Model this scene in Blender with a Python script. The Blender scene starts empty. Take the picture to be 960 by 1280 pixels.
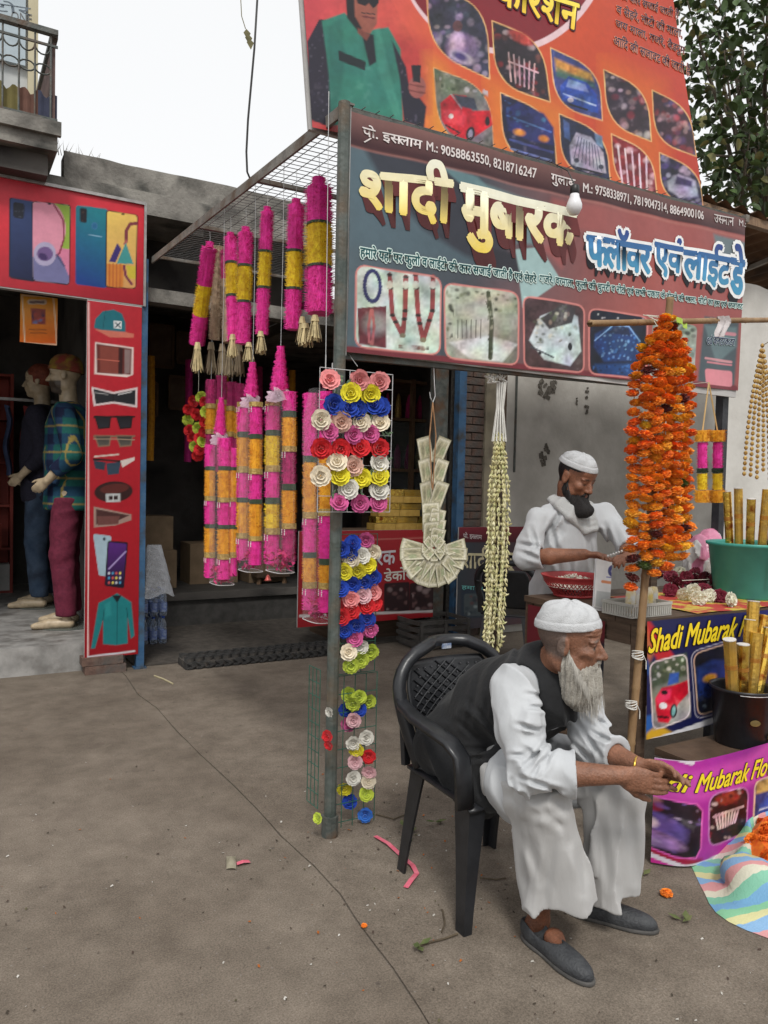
import bpy, bmesh, math, random
import numpy as np
from mathutils import Vector, Matrix

# ---------------------------------------------------------------- camera
SC = bpy.context.scene
COL = SC.collection
F, CX, CY = 960.0, 480.0, 640.0          # focal length and centre, in units of a 960 x 1280 picture
CAM_POS = np.array([-1.4326, -2.8811, 1.5])
_a, _p, _r = math.radians(30.0), math.radians(2.09), math.radians(1.3)
FW = np.array([math.sin(_a)*math.cos(_p), math.cos(_a)*math.cos(_p), -math.sin(_p)])
_r0 = np.array([math.cos(_a), -math.sin(_a), 0.0])
_u0 = np.cross(_r0, FW)
RT = _r0*math.cos(_r) + _u0*math.sin(_r)
UP = _u0*math.cos(_r) - _r0*math.sin(_r)
cam_d = bpy.data.cameras.new('camera'); cam = bpy.data.objects.new('camera', cam_d); COL.objects.link(cam)
cam.matrix_world = Matrix(((RT[0], UP[0], -FW[0], CAM_POS[0]), (RT[1], UP[1], -FW[1], CAM_POS[1]),
                           (RT[2], UP[2], -FW[2], CAM_POS[2]), (0, 0, 0, 1)))
cam_d.sensor_fit = 'VERTICAL'; cam_d.sensor_height = 36.0; cam_d.lens = 27.0
cam_d.clip_start = 0.05; cam_d.clip_end = 500
SC.camera = cam
# ---------------------------------------------------------------- world, sun, exposure
world = bpy.data.worlds.new('World'); SC.world = world; world.use_nodes = True
_n = world.node_tree.nodes; _l = world.node_tree.links
_sky = _n.new('ShaderNodeTexSky'); _sky.sky_type = 'NISHITA'; _sky.sun_disc = False
SUN_EL, SUN_AZ = math.radians(52), math.radians(205)      # azimuth measured clockwise from +Y
_sky.sun_elevation = SUN_EL; _sky.sun_rotation = SUN_AZ; _sky.dust_density = 4.0; _sky.air_density = 1.0
_hs = _n.new('ShaderNodeHueSaturation'); _hs.inputs['Saturation'].default_value = 0.10     # thick white overcast
_mx = _n.new('ShaderNodeMix'); _mx.data_type = 'RGBA'; _mx.inputs[0].default_value = 0.72
_mx.inputs[7].default_value = (9.6, 9.7, 9.8, 1)
_l.new(_sky.outputs[0], _hs.inputs['Color']); _l.new(_hs.outputs[0], _mx.inputs[6])
_bg = _n['Background']; _l.new(_mx.outputs[2], _bg.inputs[0]); _bg.inputs[1].default_value = 0.097
sun_d = bpy.data.lights.new('sun', 'SUN'); sun_d.energy = 1.5; sun_d.angle = math.radians(12); sun_d.color = (1, .965, .91)
sun = bpy.data.objects.new('sun', sun_d); COL.objects.link(sun)
_sd = Vector((math.sin(SUN_AZ)*math.cos(SUN_EL), math.cos(SUN_AZ)*math.cos(SUN_EL), math.sin(SUN_EL)))
sun.rotation_euler = _sd.to_track_quat('Z', 'Y').to_euler(); sun.location = _sd*20
SC.view_settings.view_transform = 'Standard'; SC.view_settings.look = 'None'
SC.view_settings.exposure = 0.36; SC.view_settings.gamma = 1.0; SC.view_settings.use_curve_mapping = False
SC.cycles.use_denoising = True
SC.cycles.max_bounces = 6; SC.cycles.transparent_max_bounces = 12; SC.cycles.transmission_bounces = 4
SC.cycles.caustics_reflective = False; SC.cycles.caustics_refractive = False

# ---------------------------------------------------------------- photograph-measured points
def ray(x, y): return FW + RT*((x-CX)/F) - UP*((y-CY)/F)
def pz(x, y, z=0.0): d = ray(x, y); return Vector(CAM_POS + d*((z-CAM_POS[2])/d[2]))
def pY(x, y, Y=0.0): d = ray(x, y); return Vector(CAM_POS + d*((Y-CAM_POS[1])/d[1]))
def pX(x, y, X=0.0): d = ray(x, y); return Vector(CAM_POS + d*((X-CAM_POS[0])/d[0]))
def pd(x, y, D): return Vector(CAM_POS + ray(x, y)*D)
def proj(P):
    P = np.asarray(P, dtype=float).reshape(-1, 3) - CAM_POS
    D = P @ FW
    return CX + F*(P @ RT)/D, CY - F*(P @ UP)/D, D

def s2l(c):
    """0-255 display colour -> linear"""
    return tuple(((v/255)/12.92 if v/255 <= .04045 else ((v/255+.055)/1.055)**2.4) for v in c[:3])

rng = random.Random(7)
nrg = np.random.default_rng(11)

# ---------------------------------------------------------------- materials
MATS = {}
def mat(name, c, c2=None, scale=12.0, rough=.75, bump=.0, bscale=60.0, metal=0.0, spec=.35, detail=5.0,
        coords='Object', stretch=(1, 1, 1), sheen=0.0, trans=0.0, sss=0.0, lo=.35, hi=.65, alpha=1.0, c3=None, s3=2.0, coat=0.0):
    if name in MATS: return MATS[name]
    m = bpy.data.materials.new(name); m.use_nodes = True
    n, l = m.node_tree.nodes, m.node_tree.links
    b = n['Principled BSDF']
    b.inputs['Roughness'].default_value = rough; b.inputs['Metallic'].default_value = metal
    b.inputs['Specular IOR Level'].default_value = spec
    if sheen: b.inputs['Sheen Weight'].default_value = sheen
    if coat: b.inputs['Coat Weight'].default_value = coat
    if trans: b.inputs['Transmission Weight'].default_value = trans
    if sss:
        b.inputs['Subsurface Weight'].default_value = sss; b.inputs['Subsurface Radius'].default_value = (.012, .005, .003)
    b.inputs['Alpha'].default_value = alpha
    tc = n.new('ShaderNodeTexCoord'); mp = n.new('ShaderNodeMapping'); mp.inputs['Scale'].default_value = stretch
    l.new(tc.outputs[coords], mp.inputs[0])
    if c2 is None:
        b.inputs['Base Color'].default_value = (*c, 1)
    else:
        nz = n.new('ShaderNodeTexNoise'); nz.inputs['Scale'].default_value = scale; nz.inputs['Detail'].default_value = detail
        nz.inputs['Roughness'].default_value = .6
        l.new(mp.outputs[0], nz.inputs['Vector'])
        r = n.new('ShaderNodeValToRGB'); r.color_ramp.elements[0].position = lo; r.color_ramp.elements[1].position = hi
        r.color_ramp.elements[0].color = (*c, 1); r.color_ramp.elements[1].color = (*c2, 1)
        l.new(nz.outputs[0], r.inputs[0]); out = r.outputs[0]
        if c3 is not None:
            nz3 = n.new('ShaderNodeTexNoise'); nz3.inputs['Scale'].default_value = s3; nz3.inputs['Detail'].default_value = 6
            l.new(mp.outputs[0], nz3.inputs['Vector'])
            r3 = n.new('ShaderNodeValToRGB'); r3.color_ramp.elements[0].position = .48; r3.color_ramp.elements[1].position = .68
            l.new(nz3.outputs[0], r3.inputs[0])
            mx = n.new('ShaderNodeMix'); mx.data_type = 'RGBA'; mx.inputs[7].default_value = (*c3, 1)
            l.new(r3.outputs[0], mx.inputs[0]); l.new(out, mx.inputs[6]); out = mx.outputs[2]
        l.new(out, b.inputs['Base Color'])
    if bump:
        nb = n.new('ShaderNodeTexNoise'); nb.inputs['Scale'].default_value = bscale; nb.inputs['Detail'].default_value = 6
        l.new(mp.outputs[0], nb.inputs['Vector'])
        bp = n.new('ShaderNodeBump'); bp.inputs['Strength'].default_value = bump; bp.inputs['Distance'].default_value = .01
        l.new(nb.outputs[0], bp.inputs['Height']); l.new(bp.outputs[0], b.inputs['Normal'])
    MATS[name] = m
    return m

def vcmat(name, rough=.6, spec=.3, noise=.15, nscale=40.0, bump=0.0, bscale=150.0, sheen=0.0, sss=0.0, stretch=(1, 1, 1), coat=0.0):
    """material whose colour comes from the mesh's own colour attribute, with a little procedural grain"""
    if name in MATS: return MATS[name]
    m = bpy.data.materials.new(name); m.use_nodes = True
    n, l = m.node_tree.nodes, m.node_tree.links; b = n['Principled BSDF']
    b.inputs['Roughness'].default_value = rough; b.inputs['Specular IOR Level'].default_value = spec
    if sheen: b.inputs['Sheen Weight'].default_value = sheen
    if coat: b.inputs['Coat Weight'].default_value = coat; b.inputs['Coat Roughness'].default_value = .2
    if sss:
        b.inputs['Subsurface Weight'].default_value = sss; b.inputs['Subsurface Radius'].default_value = (.012, .005, .003)
    at = n.new('ShaderNodeAttribute'); at.attribute_name = 'Col'
    tc = n.new('ShaderNodeTexCoord'); mp = n.new('ShaderNodeMapping'); mp.inputs['Scale'].default_value = stretch
    l.new(tc.outputs['Object'], mp.inputs[0])
    nz = n.new('ShaderNodeTexNoise'); nz.inputs['Scale'].default_value = nscale; nz.inputs['Detail'].default_value = 5
    l.new(mp.outputs[0], nz.inputs['Vector'])
    mr = n.new('ShaderNodeMapRange'); mr.inputs[1].default_value = .3; mr.inputs[2].default_value = .7
    mr.inputs[3].default_value = 1-noise; mr.inputs[4].default_value = 1+noise
    l.new(nz.outputs[0], mr.inputs[0])
    mu = n.new('ShaderNodeVectorMath'); mu.operation = 'SCALE'
    l.new(at.outputs['Color'], mu.inputs[0]); l.new(mr.outputs[0], mu.inputs['Scale']); l.new(mu.outputs[0], b.inputs['Base Color'])
    if bump:
        nb = n.new('ShaderNodeTexNoise'); nb.inputs['Scale'].default_value = bscale; nb.inputs['Detail'].default_value = 5
        l.new(mp.outputs[0], nb.inputs['Vector'])
        bp = n.new('ShaderNodeBump'); bp.inputs['Strength'].default_value = bump; bp.inputs['Distance'].default_value = .006
        l.new(nb.outputs[0], bp.inputs['Height']); l.new(bp.outputs[0], b.inputs['Normal'])
    MATS[name] = m
    return m

def ocmat(name, rough=.7, var=.25, sheen=0.0, trans=0.0):
    """material tinted by each object's own colour (one mesh shared by many flowers)"""
    if name in MATS: return MATS[name]
    m = bpy.data.materials.new(name); m.use_nodes = True
    n, l = m.node_tree.nodes, m.node_tree.links; b = n['Principled BSDF']
    b.inputs['Roughness'].default_value = rough; b.inputs['Specular IOR Level'].default_value = .25
    if sheen: b.inputs['Sheen Weight'].default_value = sheen
    oi = n.new('ShaderNodeObjectInfo'); tc = n.new('ShaderNodeTexCoord')
    nz = n.new('ShaderNodeTexNoise'); nz.inputs['Scale'].default_value = 55; nz.inputs['Detail'].default_value = 3
    l.new(tc.outputs['Object'], nz.inputs['Vector'])
    mr = n.new('ShaderNodeMapRange'); mr.inputs[1].default_value = .3; mr.inputs[2].default_value = .7
    mr.inputs[3].default_value = 1-var; mr.inputs[4].default_value = 1+var; l.new(nz.outputs[0], mr.inputs[0])
    mu = n.new('ShaderNodeVectorMath'); mu.operation = 'SCALE'
    l.new(oi.outputs['Color'], mu.inputs[0]); l.new(mr.outputs[0], mu.inputs['Scale']); l.new(mu.outputs[0], b.inputs['Base Color'])
    MATS[name] = m
    return m

def plastic_film(name, tint=(.9, .9, .92), haze=.28, rough=.22):
    if name in MATS: return MATS[name]
    m = bpy.data.materials.new(name); m.use_nodes = True
    n, l = m.node_tree.nodes, m.node_tree.links
    for x in list(n):
        if x.type != 'OUTPUT_MATERIAL': n.remove(x)
    out = [x for x in n if x.type == 'OUTPUT_MATERIAL'][0]
    t = n.new('ShaderNodeBsdfTransparent'); t.inputs[0].default_value = (*tint, 1)
    g = n.new('ShaderNodeBsdfPrincipled'); g.inputs['Base Color'].default_value = (*tint, 1); g.inputs['Roughness'].default_value = rough
    g.inputs['Specular IOR Level'].default_value = .7
    lw = n.new('ShaderNodeLayerWeight'); lw.inputs[0].default_value = .35
    tc = n.new('ShaderNodeTexCoord'); nz = n.new('ShaderNodeTexNoise'); nz.inputs['Scale'].default_value = 16; nz.inputs['Detail'].default_value = 4
    l.new(tc.outputs['Object'], nz.inputs['Vector'])
    bp = n.new('ShaderNodeBump'); bp.inputs['Strength'].default_value = .9; bp.inputs['Distance'].default_value = .02
    l.new(nz.outputs[0], bp.inputs['Height']); l.new(bp.outputs[0], g.inputs['Normal']); l.new(bp.outputs[0], lw.inputs['Normal'])
    mr = n.new('ShaderNodeMapRange'); mr.inputs[3].default_value = haze*.35; mr.inputs[4].default_value = min(1, haze*2.4)
    l.new(lw.outputs['Facing'], mr.inputs[0])
    mx = n.new('ShaderNodeMixShader'); l.new(mr.outputs[0], mx.inputs[0]); l.new(t.outputs[0], mx.inputs[1]); l.new(g.outputs[0], mx.inputs[2])
    l.new(mx.outputs[0], out.inputs[0])
    MATS[name] = m
    return m

# ---------------------------------------------------------------- objects
ORG = {}
def thing(name, label, cat, loc=(0, 0, 0), group=None):
    o = bpy.data.objects.new(name, None); COL.objects.link(o); o.location = loc; o.empty_display_size = .05
    o['label'] = label; o['category'] = cat
    if group: o['group'] = group
    ORG[o.name] = Vector(loc)
    return o
def tag(o, label, cat, group=None):
    o['label'] = label; o['category'] = cat
    if group: o['group'] = group
    return o
def link(name, me, parent=None, loc=None, rot=None, scale=None, color=None):
    """place a mesh whose vertices are local; loc is a world point"""
    o = bpy.data.objects.new(name, me); COL.objects.link(o)
    org = Vector((0, 0, 0))
    if parent is not None:
        o.parent = parent; org = ORG[parent.name]
    L = Vector(loc) if loc is not None else Vector((0, 0, 0))
    o.location = L - org
    if rot is not None: o.rotation_euler = rot
    if scale is not None: o.scale = scale if hasattr(scale, '__len__') else (scale,)*3
    if color is not None: o.color = (*color, 1)
    ORG[o.name] = L
    return o

class MB:
    """collects shapes given in world coordinates and links them as one mesh object"""
    def __init__(s): s.v = []; s.f = []; s.c = []; s.mi = []; s.cur = None
    def _add(s, vs, fs, c=None):
        b = len(s.v); s.v.extend([tuple(v) for v in vs]); s.f.extend([tuple(i+b for i in f) for f in fs])
        c = c if c is not None else s.cur
        if c is not None: s.c.extend([c]*len(vs))
        return b
    def box(s, lo, hi, c=None):
        x0, y0, z0 = lo; x1, y1, z1 = hi
        s._add([(x0,y0,z0),(x1,y0,z0),(x1,y1,z0),(x0,y1,z0),(x0,y0,z1),(x1,y0,z1),(x1,y1,z1),(x0,y1,z1)],
               [(0,3,2,1),(4,5,6,7),(0,1,5,4),(1,2,6,5),(2,3,7,6),(3,0,4,7)], c); return s
    def obox(s, cen, half, rot=None, c=None):
        R = rot if rot is not None else Matrix.Identity(3)
        cen = Vector(cen); vs = []
        for sz in (-1, 1):
            for sx, sy in ((-1,-1),(1,-1),(1,1),(-1,1)):
                vs.append(cen + R @ Vector((sx*half[0], sy*half[1], sz*half[2])))
        s._add(vs, [(0,3,2,1),(4,5,6,7),(0,1,5,4),(1,2,6,5),(2,3,7,6),(3,0,4,7)], c); return s
    def bar(s, a, b, w, h=None, up=(0,0,1), c=None):
        """rectangular bar from a to b"""
        a, b = Vector(a), Vector(b); d = (b-a).normalized(); h = h or w
        u = Vector(up); u = (u - d*u.dot(d))
        if u.length < 1e-4: u = Vector((1,0,0)) - d*d.x
        u.normalize(); r = d.cross(u)
        vs = [p + r*sx*w/2 + u*sy*h/2 for p in (a, b) for sx, sy in ((-1,-1),(1,-1),(1,1),(-1,1))]
        s._add(vs, [(0,3,2,1),(4,5,6,7),(0,1,5,4),(1,2,6,5),(2,3,7,6),(3,0,4,7)], c); return s
    def tube(s, pts, r, n=8, cap=True, c=None, flat=None):
        pts = [Vector(p) for p in pts]; rs = r if hasattr(r, '__len__') else [r]*len(pts)
        prev = None; vs = []
        for i, p in enumerate(pts):
            d = (pts[min(i+1, len(pts)-1)] - pts[max(i-1, 0)])
            d = d.normalized() if d.length > 1e-9 else Vector((0,0,1))
            u = prev if prev is not None else (Vector((0,0,1)) if abs(d.z) < .9 else Vector((1,0,0)))
            u = (u - d*u.dot(d)).normalized(); prev = u; w = d.cross(u)
            for k in range(n):
                a = 2*math.pi*k/n
                vs.append(p + u*math.cos(a)*rs[i] + w*math.sin(a)*rs[i]*(flat or 1))
        fs = []
        for i in range(len(pts)-1):
            for k in range(n):
                fs.append((i*n+k, i*n+(k+1)%n, (i+1)*n+(k+1)%n, (i+1)*n+k))
        if cap: fs += [tuple(range(n-1, -1, -1)), tuple(range((len(pts)-1)*n, len(pts)*n))]
        s._add(vs, fs, c); return s
    def lathe(s, prof, cen=(0,0,0), n=20, c=None, sx=1, sy=1, cap=True):
        cen = Vector(cen); vs = []; fs = []
        for r, z in prof:
            for k in range(n):
                a = 2*math.pi*k/n; vs.append(cen + Vector((r*sx*math.cos(a), r*sy*math.sin(a), z)))
        for i in range(len(prof)-1):
            for k in range(n): fs.append((i*n+k, i*n+(k+1)%n, (i+1)*n+(k+1)%n, (i+1)*n+k))
        if cap: fs += [tuple(range(n-1, -1, -1)), tuple(range((len(prof)-1)*n, len(prof)*n))]
        s._add(vs, fs, c); return s
    def poly(s, pts, c=None): s._add(pts, [tuple(range(len(pts)))], c); return s
    def prism(s, pts, off, c=None):
        """polygon pts extruded by vector off"""
        n = len(pts); off = Vector(off); pts = [Vector(p) for p in pts]
        s._add(pts + [p+off for p in pts], [tuple(range(n-1,-1,-1)), tuple(range(n, 2*n))] + [(i, (i+1)%n, n+(i+1)%n, n+i) for i in range(n)], c); return s
    def grid(s, fn, nu, nv, c=None):
        """fn(u,v) -> point, colours optional via c(u,v)"""
        vs = [fn(i/nu, j/nv) for j in range(nv+1) for i in range(nu+1)]
        fs = [(j*(nu+1)+i, j*(nu+1)+i+1, (j+1)*(nu+1)+i+1, (j+1)*(nu+1)+i) for j in range(nv) for i in range(nu)]
        b = len(s.v); s.v.extend([tuple(v) for v in vs]); s.f.extend([tuple(i+b for i in f) for f in fs])
        if callable(c): s.c.extend([c(i/nu, j/nv) for j in range(nv+1) for i in range(nu+1)])
        elif c is not None: s.c.extend([c]*len(vs))
        elif s.cur is not None: s.c.extend([s.cur]*len(vs))
        return s
    def mesh(s, name, m=None, smooth=False, org=(0,0,0)):
        me = bpy.data.meshes.new(name); o = Vector(org)
        me.from_pydata([(v[0]-o.x, v[1]-o.y, v[2]-o.z) for v in s.v], [], s.f)
        if s.c and len(s.c) == len(s.v):
            at = me.color_attributes.new('Col', 'FLOAT_COLOR', 'POINT')
            a = np.ones((len(s.v), 4), dtype=np.float32); a[:, :3] = np.array([c[:3] for c in s.c]); at.data.foreach_set('color', a.ravel())
        if m: me.materials.append(m)
        if smooth: me.polygons.foreach_set('use_smooth', [True]*len(me.polygons))
        me.update(); return me
    def build(s, name, m=None, parent=None, smooth=False, origin=None):
        org = ORG[parent.name] if parent is not None else (Vector(origin) if origin is not None else Vector((0,0,0)))
        o = bpy.data.objects.new(name, s.mesh(name, m, smooth, org)); COL.objects.link(o)
        if parent is not None: o.parent = parent
        else: o.location = org
        ORG[o.name] = org
        return o

def base_of(mb):
    a = np.array(mb.v); return Vector(((a[:,0].min()+a[:,0].max())/2, (a[:,1].min()+a[:,1].max())/2, a[:,2].min()))
def solo(mb, name, m, label, cat, group=None, smooth=False):
    """a thing that is one mesh, origin at its base"""
    return tag(mb.build(name, m, None, smooth, base_of(mb)), label, cat, group)
def struct(mb, name, m, smooth=False):
    o = mb.build(name, m, None, smooth); o['kind'] = 'structure'; return o
def np_mesh(name, V, Fq, m=None, colors=None, smooth=True, org=(0,0,0)):
    me = bpy.data.meshes.new(name); V = np.asarray(V, dtype=np.float32) - np.array(tuple(org), dtype=np.float32)
    Fq = np.asarray(Fq, dtype=np.int32); k = Fq.shape[1]
    me.vertices.add(len(V)); me.vertices.foreach_set('co', V.ravel())
    me.loops.add(Fq.size); me.loops.foreach_set('vertex_index', Fq.ravel())
    me.polygons.add(len(Fq)); me.polygons.foreach_set('loop_start', np.arange(0, Fq.size, k, dtype=np.int32))
    me.polygons.foreach_set('loop_total', np.full(len(Fq), k, dtype=np.int32))
    if colors is not None:
        at = me.color_attributes.new('Col', 'FLOAT_COLOR', 'POINT')
        a = np.ones((len(V), 4), dtype=np.float32); a[:, :3] = colors; at.data.foreach_set('color', a.ravel())
    if m: me.materials.append(m)
    if smooth: me.polygons.foreach_set('use_smooth', np.ones(len(Fq), dtype=bool))
    me.update(calc_edges=True); me.validate(); return me

# ---------------------------------------------------------------- value noise and signed distance surfaces
_perm = nrg.random((32, 32, 32)).astype(np.float32)
def vnoise(P, freq=1.0, seed=0.0):
    q = np.asarray(P, dtype=np.float32)*freq + seed*7.31
    i = np.floor(q).astype(int); f = q - i; f = f*f*(3-2*f); i &= 31; j = (i+1) & 31
    g = lambda a, b, c: _perm[a, b, c]
    x0, y0, z0 = i[..., 0], i[..., 1], i[..., 2]; x1, y1, z1 = j[..., 0], j[..., 1], j[..., 2]
    fx, fy, fz = f[..., 0], f[..., 1], f[..., 2]
    a = g(x0,y0,z0)*(1-fx)+g(x1,y0,z0)*fx; b = g(x0,y1,z0)*(1-fx)+g(x1,y1,z0)*fx
    c = g(x0,y0,z1)*(1-fx)+g(x1,y0,z1)*fx; d = g(x0,y1,z1)*(1-fx)+g(x1,y1,z1)*fx
    return (a*(1-fy)+b*fy)*(1-fz) + (c*(1-fy)+d*fy)*fz - .5

class Field:
    """signed distance grid with smooth unions, polygonised by surface nets"""
    def __init__(s, lo, hi, h):
        s.lo = np.array(lo, dtype=np.float32); s.h = h
        s.n = np.ceil((np.array(hi)-np.array(lo))/h).astype(int)+1
        s.g = np.full(tuple(s.n), .5, dtype=np.float32)
    def _sub(s, lo, hi):
        a = np.clip(np.floor((np.array(lo)-s.lo)/s.h).astype(int), 0, s.n-1); b = np.clip(np.ceil((np.array(hi)-s.lo)/s.h).astype(int)+1, 1, s.n)
        sl = tuple(slice(i, max(j, i+1)) for i, j in zip(a, b))
        ax = [s.lo[k]+s.h*np.arange(sl[k].start, sl[k].stop, dtype=np.float32) for k in range(3)]
        return sl, np.stack(np.meshgrid(*ax, indexing='ij'), -1)
    @staticmethod
    def smin(a, b, k):
        if k <= 0: return np.minimum(a, b)
        h = np.clip(.5+.5*(b-a)/k, 0, 1); return b*(1-h)+a*h-k*h*(1-h)
    def put(s, lo, hi, fn, k=.01, op='add'):
        sl, P = s._sub(lo, hi); d = fn(P); g = s.g[sl]
        if op == 'add': s.g[sl] = s.smin(g, d, k)
        elif op == 'cut': s.g[sl] = -s.smin(-g, d, k)
        elif op == 'and': s.g[sl] = -s.smin(-g, -d, k)
    def cap(s, a, b, ra, rb=None, k=.01, flat=None, op='add'):
        """tapered capsule; flat=(axis vector, factor) squeezes it along an axis"""
        a, b = np.array(a, dtype=np.float32), np.array(b, dtype=np.float32); rb = ra if rb is None else rb
        m = max(ra, rb)+k+.03; ba = b-a; L2 = max(float(ba @ ba), 1e-9)
        def fn(P):
            pa = P-a; t = np.clip((pa @ ba)/L2, 0, 1); q = pa - t[..., None]*ba
            if flat is not None:
                ax = np.array(flat[0], dtype=np.float32); ax /= np.linalg.norm(ax); w = q @ ax; q = q + (w*(1/flat[1]-1))[..., None]*ax
            return np.linalg.norm(q, axis=-1) - (ra+(rb-ra)*t)
        s.put(np.minimum(a, b)-m*1.3, np.maximum(a, b)+m*1.3, fn, k, op); return s
    def ell(s, c, r, R=None, k=.01, op='add'):
        c = np.array(c, dtype=np.float32); r = np.array(r, dtype=np.float32); m = float(r.max())+k+.03
        Rn = np.eye(3, dtype=np.float32) if R is None else np.array(R, dtype=np.float32)
        def fn(P):
            q = ((P-c) @ Rn)/r; l = np.linalg.norm(q, axis=-1); g = np.linalg.norm(q/r, axis=-1)+1e-9
            return l*(l-1)/g
        s.put(c-m, c+m, fn, k, op); return s
    def chain(s, pts, rs, k=.01, flat=None):
        for i in range(len(pts)-1): s.cap(pts[i], pts[i+1], rs[i], rs[i+1], k, flat)
        return s
    def wrinkle(s, fn):
        ax = [s.lo[k]+s.h*np.arange(s.n[k], dtype=np.float32) for k in range(3)]
        m = np.abs(s.g) < .04
        idx = np.nonzero(m); P = np.stack([ax[k][idx[k]] for k in range(3)], -1)
        s.g[m] += fn(P).astype(np.float32); return s
    def surface(s):
        g = s.g; ins = g < 0; n0, n1, n2 = g.shape
        cnt = np.zeros((n0-1, n1-1, n2-1), dtype=np.int8); acc = np.zeros((n0-1, n1-1, n2-1, 3), dtype=np.float32)
        mask = np.zeros_like(cnt, dtype=bool)
        c = ins[:-1, :-1, :-1].astype(np.int8)
        tot = np.zeros_like(cnt)
        for dx in (0, 1):
            for dy in (0, 1):
                for dz in (0, 1): tot += ins[dx:n0-1+dx, dy:n1-1+dy, dz:n2-1+dz]
        act = np.nonzero((tot > 0) & (tot < 8)); A = np.stack(act, -1)
        pos = np.zeros((len(A), 3), dtype=np.float32); num = np.zeros(len(A), dtype=np.float32)
        E = [((a, b, c0), ax) for ax in range(3) for a, b, c0 in [(0,0,0), (0,0,0), (0,0,0), (0,0,0)]][:0]
        for ax in range(3):
            o1, o2 = [k for k in range(3) if k != ax]
            for i in (0, 1):
                for j in (0, 1):
                    off = np.zeros(3, dtype=int); off[o1] = i; off[o2] = j; of2 = off.copy(); of2[ax] = 1
                    p, q = A+off, A+of2
                    ga, gb = g[p[:,0],p[:,1],p[:,2]], g[q[:,0],q[:,1],q[:,2]]
                    x = (ga < 0) != (gb < 0); t = np.where(x, ga/(ga-gb+1e-12), 0)
                    pt = off[None, :].astype(np.float32).repeat(len(A), 0); pt[:, ax] = t
                    pos += pt*x[:, None]; num += x
        V = s.lo + s.h*(A + pos/np.maximum(num, 1)[:, None])
        idx = np.full((n0-1, n1-1, n2-1), -1, dtype=np.int32); idx[act] = np.arange(len(A))
        quads = []
        for ax in range(3):
            o1, o2 = [(1,2),(2,0),(0,1)][ax]
            sl = [slice(1, -1)]*3; sl[ax] = slice(0, -1); sl2 = [slice(1, -1)]*3; sl2[ax] = slice(1, None)
            a, b = ins[tuple(sl)], ins[tuple(sl2)]
            for flip in (False, True):
                e = np.stack(np.nonzero((a & ~b) if not flip else (~a & b)), -1)
                if not len(e): continue
                base = e.copy(); base += 1; base[:, ax] -= 1
                def at(d1, d2):
                    q = base.copy(); q[:, o1] -= d1; q[:, o2] -= d2; return idx[q[:,0], q[:,1], q[:,2]]
                Q = np.stack([at(1,1), at(0,1), at(0,0), at(1,0)], -1)
                quads.append(Q[:, ::-1] if flip else Q)
        return V, np.concatenate(quads)
# ---------------------------------------------------------------- flat print (posters, banners) and lettering
PRINT_GAIN = 1.0
def pc(c):
    l = s2l(c); return np.minimum(np.array(l)*PRINT_GAIN, .82)

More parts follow.
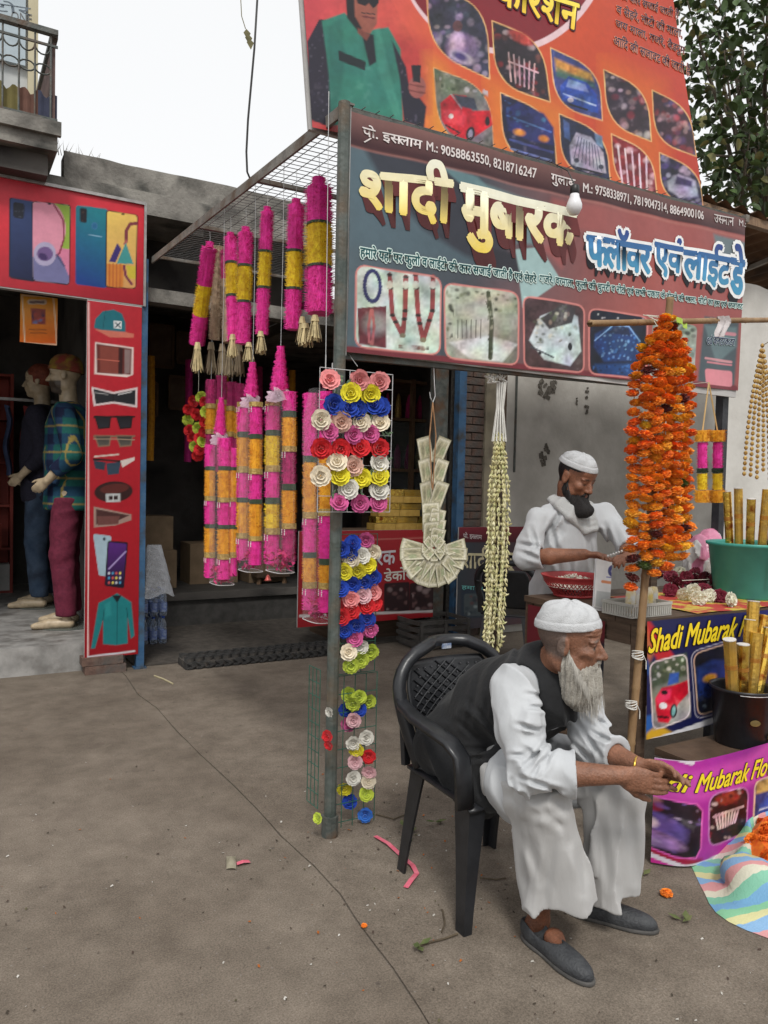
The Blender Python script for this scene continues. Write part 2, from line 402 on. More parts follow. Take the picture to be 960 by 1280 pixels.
class Print:
    """a sheet of ink: a fine mesh whose vertices carry the printed colour. Shapes are entered in picture units on the sheet's own plane."""
    def __init__(s, origin, eu, ev, wu, wv, step, wave=None):
        s.o, s.eu, s.ev = np.array(origin, float), np.array(eu, float), np.array(ev, float)
        s.nu, s.nv = max(2, int(wu/step)), max(2, int(wv/step)); s.wu, s.wv = wu, wv
        U, V = np.meshgrid(np.linspace(0, wu, s.nu+1), np.linspace(0, wv, s.nv+1))
        s.U, s.V = U.ravel(), V.ravel(); s.wave = wave; s.nrm = np.cross(s.eu, s.ev); s.nrm /= np.linalg.norm(s.nrm)
        s.P = s.o + s.U[:, None]*s.eu + s.V[:, None]*s.ev
        s.x, s.y, _ = proj(s.P); s.c = np.ones((len(s.U), 3))*.5
    def at(s, u, v, off=0.0):
        u = np.asarray(u, float); v = np.asarray(v, float)
        P = s.o + u[..., None]*s.eu + v[..., None]*s.ev
        w = s.wave(u, v) if s.wave else 0*u
        return P + (w+off)[..., None]*s.nrm
    def uv(s, x, y):
        """picture point -> sheet coordinates"""
        d = ray(x, y); t = ((s.o-CAM_POS) @ s.nrm)/(d @ s.nrm); p = CAM_POS+d*t - s.o
        return float(p @ s.eu), float(p @ s.ev)
    def _mix(s, m, c):
        m = np.clip(m, 0, 1)[:, None]; s.c = s.c*(1-m) + (c if getattr(c, 'ndim', 1) == 2 else np.asarray(c))*m; return s
    def fill(s, c): s.c[:] = pc(c); return s
    def grad(s, p0, c0, p1, c1, stops=()):
        d = np.array(p1, float)-np.array(p0); t = np.clip(((s.x-p0[0])*d[0]+(s.y-p0[1])*d[1])/(d @ d), 0, 1)
        xs = [0]+[q for q, _ in stops]+[1]; cs = np.array([pc(c0)]+[pc(c) for _, c in stops]+[pc(c1)])
        s.c = np.stack([np.interp(t, xs, cs[:, k]) for k in range(3)], -1); return s
    def sd(s, pts):
        P = np.array(pts, float); d = np.full(len(s.x), 1e9); ins = np.zeros(len(s.x), bool)
        bb = (s.x > P[:,0].min()-6) & (s.x < P[:,0].max()+6) & (s.y > P[:,1].min()-6) & (s.y < P[:,1].max()+6)
        x, y = s.x[bb], s.y[bb]; dd = np.full(len(x), 1e9); ii = np.zeros(len(x), bool)
        for i in range(len(P)):
            a, b = P[i-1], P[i]; e = b-a; L = max(e @ e, 1e-9); t = np.clip(((x-a[0])*e[0]+(y-a[1])*e[1])/L, 0, 1)
            dd = np.minimum(dd, np.hypot(x-a[0]-t*e[0], y-a[1]-t*e[1]))
            cr = ((a[1] > y) != (b[1] > y)); xi = a[0]+(y-a[1])/(b[1]-a[1]+1e-12)*(b[0]-a[0]); ii ^= cr & (x < xi)
        d[bb] = np.where(ii, -dd, dd); return d
    def poly(s, pts, c, soft=1.0, alpha=1.0):
        return s._mix(np.clip(.5-s.sd(pts)/soft, 0, 1)*alpha, pc(c))
    def ring(s, pts, w, c, soft=1.0): return s._mix(np.clip(.5+(w/2-np.abs(s.sd(pts)))/soft, 0, 1), pc(c))
    def polygrad(s, pts, p0, c0, p1, c1, soft=1.0, alpha=1.0):
        keep = s.c.copy(); s.grad(p0, c0, p1, c1); g = s.c; s.c = keep
        return s._mix(np.clip(.5-s.sd(pts)/soft, 0, 1)*alpha, g)
    def ell(s, cx, cy, rx, ry, c, rot=0, soft=1.0, alpha=1.0):
        a = math.radians(rot); dx, dy = s.x-cx, s.y-cy; u = dx*math.cos(a)+dy*math.sin(a); v = -dx*math.sin(a)+dy*math.cos(a)
        r = np.hypot(u/rx, v/ry); return s._mix(np.clip(.5+(1-r)*min(rx, ry)/soft, 0, 1)*alpha, pc(c))
    def line(s, pts, w, c, soft=.8, alpha=1.0):
        d = np.full(len(s.x), 1e9)
        for a, b in zip(pts[:-1], pts[1:]):
            a = np.array(a, float); e = np.array(b, float)-a; L = max(e @ e, 1e-9)
            t = np.clip(((s.x-a[0])*e[0]+(s.y-a[1])*e[1])/L, 0, 1); d = np.minimum(d, np.hypot(s.x-a[0]-t*e[0], s.y-a[1]-t*e[1]))
        return s._mix(np.clip(.5+(w/2-d)/soft, 0, 1)*alpha, pc(c))
    def dots(s, pts, colors, n, r, seed=1, alpha=.9):
        """scattered small blobs inside a polygon: foliage, sequins, flowers in the printed photographs"""
        rr = random.Random(seed); P = np.array(pts, float); m = s.sd(pts) < -.8
        for _ in range(n):
            cx, cy = rr.uniform(P[:,0].min(), P[:,0].max()), rr.uniform(P[:,1].min(), P[:,1].max()); q = rr.uniform(.5, 1)*r
            k = np.clip(.5+(q-np.hypot(s.x-cx, (s.y-cy)*rr.uniform(.7, 1.5)))/(1.0+.5*q), 0, 1)*m*alpha*rr.uniform(.5, 1); s._mix(k, pc(rr.choice(colors)))
        return s
    def grain(s, pts, amt=.35, freq=.14, seed=0):
        """photographic unevenness inside one printed picture"""
        m = np.clip(.5-s.sd(pts), 0, 1); q = np.stack([s.x, s.y, 0*s.x+seed], -1)
        n = vnoise(q, freq*.35, seed)*1.2+vnoise(q, freq, seed+1)+.7*vnoise(q, freq*2.4, seed+2); h = np.stack([vnoise(q, freq*.5, seed+4+k) for k in range(3)], -1)
        s.c = s.c*(1+(m*amt*2*n)[:, None])*(1+m[:, None]*h*amt); s.c += (m*np.clip(n-.45, 0, 1)*amt*.5)[:, None]; s.c = np.clip(s.c, .003, .82); return s
    def mottle(s, amt=.08, freq=3.0):
        q = np.stack([s.U, s.V, 0*s.U], -1); n = vnoise(q, freq)+.5*vnoise(q, freq*3, 2); s.c *= (1+amt*2*n)[:, None]; return s
    def build(s, name, m, parent, off=0.0):
        P = s.at(s.U, s.V, off); W = s.nu+1
        i = np.arange(s.nv)[:, None]*W + np.arange(s.nu)[None, :]; i = i.ravel()
        Q = np.stack([i, i+1, i+W+1, i+W], -1); org = ORG[parent.name]
        me = np_mesh(name, P, Q, m, np.clip(s.c, .002, .82), True, org)
        o = bpy.data.objects.new(name, me); COL.objects.link(o); o.parent = parent; ORG[o.name] = org
        return o

def rrect(q, r=.16, n=5):
    """rounded quadrilateral from four picture corners TL TR BR BL"""
    q = [np.array(p, float) for p in q]; out = []
    for i in range(4):
        p, a, b = q[i], q[i-1], q[(i+1) % 4]; L = r*min(np.linalg.norm(a-p), np.linalg.norm(b-p))
        s, e = p+(a-p)/np.linalg.norm(a-p)*L, p+(b-p)/np.linalg.norm(b-p)*L
        for k in range(n+1):
            t = k/n; out.append(tuple(s*(1-t)**2+2*p*t*(1-t)+e*t*t))
    return out
def leafcell(q, n=8):
    """cell with two round and two sharp corners, as on the hoarding"""
    q = [np.array(p, float) for p in q]; out = []
    for i in range(4):
        p = q[i]
        if i in (0, 2): out.append(tuple(p)); continue
        a, b = q[i-1], q[(i+1) % 4]; s, e = p+(a-p)*.55, p+(b-p)*.55
        for k in range(n+1):
            t = k/n; out.append(tuple(s*(1-t)**2+2*p*t*(1-t)+e*t*t))
    return out

_TXT = {}
def glyphs(body, res=3):
    """outline of a line of lettering as triangles; '~' pulls the next letter back so that it joins the one before"""
    if body in _TXT: return _TXT[body]
    V, T, x = [], [], 0.0
    for part in body.split('~'):
        c = bpy.data.curves.new('tmp', 'FONT'); c.body = part; c.size = 1; c.resolution_u = res
        o = bpy.data.objects.new('tmp', c); COL.objects.link(o); bpy.context.view_layer.update()
        me = bpy.data.meshes.new_from_object(o.evaluated_get(bpy.context.evaluated_depsgraph_get()))
        v = np.zeros(len(me.vertices)*3); me.vertices.foreach_get('co', v); v = v.reshape(-1, 3)[:, :2]
        me.calc_loop_triangles(); t = np.zeros(len(me.loop_triangles)*3, dtype=np.int32); me.loop_triangles.foreach_get('vertices', t); t = t.reshape(-1, 3)
        if V: x = max(q[:, 0].max() for q in V) - .13
        else: x = 0
        T.append(t + sum(len(q) for q in V)); V.append(v+np.array([x, 0]))
        bpy.data.objects.remove(o); bpy.data.curves.remove(c); bpy.data.meshes.remove(me)
    _TXT[body] = (np.concatenate(V), np.concatenate(T)); return _TXT[body]

LETTER = None
def lettering(pr, body, quad, c, parent, c2=None, off=.002, bold=0.0, outline=0.0, oc=(255,255,255), name='lettering', shadow=None, sc=(60,10,10), vr=None):
    """lettering printed on sheet pr inside the picture quad TL TR BR BL (bounding box of the ink)"""
    V, T = glyphs(body)
    lo, hi = V.min(0), V.max(0)
    if vr: lo = np.array([lo[0], vr[0]]); hi = np.array([hi[0], vr[1]])
    Q = [np.array(pr.uv(*p)) for p in quad]
    def mp(v):
        t = (v-lo)/(hi-lo); a, b = t[:, :1], t[:, 1:]
        return (Q[3]*(1-a)+Q[2]*a)*(1-b) + (Q[0]*(1-a)+Q[1]*a)*b, t
    asp = (hi[0]-lo[0])/(hi[1]-lo[1]); PV, PT, PC = [], [], []; k = 0
    qs = np.linalg.norm(Q[0]-Q[3]); em = qs/(hi[1]-lo[1])         # metres for one em
    def layer(dx, dy, c, cc, d):
        nonlocal k
        uv, t = mp(V); uv = uv + np.array([dx, dy])*em
        P = pr.at(uv[:, 0], uv[:, 1], d); PV.append(P); PT.append(T+k); k += len(P)
        a = np.clip(t[:, 1:], 0, 1); PC.append(pc(c)*a + pc(cc)*(1-a))
    d = off
    if shadow:
        for q in range(12, 0, -1): layer(shadow[0]*q/12, shadow[1]*q/12, sc, tuple(int(v*.7) for v in sc), d); d += .0001
    if outline:
        for q in range(10):
            a = 2*math.pi*q/10; layer(outline*math.cos(a), outline*math.sin(a), oc, oc, d); d += .0001
        d += .0004
    n = 6 if bold else 1
    for q in range(n):
        a = 2*math.pi*q/6; layer(bold*math.cos(a), bold*math.sin(a), c, c2 or c, d); d += .0001
    me = np_mesh(name, np.concatenate(PV), np.concatenate(PT), PRINTM, np.concatenate(PC), False, ORG[parent.name])
    o = bpy.data.objects.new(name, me); COL.objects.link(o); o.parent = parent; ORG[o.name] = ORG[parent.name]
    return o
PRINTM = vcmat('vinyl_print', rough=.42, spec=.35, noise=.06, nscale=25)
# ================================================================ ground
FY = 3.3                                    # shop fronts stand on the plane Y = 3.3
m_dirt = mat('dirt', (.10, .085, .07), (.15, .128, .106), 30, .95, .5, 90)
def ground_mat():
    m = bpy.data.materials.new('worn_concrete'); m.use_nodes = True
    n, l = m.node_tree.nodes, m.node_tree.links; b = n['Principled BSDF']
    tc = n.new('ShaderNodeTexCoord')
    def noise(sc, det, rough=.6):
        z = n.new('ShaderNodeTexNoise'); z.inputs['Scale'].default_value = sc; z.inputs['Detail'].default_value = det
        z.inputs['Roughness'].default_value = rough; l.new(tc.outputs['Object'], z.inputs['Vector']); return z.outputs[0]
    def ramp(src, p0, c0, p1, c1):
        r = n.new('ShaderNodeValToRGB'); r.color_ramp.elements[0].position = p0; r.color_ramp.elements[1].position = p1
        r.color_ramp.elements[0].color = (*c0, 1); r.color_ramp.elements[1].color = (*c1, 1); l.new(src, r.inputs[0]); return r.outputs[0]
    def mix(f, a, c, blend='MIX'):
        x = n.new('ShaderNodeMix'); x.data_type = 'RGBA'; x.blend_type = blend
        if hasattr(f, 'node'): l.new(f, x.inputs[0])
        else: x.inputs[0].default_value = f
        l.new(a, x.inputs[6]); l.new(c, x.inputs[7]) if hasattr(c, 'node') else setattr(x.inputs[7], 'default_value', (*c, 1)); return x.outputs[2]
    base = ramp(noise(.9, 8), .34, (.142, .118, .095), .68, (.220, .189, .156))
    mid = ramp(noise(6, 8, .7), .3, (.72, .70, .68), .7, (1.18, 1.16, 1.14))
    col = mix(1.0, base, mid, 'MULTIPLY')
    fine = ramp(noise(160, 4, .8), .3, (.50, .50, .49), .72, (1.48, 1.48, 1.48)); col = mix(1.0, col, fine, 'MULTIPLY')
    st = ramp(noise(2.3, 5), .60, (0, 0, 0), .74, (.55, .55, .55)); col = mix(st, col, (.085, .066, .054))        # damp reddish stains
    vo = n.new('ShaderNodeTexVoronoi'); vo.inputs['Scale'].default_value = 7; vo.inputs['Randomness'].default_value = 1
    l.new(tc.outputs['Object'], vo.inputs['Vector'])
    sp = ramp(vo.outputs['Distance'], .02, (.7, .7, .7), .075, (0, 0, 0)); col = mix(sp, col, (.06, .05, .045))      # small dark spots
    vo2 = n.new('ShaderNodeTexVoronoi'); vo2.inputs['Scale'].default_value = 23; l.new(tc.outputs['Object'], vo2.inputs['Vector'])
    sp2 = ramp(vo2.outputs['Distance'], .03, (.55, .55, .55), .10, (0, 0, 0)); col = mix(sp2, col, (.27, .25, .23))
    l.new(col, b.inputs['Base Color']); b.inputs['Roughness'].default_value = .9; b.inputs['Specular IOR Level'].default_value = .2
    bp = n.new('ShaderNodeBump'); bp.inputs['Strength'].default_value = .45; bp.inputs['Distance'].default_value = .006
    ad = n.new('ShaderNodeMath'); ad.operation = 'MULTIPLY_ADD'; l.new(noise(110, 6, .75), ad.inputs[0]); ad.inputs[1].default_value = .6; l.new(noise(9, 6), ad.inputs[2])
    l.new(ad.outputs[0], bp.inputs['Height']); l.new(bp.outputs[0], b.inputs['Normal'])
    return m
m_ground = ground_mat()
g = MB(); g.poly([(-60, -60, -.005), (60, -60, -.005), (60, 60, -.005), (-60, 60, -.005)]); struct(g, 'ground', m_dirt)
# two concrete pours meeting in a worn joint
joint = [pz(x, y) for x, y in ((158, 846), (172, 868), (196, 885), (222, 915), (252, 945), (290, 980), (322, 1012), (352, 1046), (392, 1082), (425, 1118), (452, 1160), (490, 1210), (525, 1262), (560, 1320))]
joint = [Vector((joint[0].x-.1, 9, 0))] + joint + [Vector((joint[-1].x+.9, -7, 0)), Vector((joint[-1].x+3, -50, 0))]
dense = []
for a, b in zip(joint[:-1], joint[1:]):
    k = max(1, int((b-a).length/.035)) if (b-a).length < 2 else 6
    for i in range(k): dense.append(a.lerp(b, i/k))
dense.append(joint[-1])
def edge(sgn):
    out = []
    for i, p in enumerate(dense):
        w = .0012 + .005*max(0, vnoise(np.array([p.x, p.y, sgn*3.0]), 9)+.35)
        out.append(Vector((p.x+sgn*w, p.y+sgn*w*.6, 0)))
    return out
gl, gr = MB(), MB()
eL, eR = edge(-1), edge(1)
gl.prism([(p.x, p.y, -.0045) for p in eL] + [(-50, -50, -.0045), (-50, 9, -.0045)], (0, 0, .0045)); struct(gl, 'concrete_forecourt', m_ground)
gr.prism([(p.x, p.y, -.0045) for p in eR] + [(50, -50, -.0045), (50, 9, -.0045)], (0, 0, .0060)); struct(gr, 'concrete_forecourt', m_ground)

# ================================================================ shop row
m_conc = mat('stained_concrete', (.16, .15, .135), (.30, .285, .255), 5, .92, .6, 40, c3=(.055, .055, .05), s3=3.5)
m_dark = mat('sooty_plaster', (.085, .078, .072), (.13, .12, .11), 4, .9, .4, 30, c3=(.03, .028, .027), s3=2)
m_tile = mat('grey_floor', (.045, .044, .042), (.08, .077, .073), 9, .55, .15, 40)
m_blue = mat('blue_paint', (.030, .085, .175), (.055, .125, .225), 9, .45, .25, 40, c3=(.05, .05, .05), s3=8)
m_iron = mat('painted_iron', (.055, .065, .06), (.11, .115, .105), 18, .5, .4, 60, c3=(.10, .055, .03), s3=7)
m_brick = mat('old_brick', (.10, .062, .05), (.17, .105, .08), 14, .92, .7, 50, c3=(.085, .08, .074), s3=6)
m_mortar = mat('mortar', (.10, .09, .08), (.17, .16, .145), 30, .95, .6, 60)
m_plast = mat('aged_plaster', (.46, .44, .40), (.56, .54, .50), 2.2, .92, .35, 25, c3=(.36, .34, .31), s3=1.6)
m_wood = mat('dark_wood', (.06, .038, .025), (.11, .072, .048), 6, .6, .3, 30, stretch=(1, 1, 8))
m_woodl = mat('brown_wood', (.16, .095, .055), (.25, .16, .095), 6, .6, .3, 30, stretch=(8, 1, 1))

stepz = pY(0, 812, 3.39).z
B = thing('shop_building', 'stained grey concrete shop row with two dark open shop fronts', 'building', (0, 5, 0))
MB().box((-4.0, 3.395, -.03), (-.16, 7.2, stepz)).build('raised_floor', mat('marble_step', (.22, .215, .205), (.36, .35, .335), 7, .5, .1, 30, c3=(.14, .13, .12), s3=6), B)
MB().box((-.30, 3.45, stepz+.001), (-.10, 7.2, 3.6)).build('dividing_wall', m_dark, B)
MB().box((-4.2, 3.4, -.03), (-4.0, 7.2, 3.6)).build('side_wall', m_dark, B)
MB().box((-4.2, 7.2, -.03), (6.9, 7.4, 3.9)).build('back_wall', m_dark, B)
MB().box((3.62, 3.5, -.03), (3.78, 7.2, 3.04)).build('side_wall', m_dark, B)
MB().box((-4.2, 3.45, 3.6), (1.62, 7.4, 3.76)).build('roof_slab', m_conc, B)
MB().box((1.621, 3.45, 3.04), (6.9, 7.4, 3.16)).build('roof_slab', m_conc, B)
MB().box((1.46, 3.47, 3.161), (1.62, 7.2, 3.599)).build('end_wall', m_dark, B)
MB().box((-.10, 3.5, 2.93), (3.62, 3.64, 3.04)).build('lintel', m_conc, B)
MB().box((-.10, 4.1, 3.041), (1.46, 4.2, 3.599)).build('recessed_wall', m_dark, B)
# parapet band along the roof edge
a = pY(80, 188, 3.55); b = pY(395, 262, 3.55); zt, zb = a.z, pY(310, 268, 3.55).z
par = MB()
def parfn(u, v):
    x = -.62 + u*(b.x+.62); return Vector((x, 3.55-.012*vnoise(np.array([x*4, v*3, 0.]), 1.5), zb+(zt-zb)*v + .02*float(vnoise(np.array([x, v, 2.]), 6))*(v > .99)))
par.grid(parfn, 60, 5); par.box((-.62, 3.575, zb-.005), (b.x, 3.72, zt-.02)); par.build('parapet', m_conc, B, True)
MB().box((-.62, 3.50, zb-.045), (b.x+.01, 3.72, zb-.004)).build('eave', m_conc, B)
for px in (80, 165, 245, 330):
    q = pY(px, 250, 3.6)
    MB().box((q.x-.05, 3.54, zb-.26), (q.x+.05, 4.09, zb-.047)).build('bracket', m_conc, B)
# inner plinth of the flower shop
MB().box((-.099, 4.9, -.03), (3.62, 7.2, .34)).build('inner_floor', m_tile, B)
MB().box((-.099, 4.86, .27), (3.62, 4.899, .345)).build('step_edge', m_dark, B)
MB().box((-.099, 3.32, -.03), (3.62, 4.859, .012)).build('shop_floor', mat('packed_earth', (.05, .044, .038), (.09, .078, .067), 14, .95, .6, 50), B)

# brick end of the wall, pilaster and plastered wall on the right
W = thing('plastered_wall', 'pale grey plastered wall with brick end behind the standing man', 'wall', (5, 3.4, 0))
bx0, bx1, bx2, bx3 = pY(577, 560, 3.3).x, pY(604, 560, 3.3).x, pY(624, 560, 3.3).x, 9.5
MB().box((bx0+.01, 3.335, 0), (bx1-.002, 3.52, 3.04)).build('mortar', m_mortar, W)
bme = MB().box((-.108, -.05, -.033), (.108, .05, .033)).mesh('brick', m_brick); bme2 = MB().box((-.052, -.05, -.033), (.052, .05, .033)).mesh('brick_half', m_brick)
r = 0; z = .04
wd = bx1-bx0
while z < 3.0:
    if r % 2 == 0: spec = [(bx0+.5*wd, wd-.015)]
    else: spec = [(bx0+.22*wd, .42*wd), (bx0+.72*wd, .52*wd)]
    for cx, w in spec:
        link('brick', bme, W, (cx, 3.345+rng.uniform(-.008, .008), z), (0, 0, rng.uniform(-.02, .02)), (w/.216, 1, 1))
    z += .078; r += 1
MB().box((bx1, 3.27, 0), (bx2, 3.52, 3.04)).build('pilaster', mat('yellow_plaster', (.27, .235, .165), (.36, .32, .235), 4, .92, .5, 25, c3=(.20, .175, .13), s3=4), W)
wl = MB()
wl.grid(lambda u, v: Vector((bx2+u*(bx3-bx2), 3.30+.008*float(vnoise(np.array([u*9, v*3, 5.]), 1.2)), 3.04*v)), 60, 24)
wl.build('plaster', m_plast, W, True)
MB().box((bx2, 3.335, 0), (bx3, 3.52, 3.035)).build('wall_core', m_plast, W)
m_scar = mat('bare_plaster_scar', (.07, .062, .052), (.15, .135, .115), 30, .95, .8, 60)
def scar(pts, w):
    s = MB(); P = [pY(x, y, 3.2935) for x, y in pts]
    for i, p in enumerate(P):
        for k in range(3):
            q = p + Vector((rng.uniform(-w, w), rng.uniform(0, .0015), rng.uniform(-w, w)))
            s.obox(q, (w*rng.uniform(.4, .9), .0015, w*rng.uniform(.3, .7)), Matrix.Rotation(rng.uniform(0, 3), 3, 'Y'))
    s.build('chipped_patch', m_scar, W)
scar([(676, 480), (678, 487), (683, 492), (690, 487), (692, 481), (684, 485), (688, 478)], .035)
scar([(677, 567), (680, 573), (685, 565), (685, 558), (679, 577)], .033)
scar([(735, 487), (735, 497), (734, 507), (733, 514)], .025); scar([(722, 500), (722, 503)], .018)
MB().box((pY(648, 470, 3.25).x-.006, 3.262, 1.65), (pY(648, 470, 3.25).x+.006, 3.285, 2.9)).build('conduit', m_iron, W)

# blue posts at the shop fronts
def post(px, py0, py1, Y, w, m, label, name='shop_post'):
    p = pY(px, py1, Y); t = MB(); t.box((p.x-w/2, Y-w/2, 0), (p.x+w/2, Y+w/2, 3.2)); t.box((p.x-w*.8, Y-w*.8, .0), (p.x+w*.8, Y+w*.8, .012))
    return solo(t, name, m, label, 'post')
post(174, 380, 834, 3.3, .06, m_blue, 'slim blue painted iron post beside the tall red poster panel')
post(568, 460, 792, 3.3, .085, m_blue, 'blue painted iron post left of the brick wall end')
MB_ = MB(); q = pY(552, 560, 3.35); MB_.box((q.x-.10, 3.33, 0), (q.x+.05, 3.42, 3.04)); solo(MB_, 'door_jamb', m_iron, 'grey steel door jamb beside the blue post', 'door jamb')

# ================================================================ house with balcony, upper left
H = thing('balcony_house', 'weathered grey house with iron railed balcony at the upper left', 'building', (-3, 5, 3.8))
bxr = pY(72, 170, 3.0).x
MB().box((-5, 3.0, 3.765), (bxr, 4.6, 3.925)).build('balcony_slab', m_conc, H)
MB().box((-5, 2.96, 3.86), (bxr+.02, 2.999, 3.955)).build('slab_moulding', m_conc, H)
MB().box((-5, 3.1, 3.62), (bxr-.05, 4.6, 3.764)).build('slab_beam', m_dark, H)
wx = pY(46, 60, 4.25).x
MB().box((-5, 4.25, 3.926), (wx, 4.4, 7.5)).build('house_wall', mat('pale_paint', (.42, .44, .44), (.52, .53, .52), 3, .9, .2, 20), H)
MB().box((wx-.07, 4.2, 3.93), (wx+.005, 4.249, 7.5)).build('corner_pipe', mat('cream_paint', (.45, .40, .27), (.52, .47, .33), 6, .8), H)
zr = pY(68, 40, 3.0).z
MB().bar((-5, 3.02, zr), (bxr, 3.02, zr), .05, .035).build('handrail', m_iron, H)
MB().bar((bxr-.02, 3.05, zr), (bxr-.02, 4.25, zr), .05, .035).build('handrail', m_iron, H)
MB().bar((-5, 3.02, zr-.09), (bxr, 3.02, zr-.09), .015).build('rail', m_iron, H)
MB().bar((-5, 3.02, 3.98), (bxr, 3.02, 3.98), .02).build('rail', m_iron, H)
MB().box((bxr-.03, 3.05, 3.93), (bxr-.012, 4.25, zr-.05)).build('side_panel', mat('rust_sheet', (.09, .055, .05), (.15, .095, .085), 6, .8, .3, 30), H)
x = bxr-.045
while x > -2.3:
    t = MB(); t.tube([(x, 3.02, 3.95), (x, 3.02, zr-.02)], .007, 5)
    t.build('baluster', m_iron, H)
    if x < bxr-.06:
        k = MB(); k.tube([(x+.05*math.cos(a)+.05, 3.02, 4.31+.035*math.sin(a)) for a in np.linspace(0, 6.283, 13)], .006, 4); k.build('ring', m_iron, H)
        k = MB(); k.tube([(x+.05-.05*math.cos(a), 3.02, 4.47-.06*math.sin(a)) for a in np.linspace(0, math.pi, 8)], .006, 4); k.build('arch', m_iron, H)
    x -= .1
jk = [((.12, .06, .045), -.90), ((.13, .11, .04), -1.05), ((.04, .045, .075), -.80), ((.11, .03, .04), -1.22)]
for i, (c, xx) in enumerate(jk):
    t = MB(); t.grid(lambda u, v: Vector((xx-.07+.14*u, 3.06+.015*math.sin(u*14+i), 3.96+.2*v+.02*math.sin(u*9))), 8, 5)
    tag(t.build('laundry_cloth', mat('laundry%d' % i, c, tuple(q*1.4 for q in c), 9, .9), None, True, (xx, 3.06, 3.96)), ['rust coloured cloth tucked behind the balcony rail', 'mustard cloth tucked behind the balcony rail', 'navy cloth at the right end of the balcony rail', 'maroon cloth at the left edge behind the balcony rail'][i], 'cloth', 'cloths on the balcony')
s = thing('wall_sign', 'faded pale sign with grey lettering high on the balcony house', 'sign', (-1.3, 4.2, 4.9))
MB().box((-2.6, 4.2, 4.86), (wx-.09, 4.245, 5.7)).build('board', mat('faded_board', (.40, .46, .50), (.48, .54, .57), 5, .8), s)
pr = Print((-2.6, 4.197, 4.86), (1, 0, 0), (0, 0, 1), wx+2.51, .84, .06); pr.fill((165, 178, 185)); pr.build('print', PRINTM, s)
lettering(pr, 'स्टोर', [(-40, -6), (38, 6), (40, 24), (-40, 12)], (90, 100, 110), s)
lettering(pr, 'ONE', [(14, 14), (40, 18), (40, 30), (14, 26)], (100, 100, 100), s)
# ================================================================ signs and banners
m_alu = mat('frame_metal', (.30, .29, .28), (.42, .41, .40), 20, .45, .1, 60, metal=.6)
m_back = mat('vinyl_back', (.40, .39, .38), (.48, .47, .46), 8, .7)

# ---- red signboard with two phones above the left shop
S = thing('phone_signboard', 'wide red signboard printed with two smartphones above the left shop', 'signboard', (-1.2, 3.28, 2.85))
MB().box((-2.4, 3.265, 2.832), (-.075, 3.33, 3.612)).build('panel', m_back, S)
pr = Print((-2.4, 3.262, 2.84), (1, 0, 0), (0, 0, 1), 2.325, .765, .0085)
pr.grad((90, 235), (196, 48, 62), (90, 375), (150, 26, 40), [(.35, (205, 44, 58))])
K = lambda x, y: (x/4.364, 220+y/4.364)
pr.poly(rrect([K(50,115), K(190,138), K(190,580), K(48,556)], .12), (18, 22, 42), 1.3)
pr.polygrad(rrect([K(56,120), K(186,142), K(180,568), K(54,548)], .12), K(60,120), (48, 66, 112), K(150,560), (18, 26, 62))
pr.poly(rrect([K(70,140), K(135,150), K(131,236), K(72,226)], .3), (22, 26, 40)); pr.dots([K(72,145), K(133,152), K(130,232), K(74,224)], [(70, 75, 90), (10, 10, 14)], 9, 1.5, 3)
scr = rrect([K(178,140), K(382,160), K(375,590), K(182,568)], .1)
pr.poly(rrect([K(174,136), K(386,156), K(380,596), K(178,574)], .1), (22, 18, 30)); pr.poly(scr, (172, 150, 160))
def inside(pts, fn):
    keep = pr.c.copy(); fn(); m = np.clip(.5-pr.sd(pts), 0, 1)[:, None]; pr.c = keep*(1-m)+pr.c*m
def ph1():
    pr.grad(K(180,160), (222, 160, 168), K(300,430), (206, 120, 150)); pr.ell(*K(370,250), 24, 34, (140, 168, 62)); pr.ell(*K(240,290), 27, 36, (212, 140, 160))
    pr.line([K(290,150), K(345,240), K(350,340), K(325,420), K(300,450)], 2.0, (120, 22, 50)); pr.poly([K(170,440), K(330,440), K(400,600), K(170,600)], (108, 108, 150))
    pr.ell(*K(245,425), 14, 15, (168, 160, 190)); pr.ell(*K(245,425), 10, 9, (105, 80, 130)); pr.ell(*K(235,440), 6, 4, (60, 40, 90), 30); pr.line([K(310,430), K(350,490)], 2.4, (70, 72, 110))
inside(scr, ph1); pr.ell(*K(270,152), 2.2, 1.3, (15, 12, 18))
pr.polygrad(rrect([K(414,158), K(590,180), K(584,612), K(412,592)], .1), K(420,560), (24, 60, 130), K(580,220), (26, 118, 130))
pr.poly(rrect([K(436,172), K(476,178), K(474,256), K(436,250)], .25), (26, 22, 30)); pr.dots([K(438,176), K(474,180), K(472,252), K(440,248)], [(95, 70, 60), (12, 10, 14)], 8, 1.3, 4)
pr.ell(*K(516,272), 4, 4.6, (54, 110, 150)); pr.ell(*K(516,272), 2.8, 3.4, (32, 98, 140)); pr.line([K(484,322), K(556,330)], 1.2, (120, 160, 185))
pr.poly(rrect([K(578,186), K(754,212), K(742,616), K(576,608)], .1), (30, 26, 30)); scr = rrect([K(584,190), K(748,215), K(738,612), K(582,604)], .1)
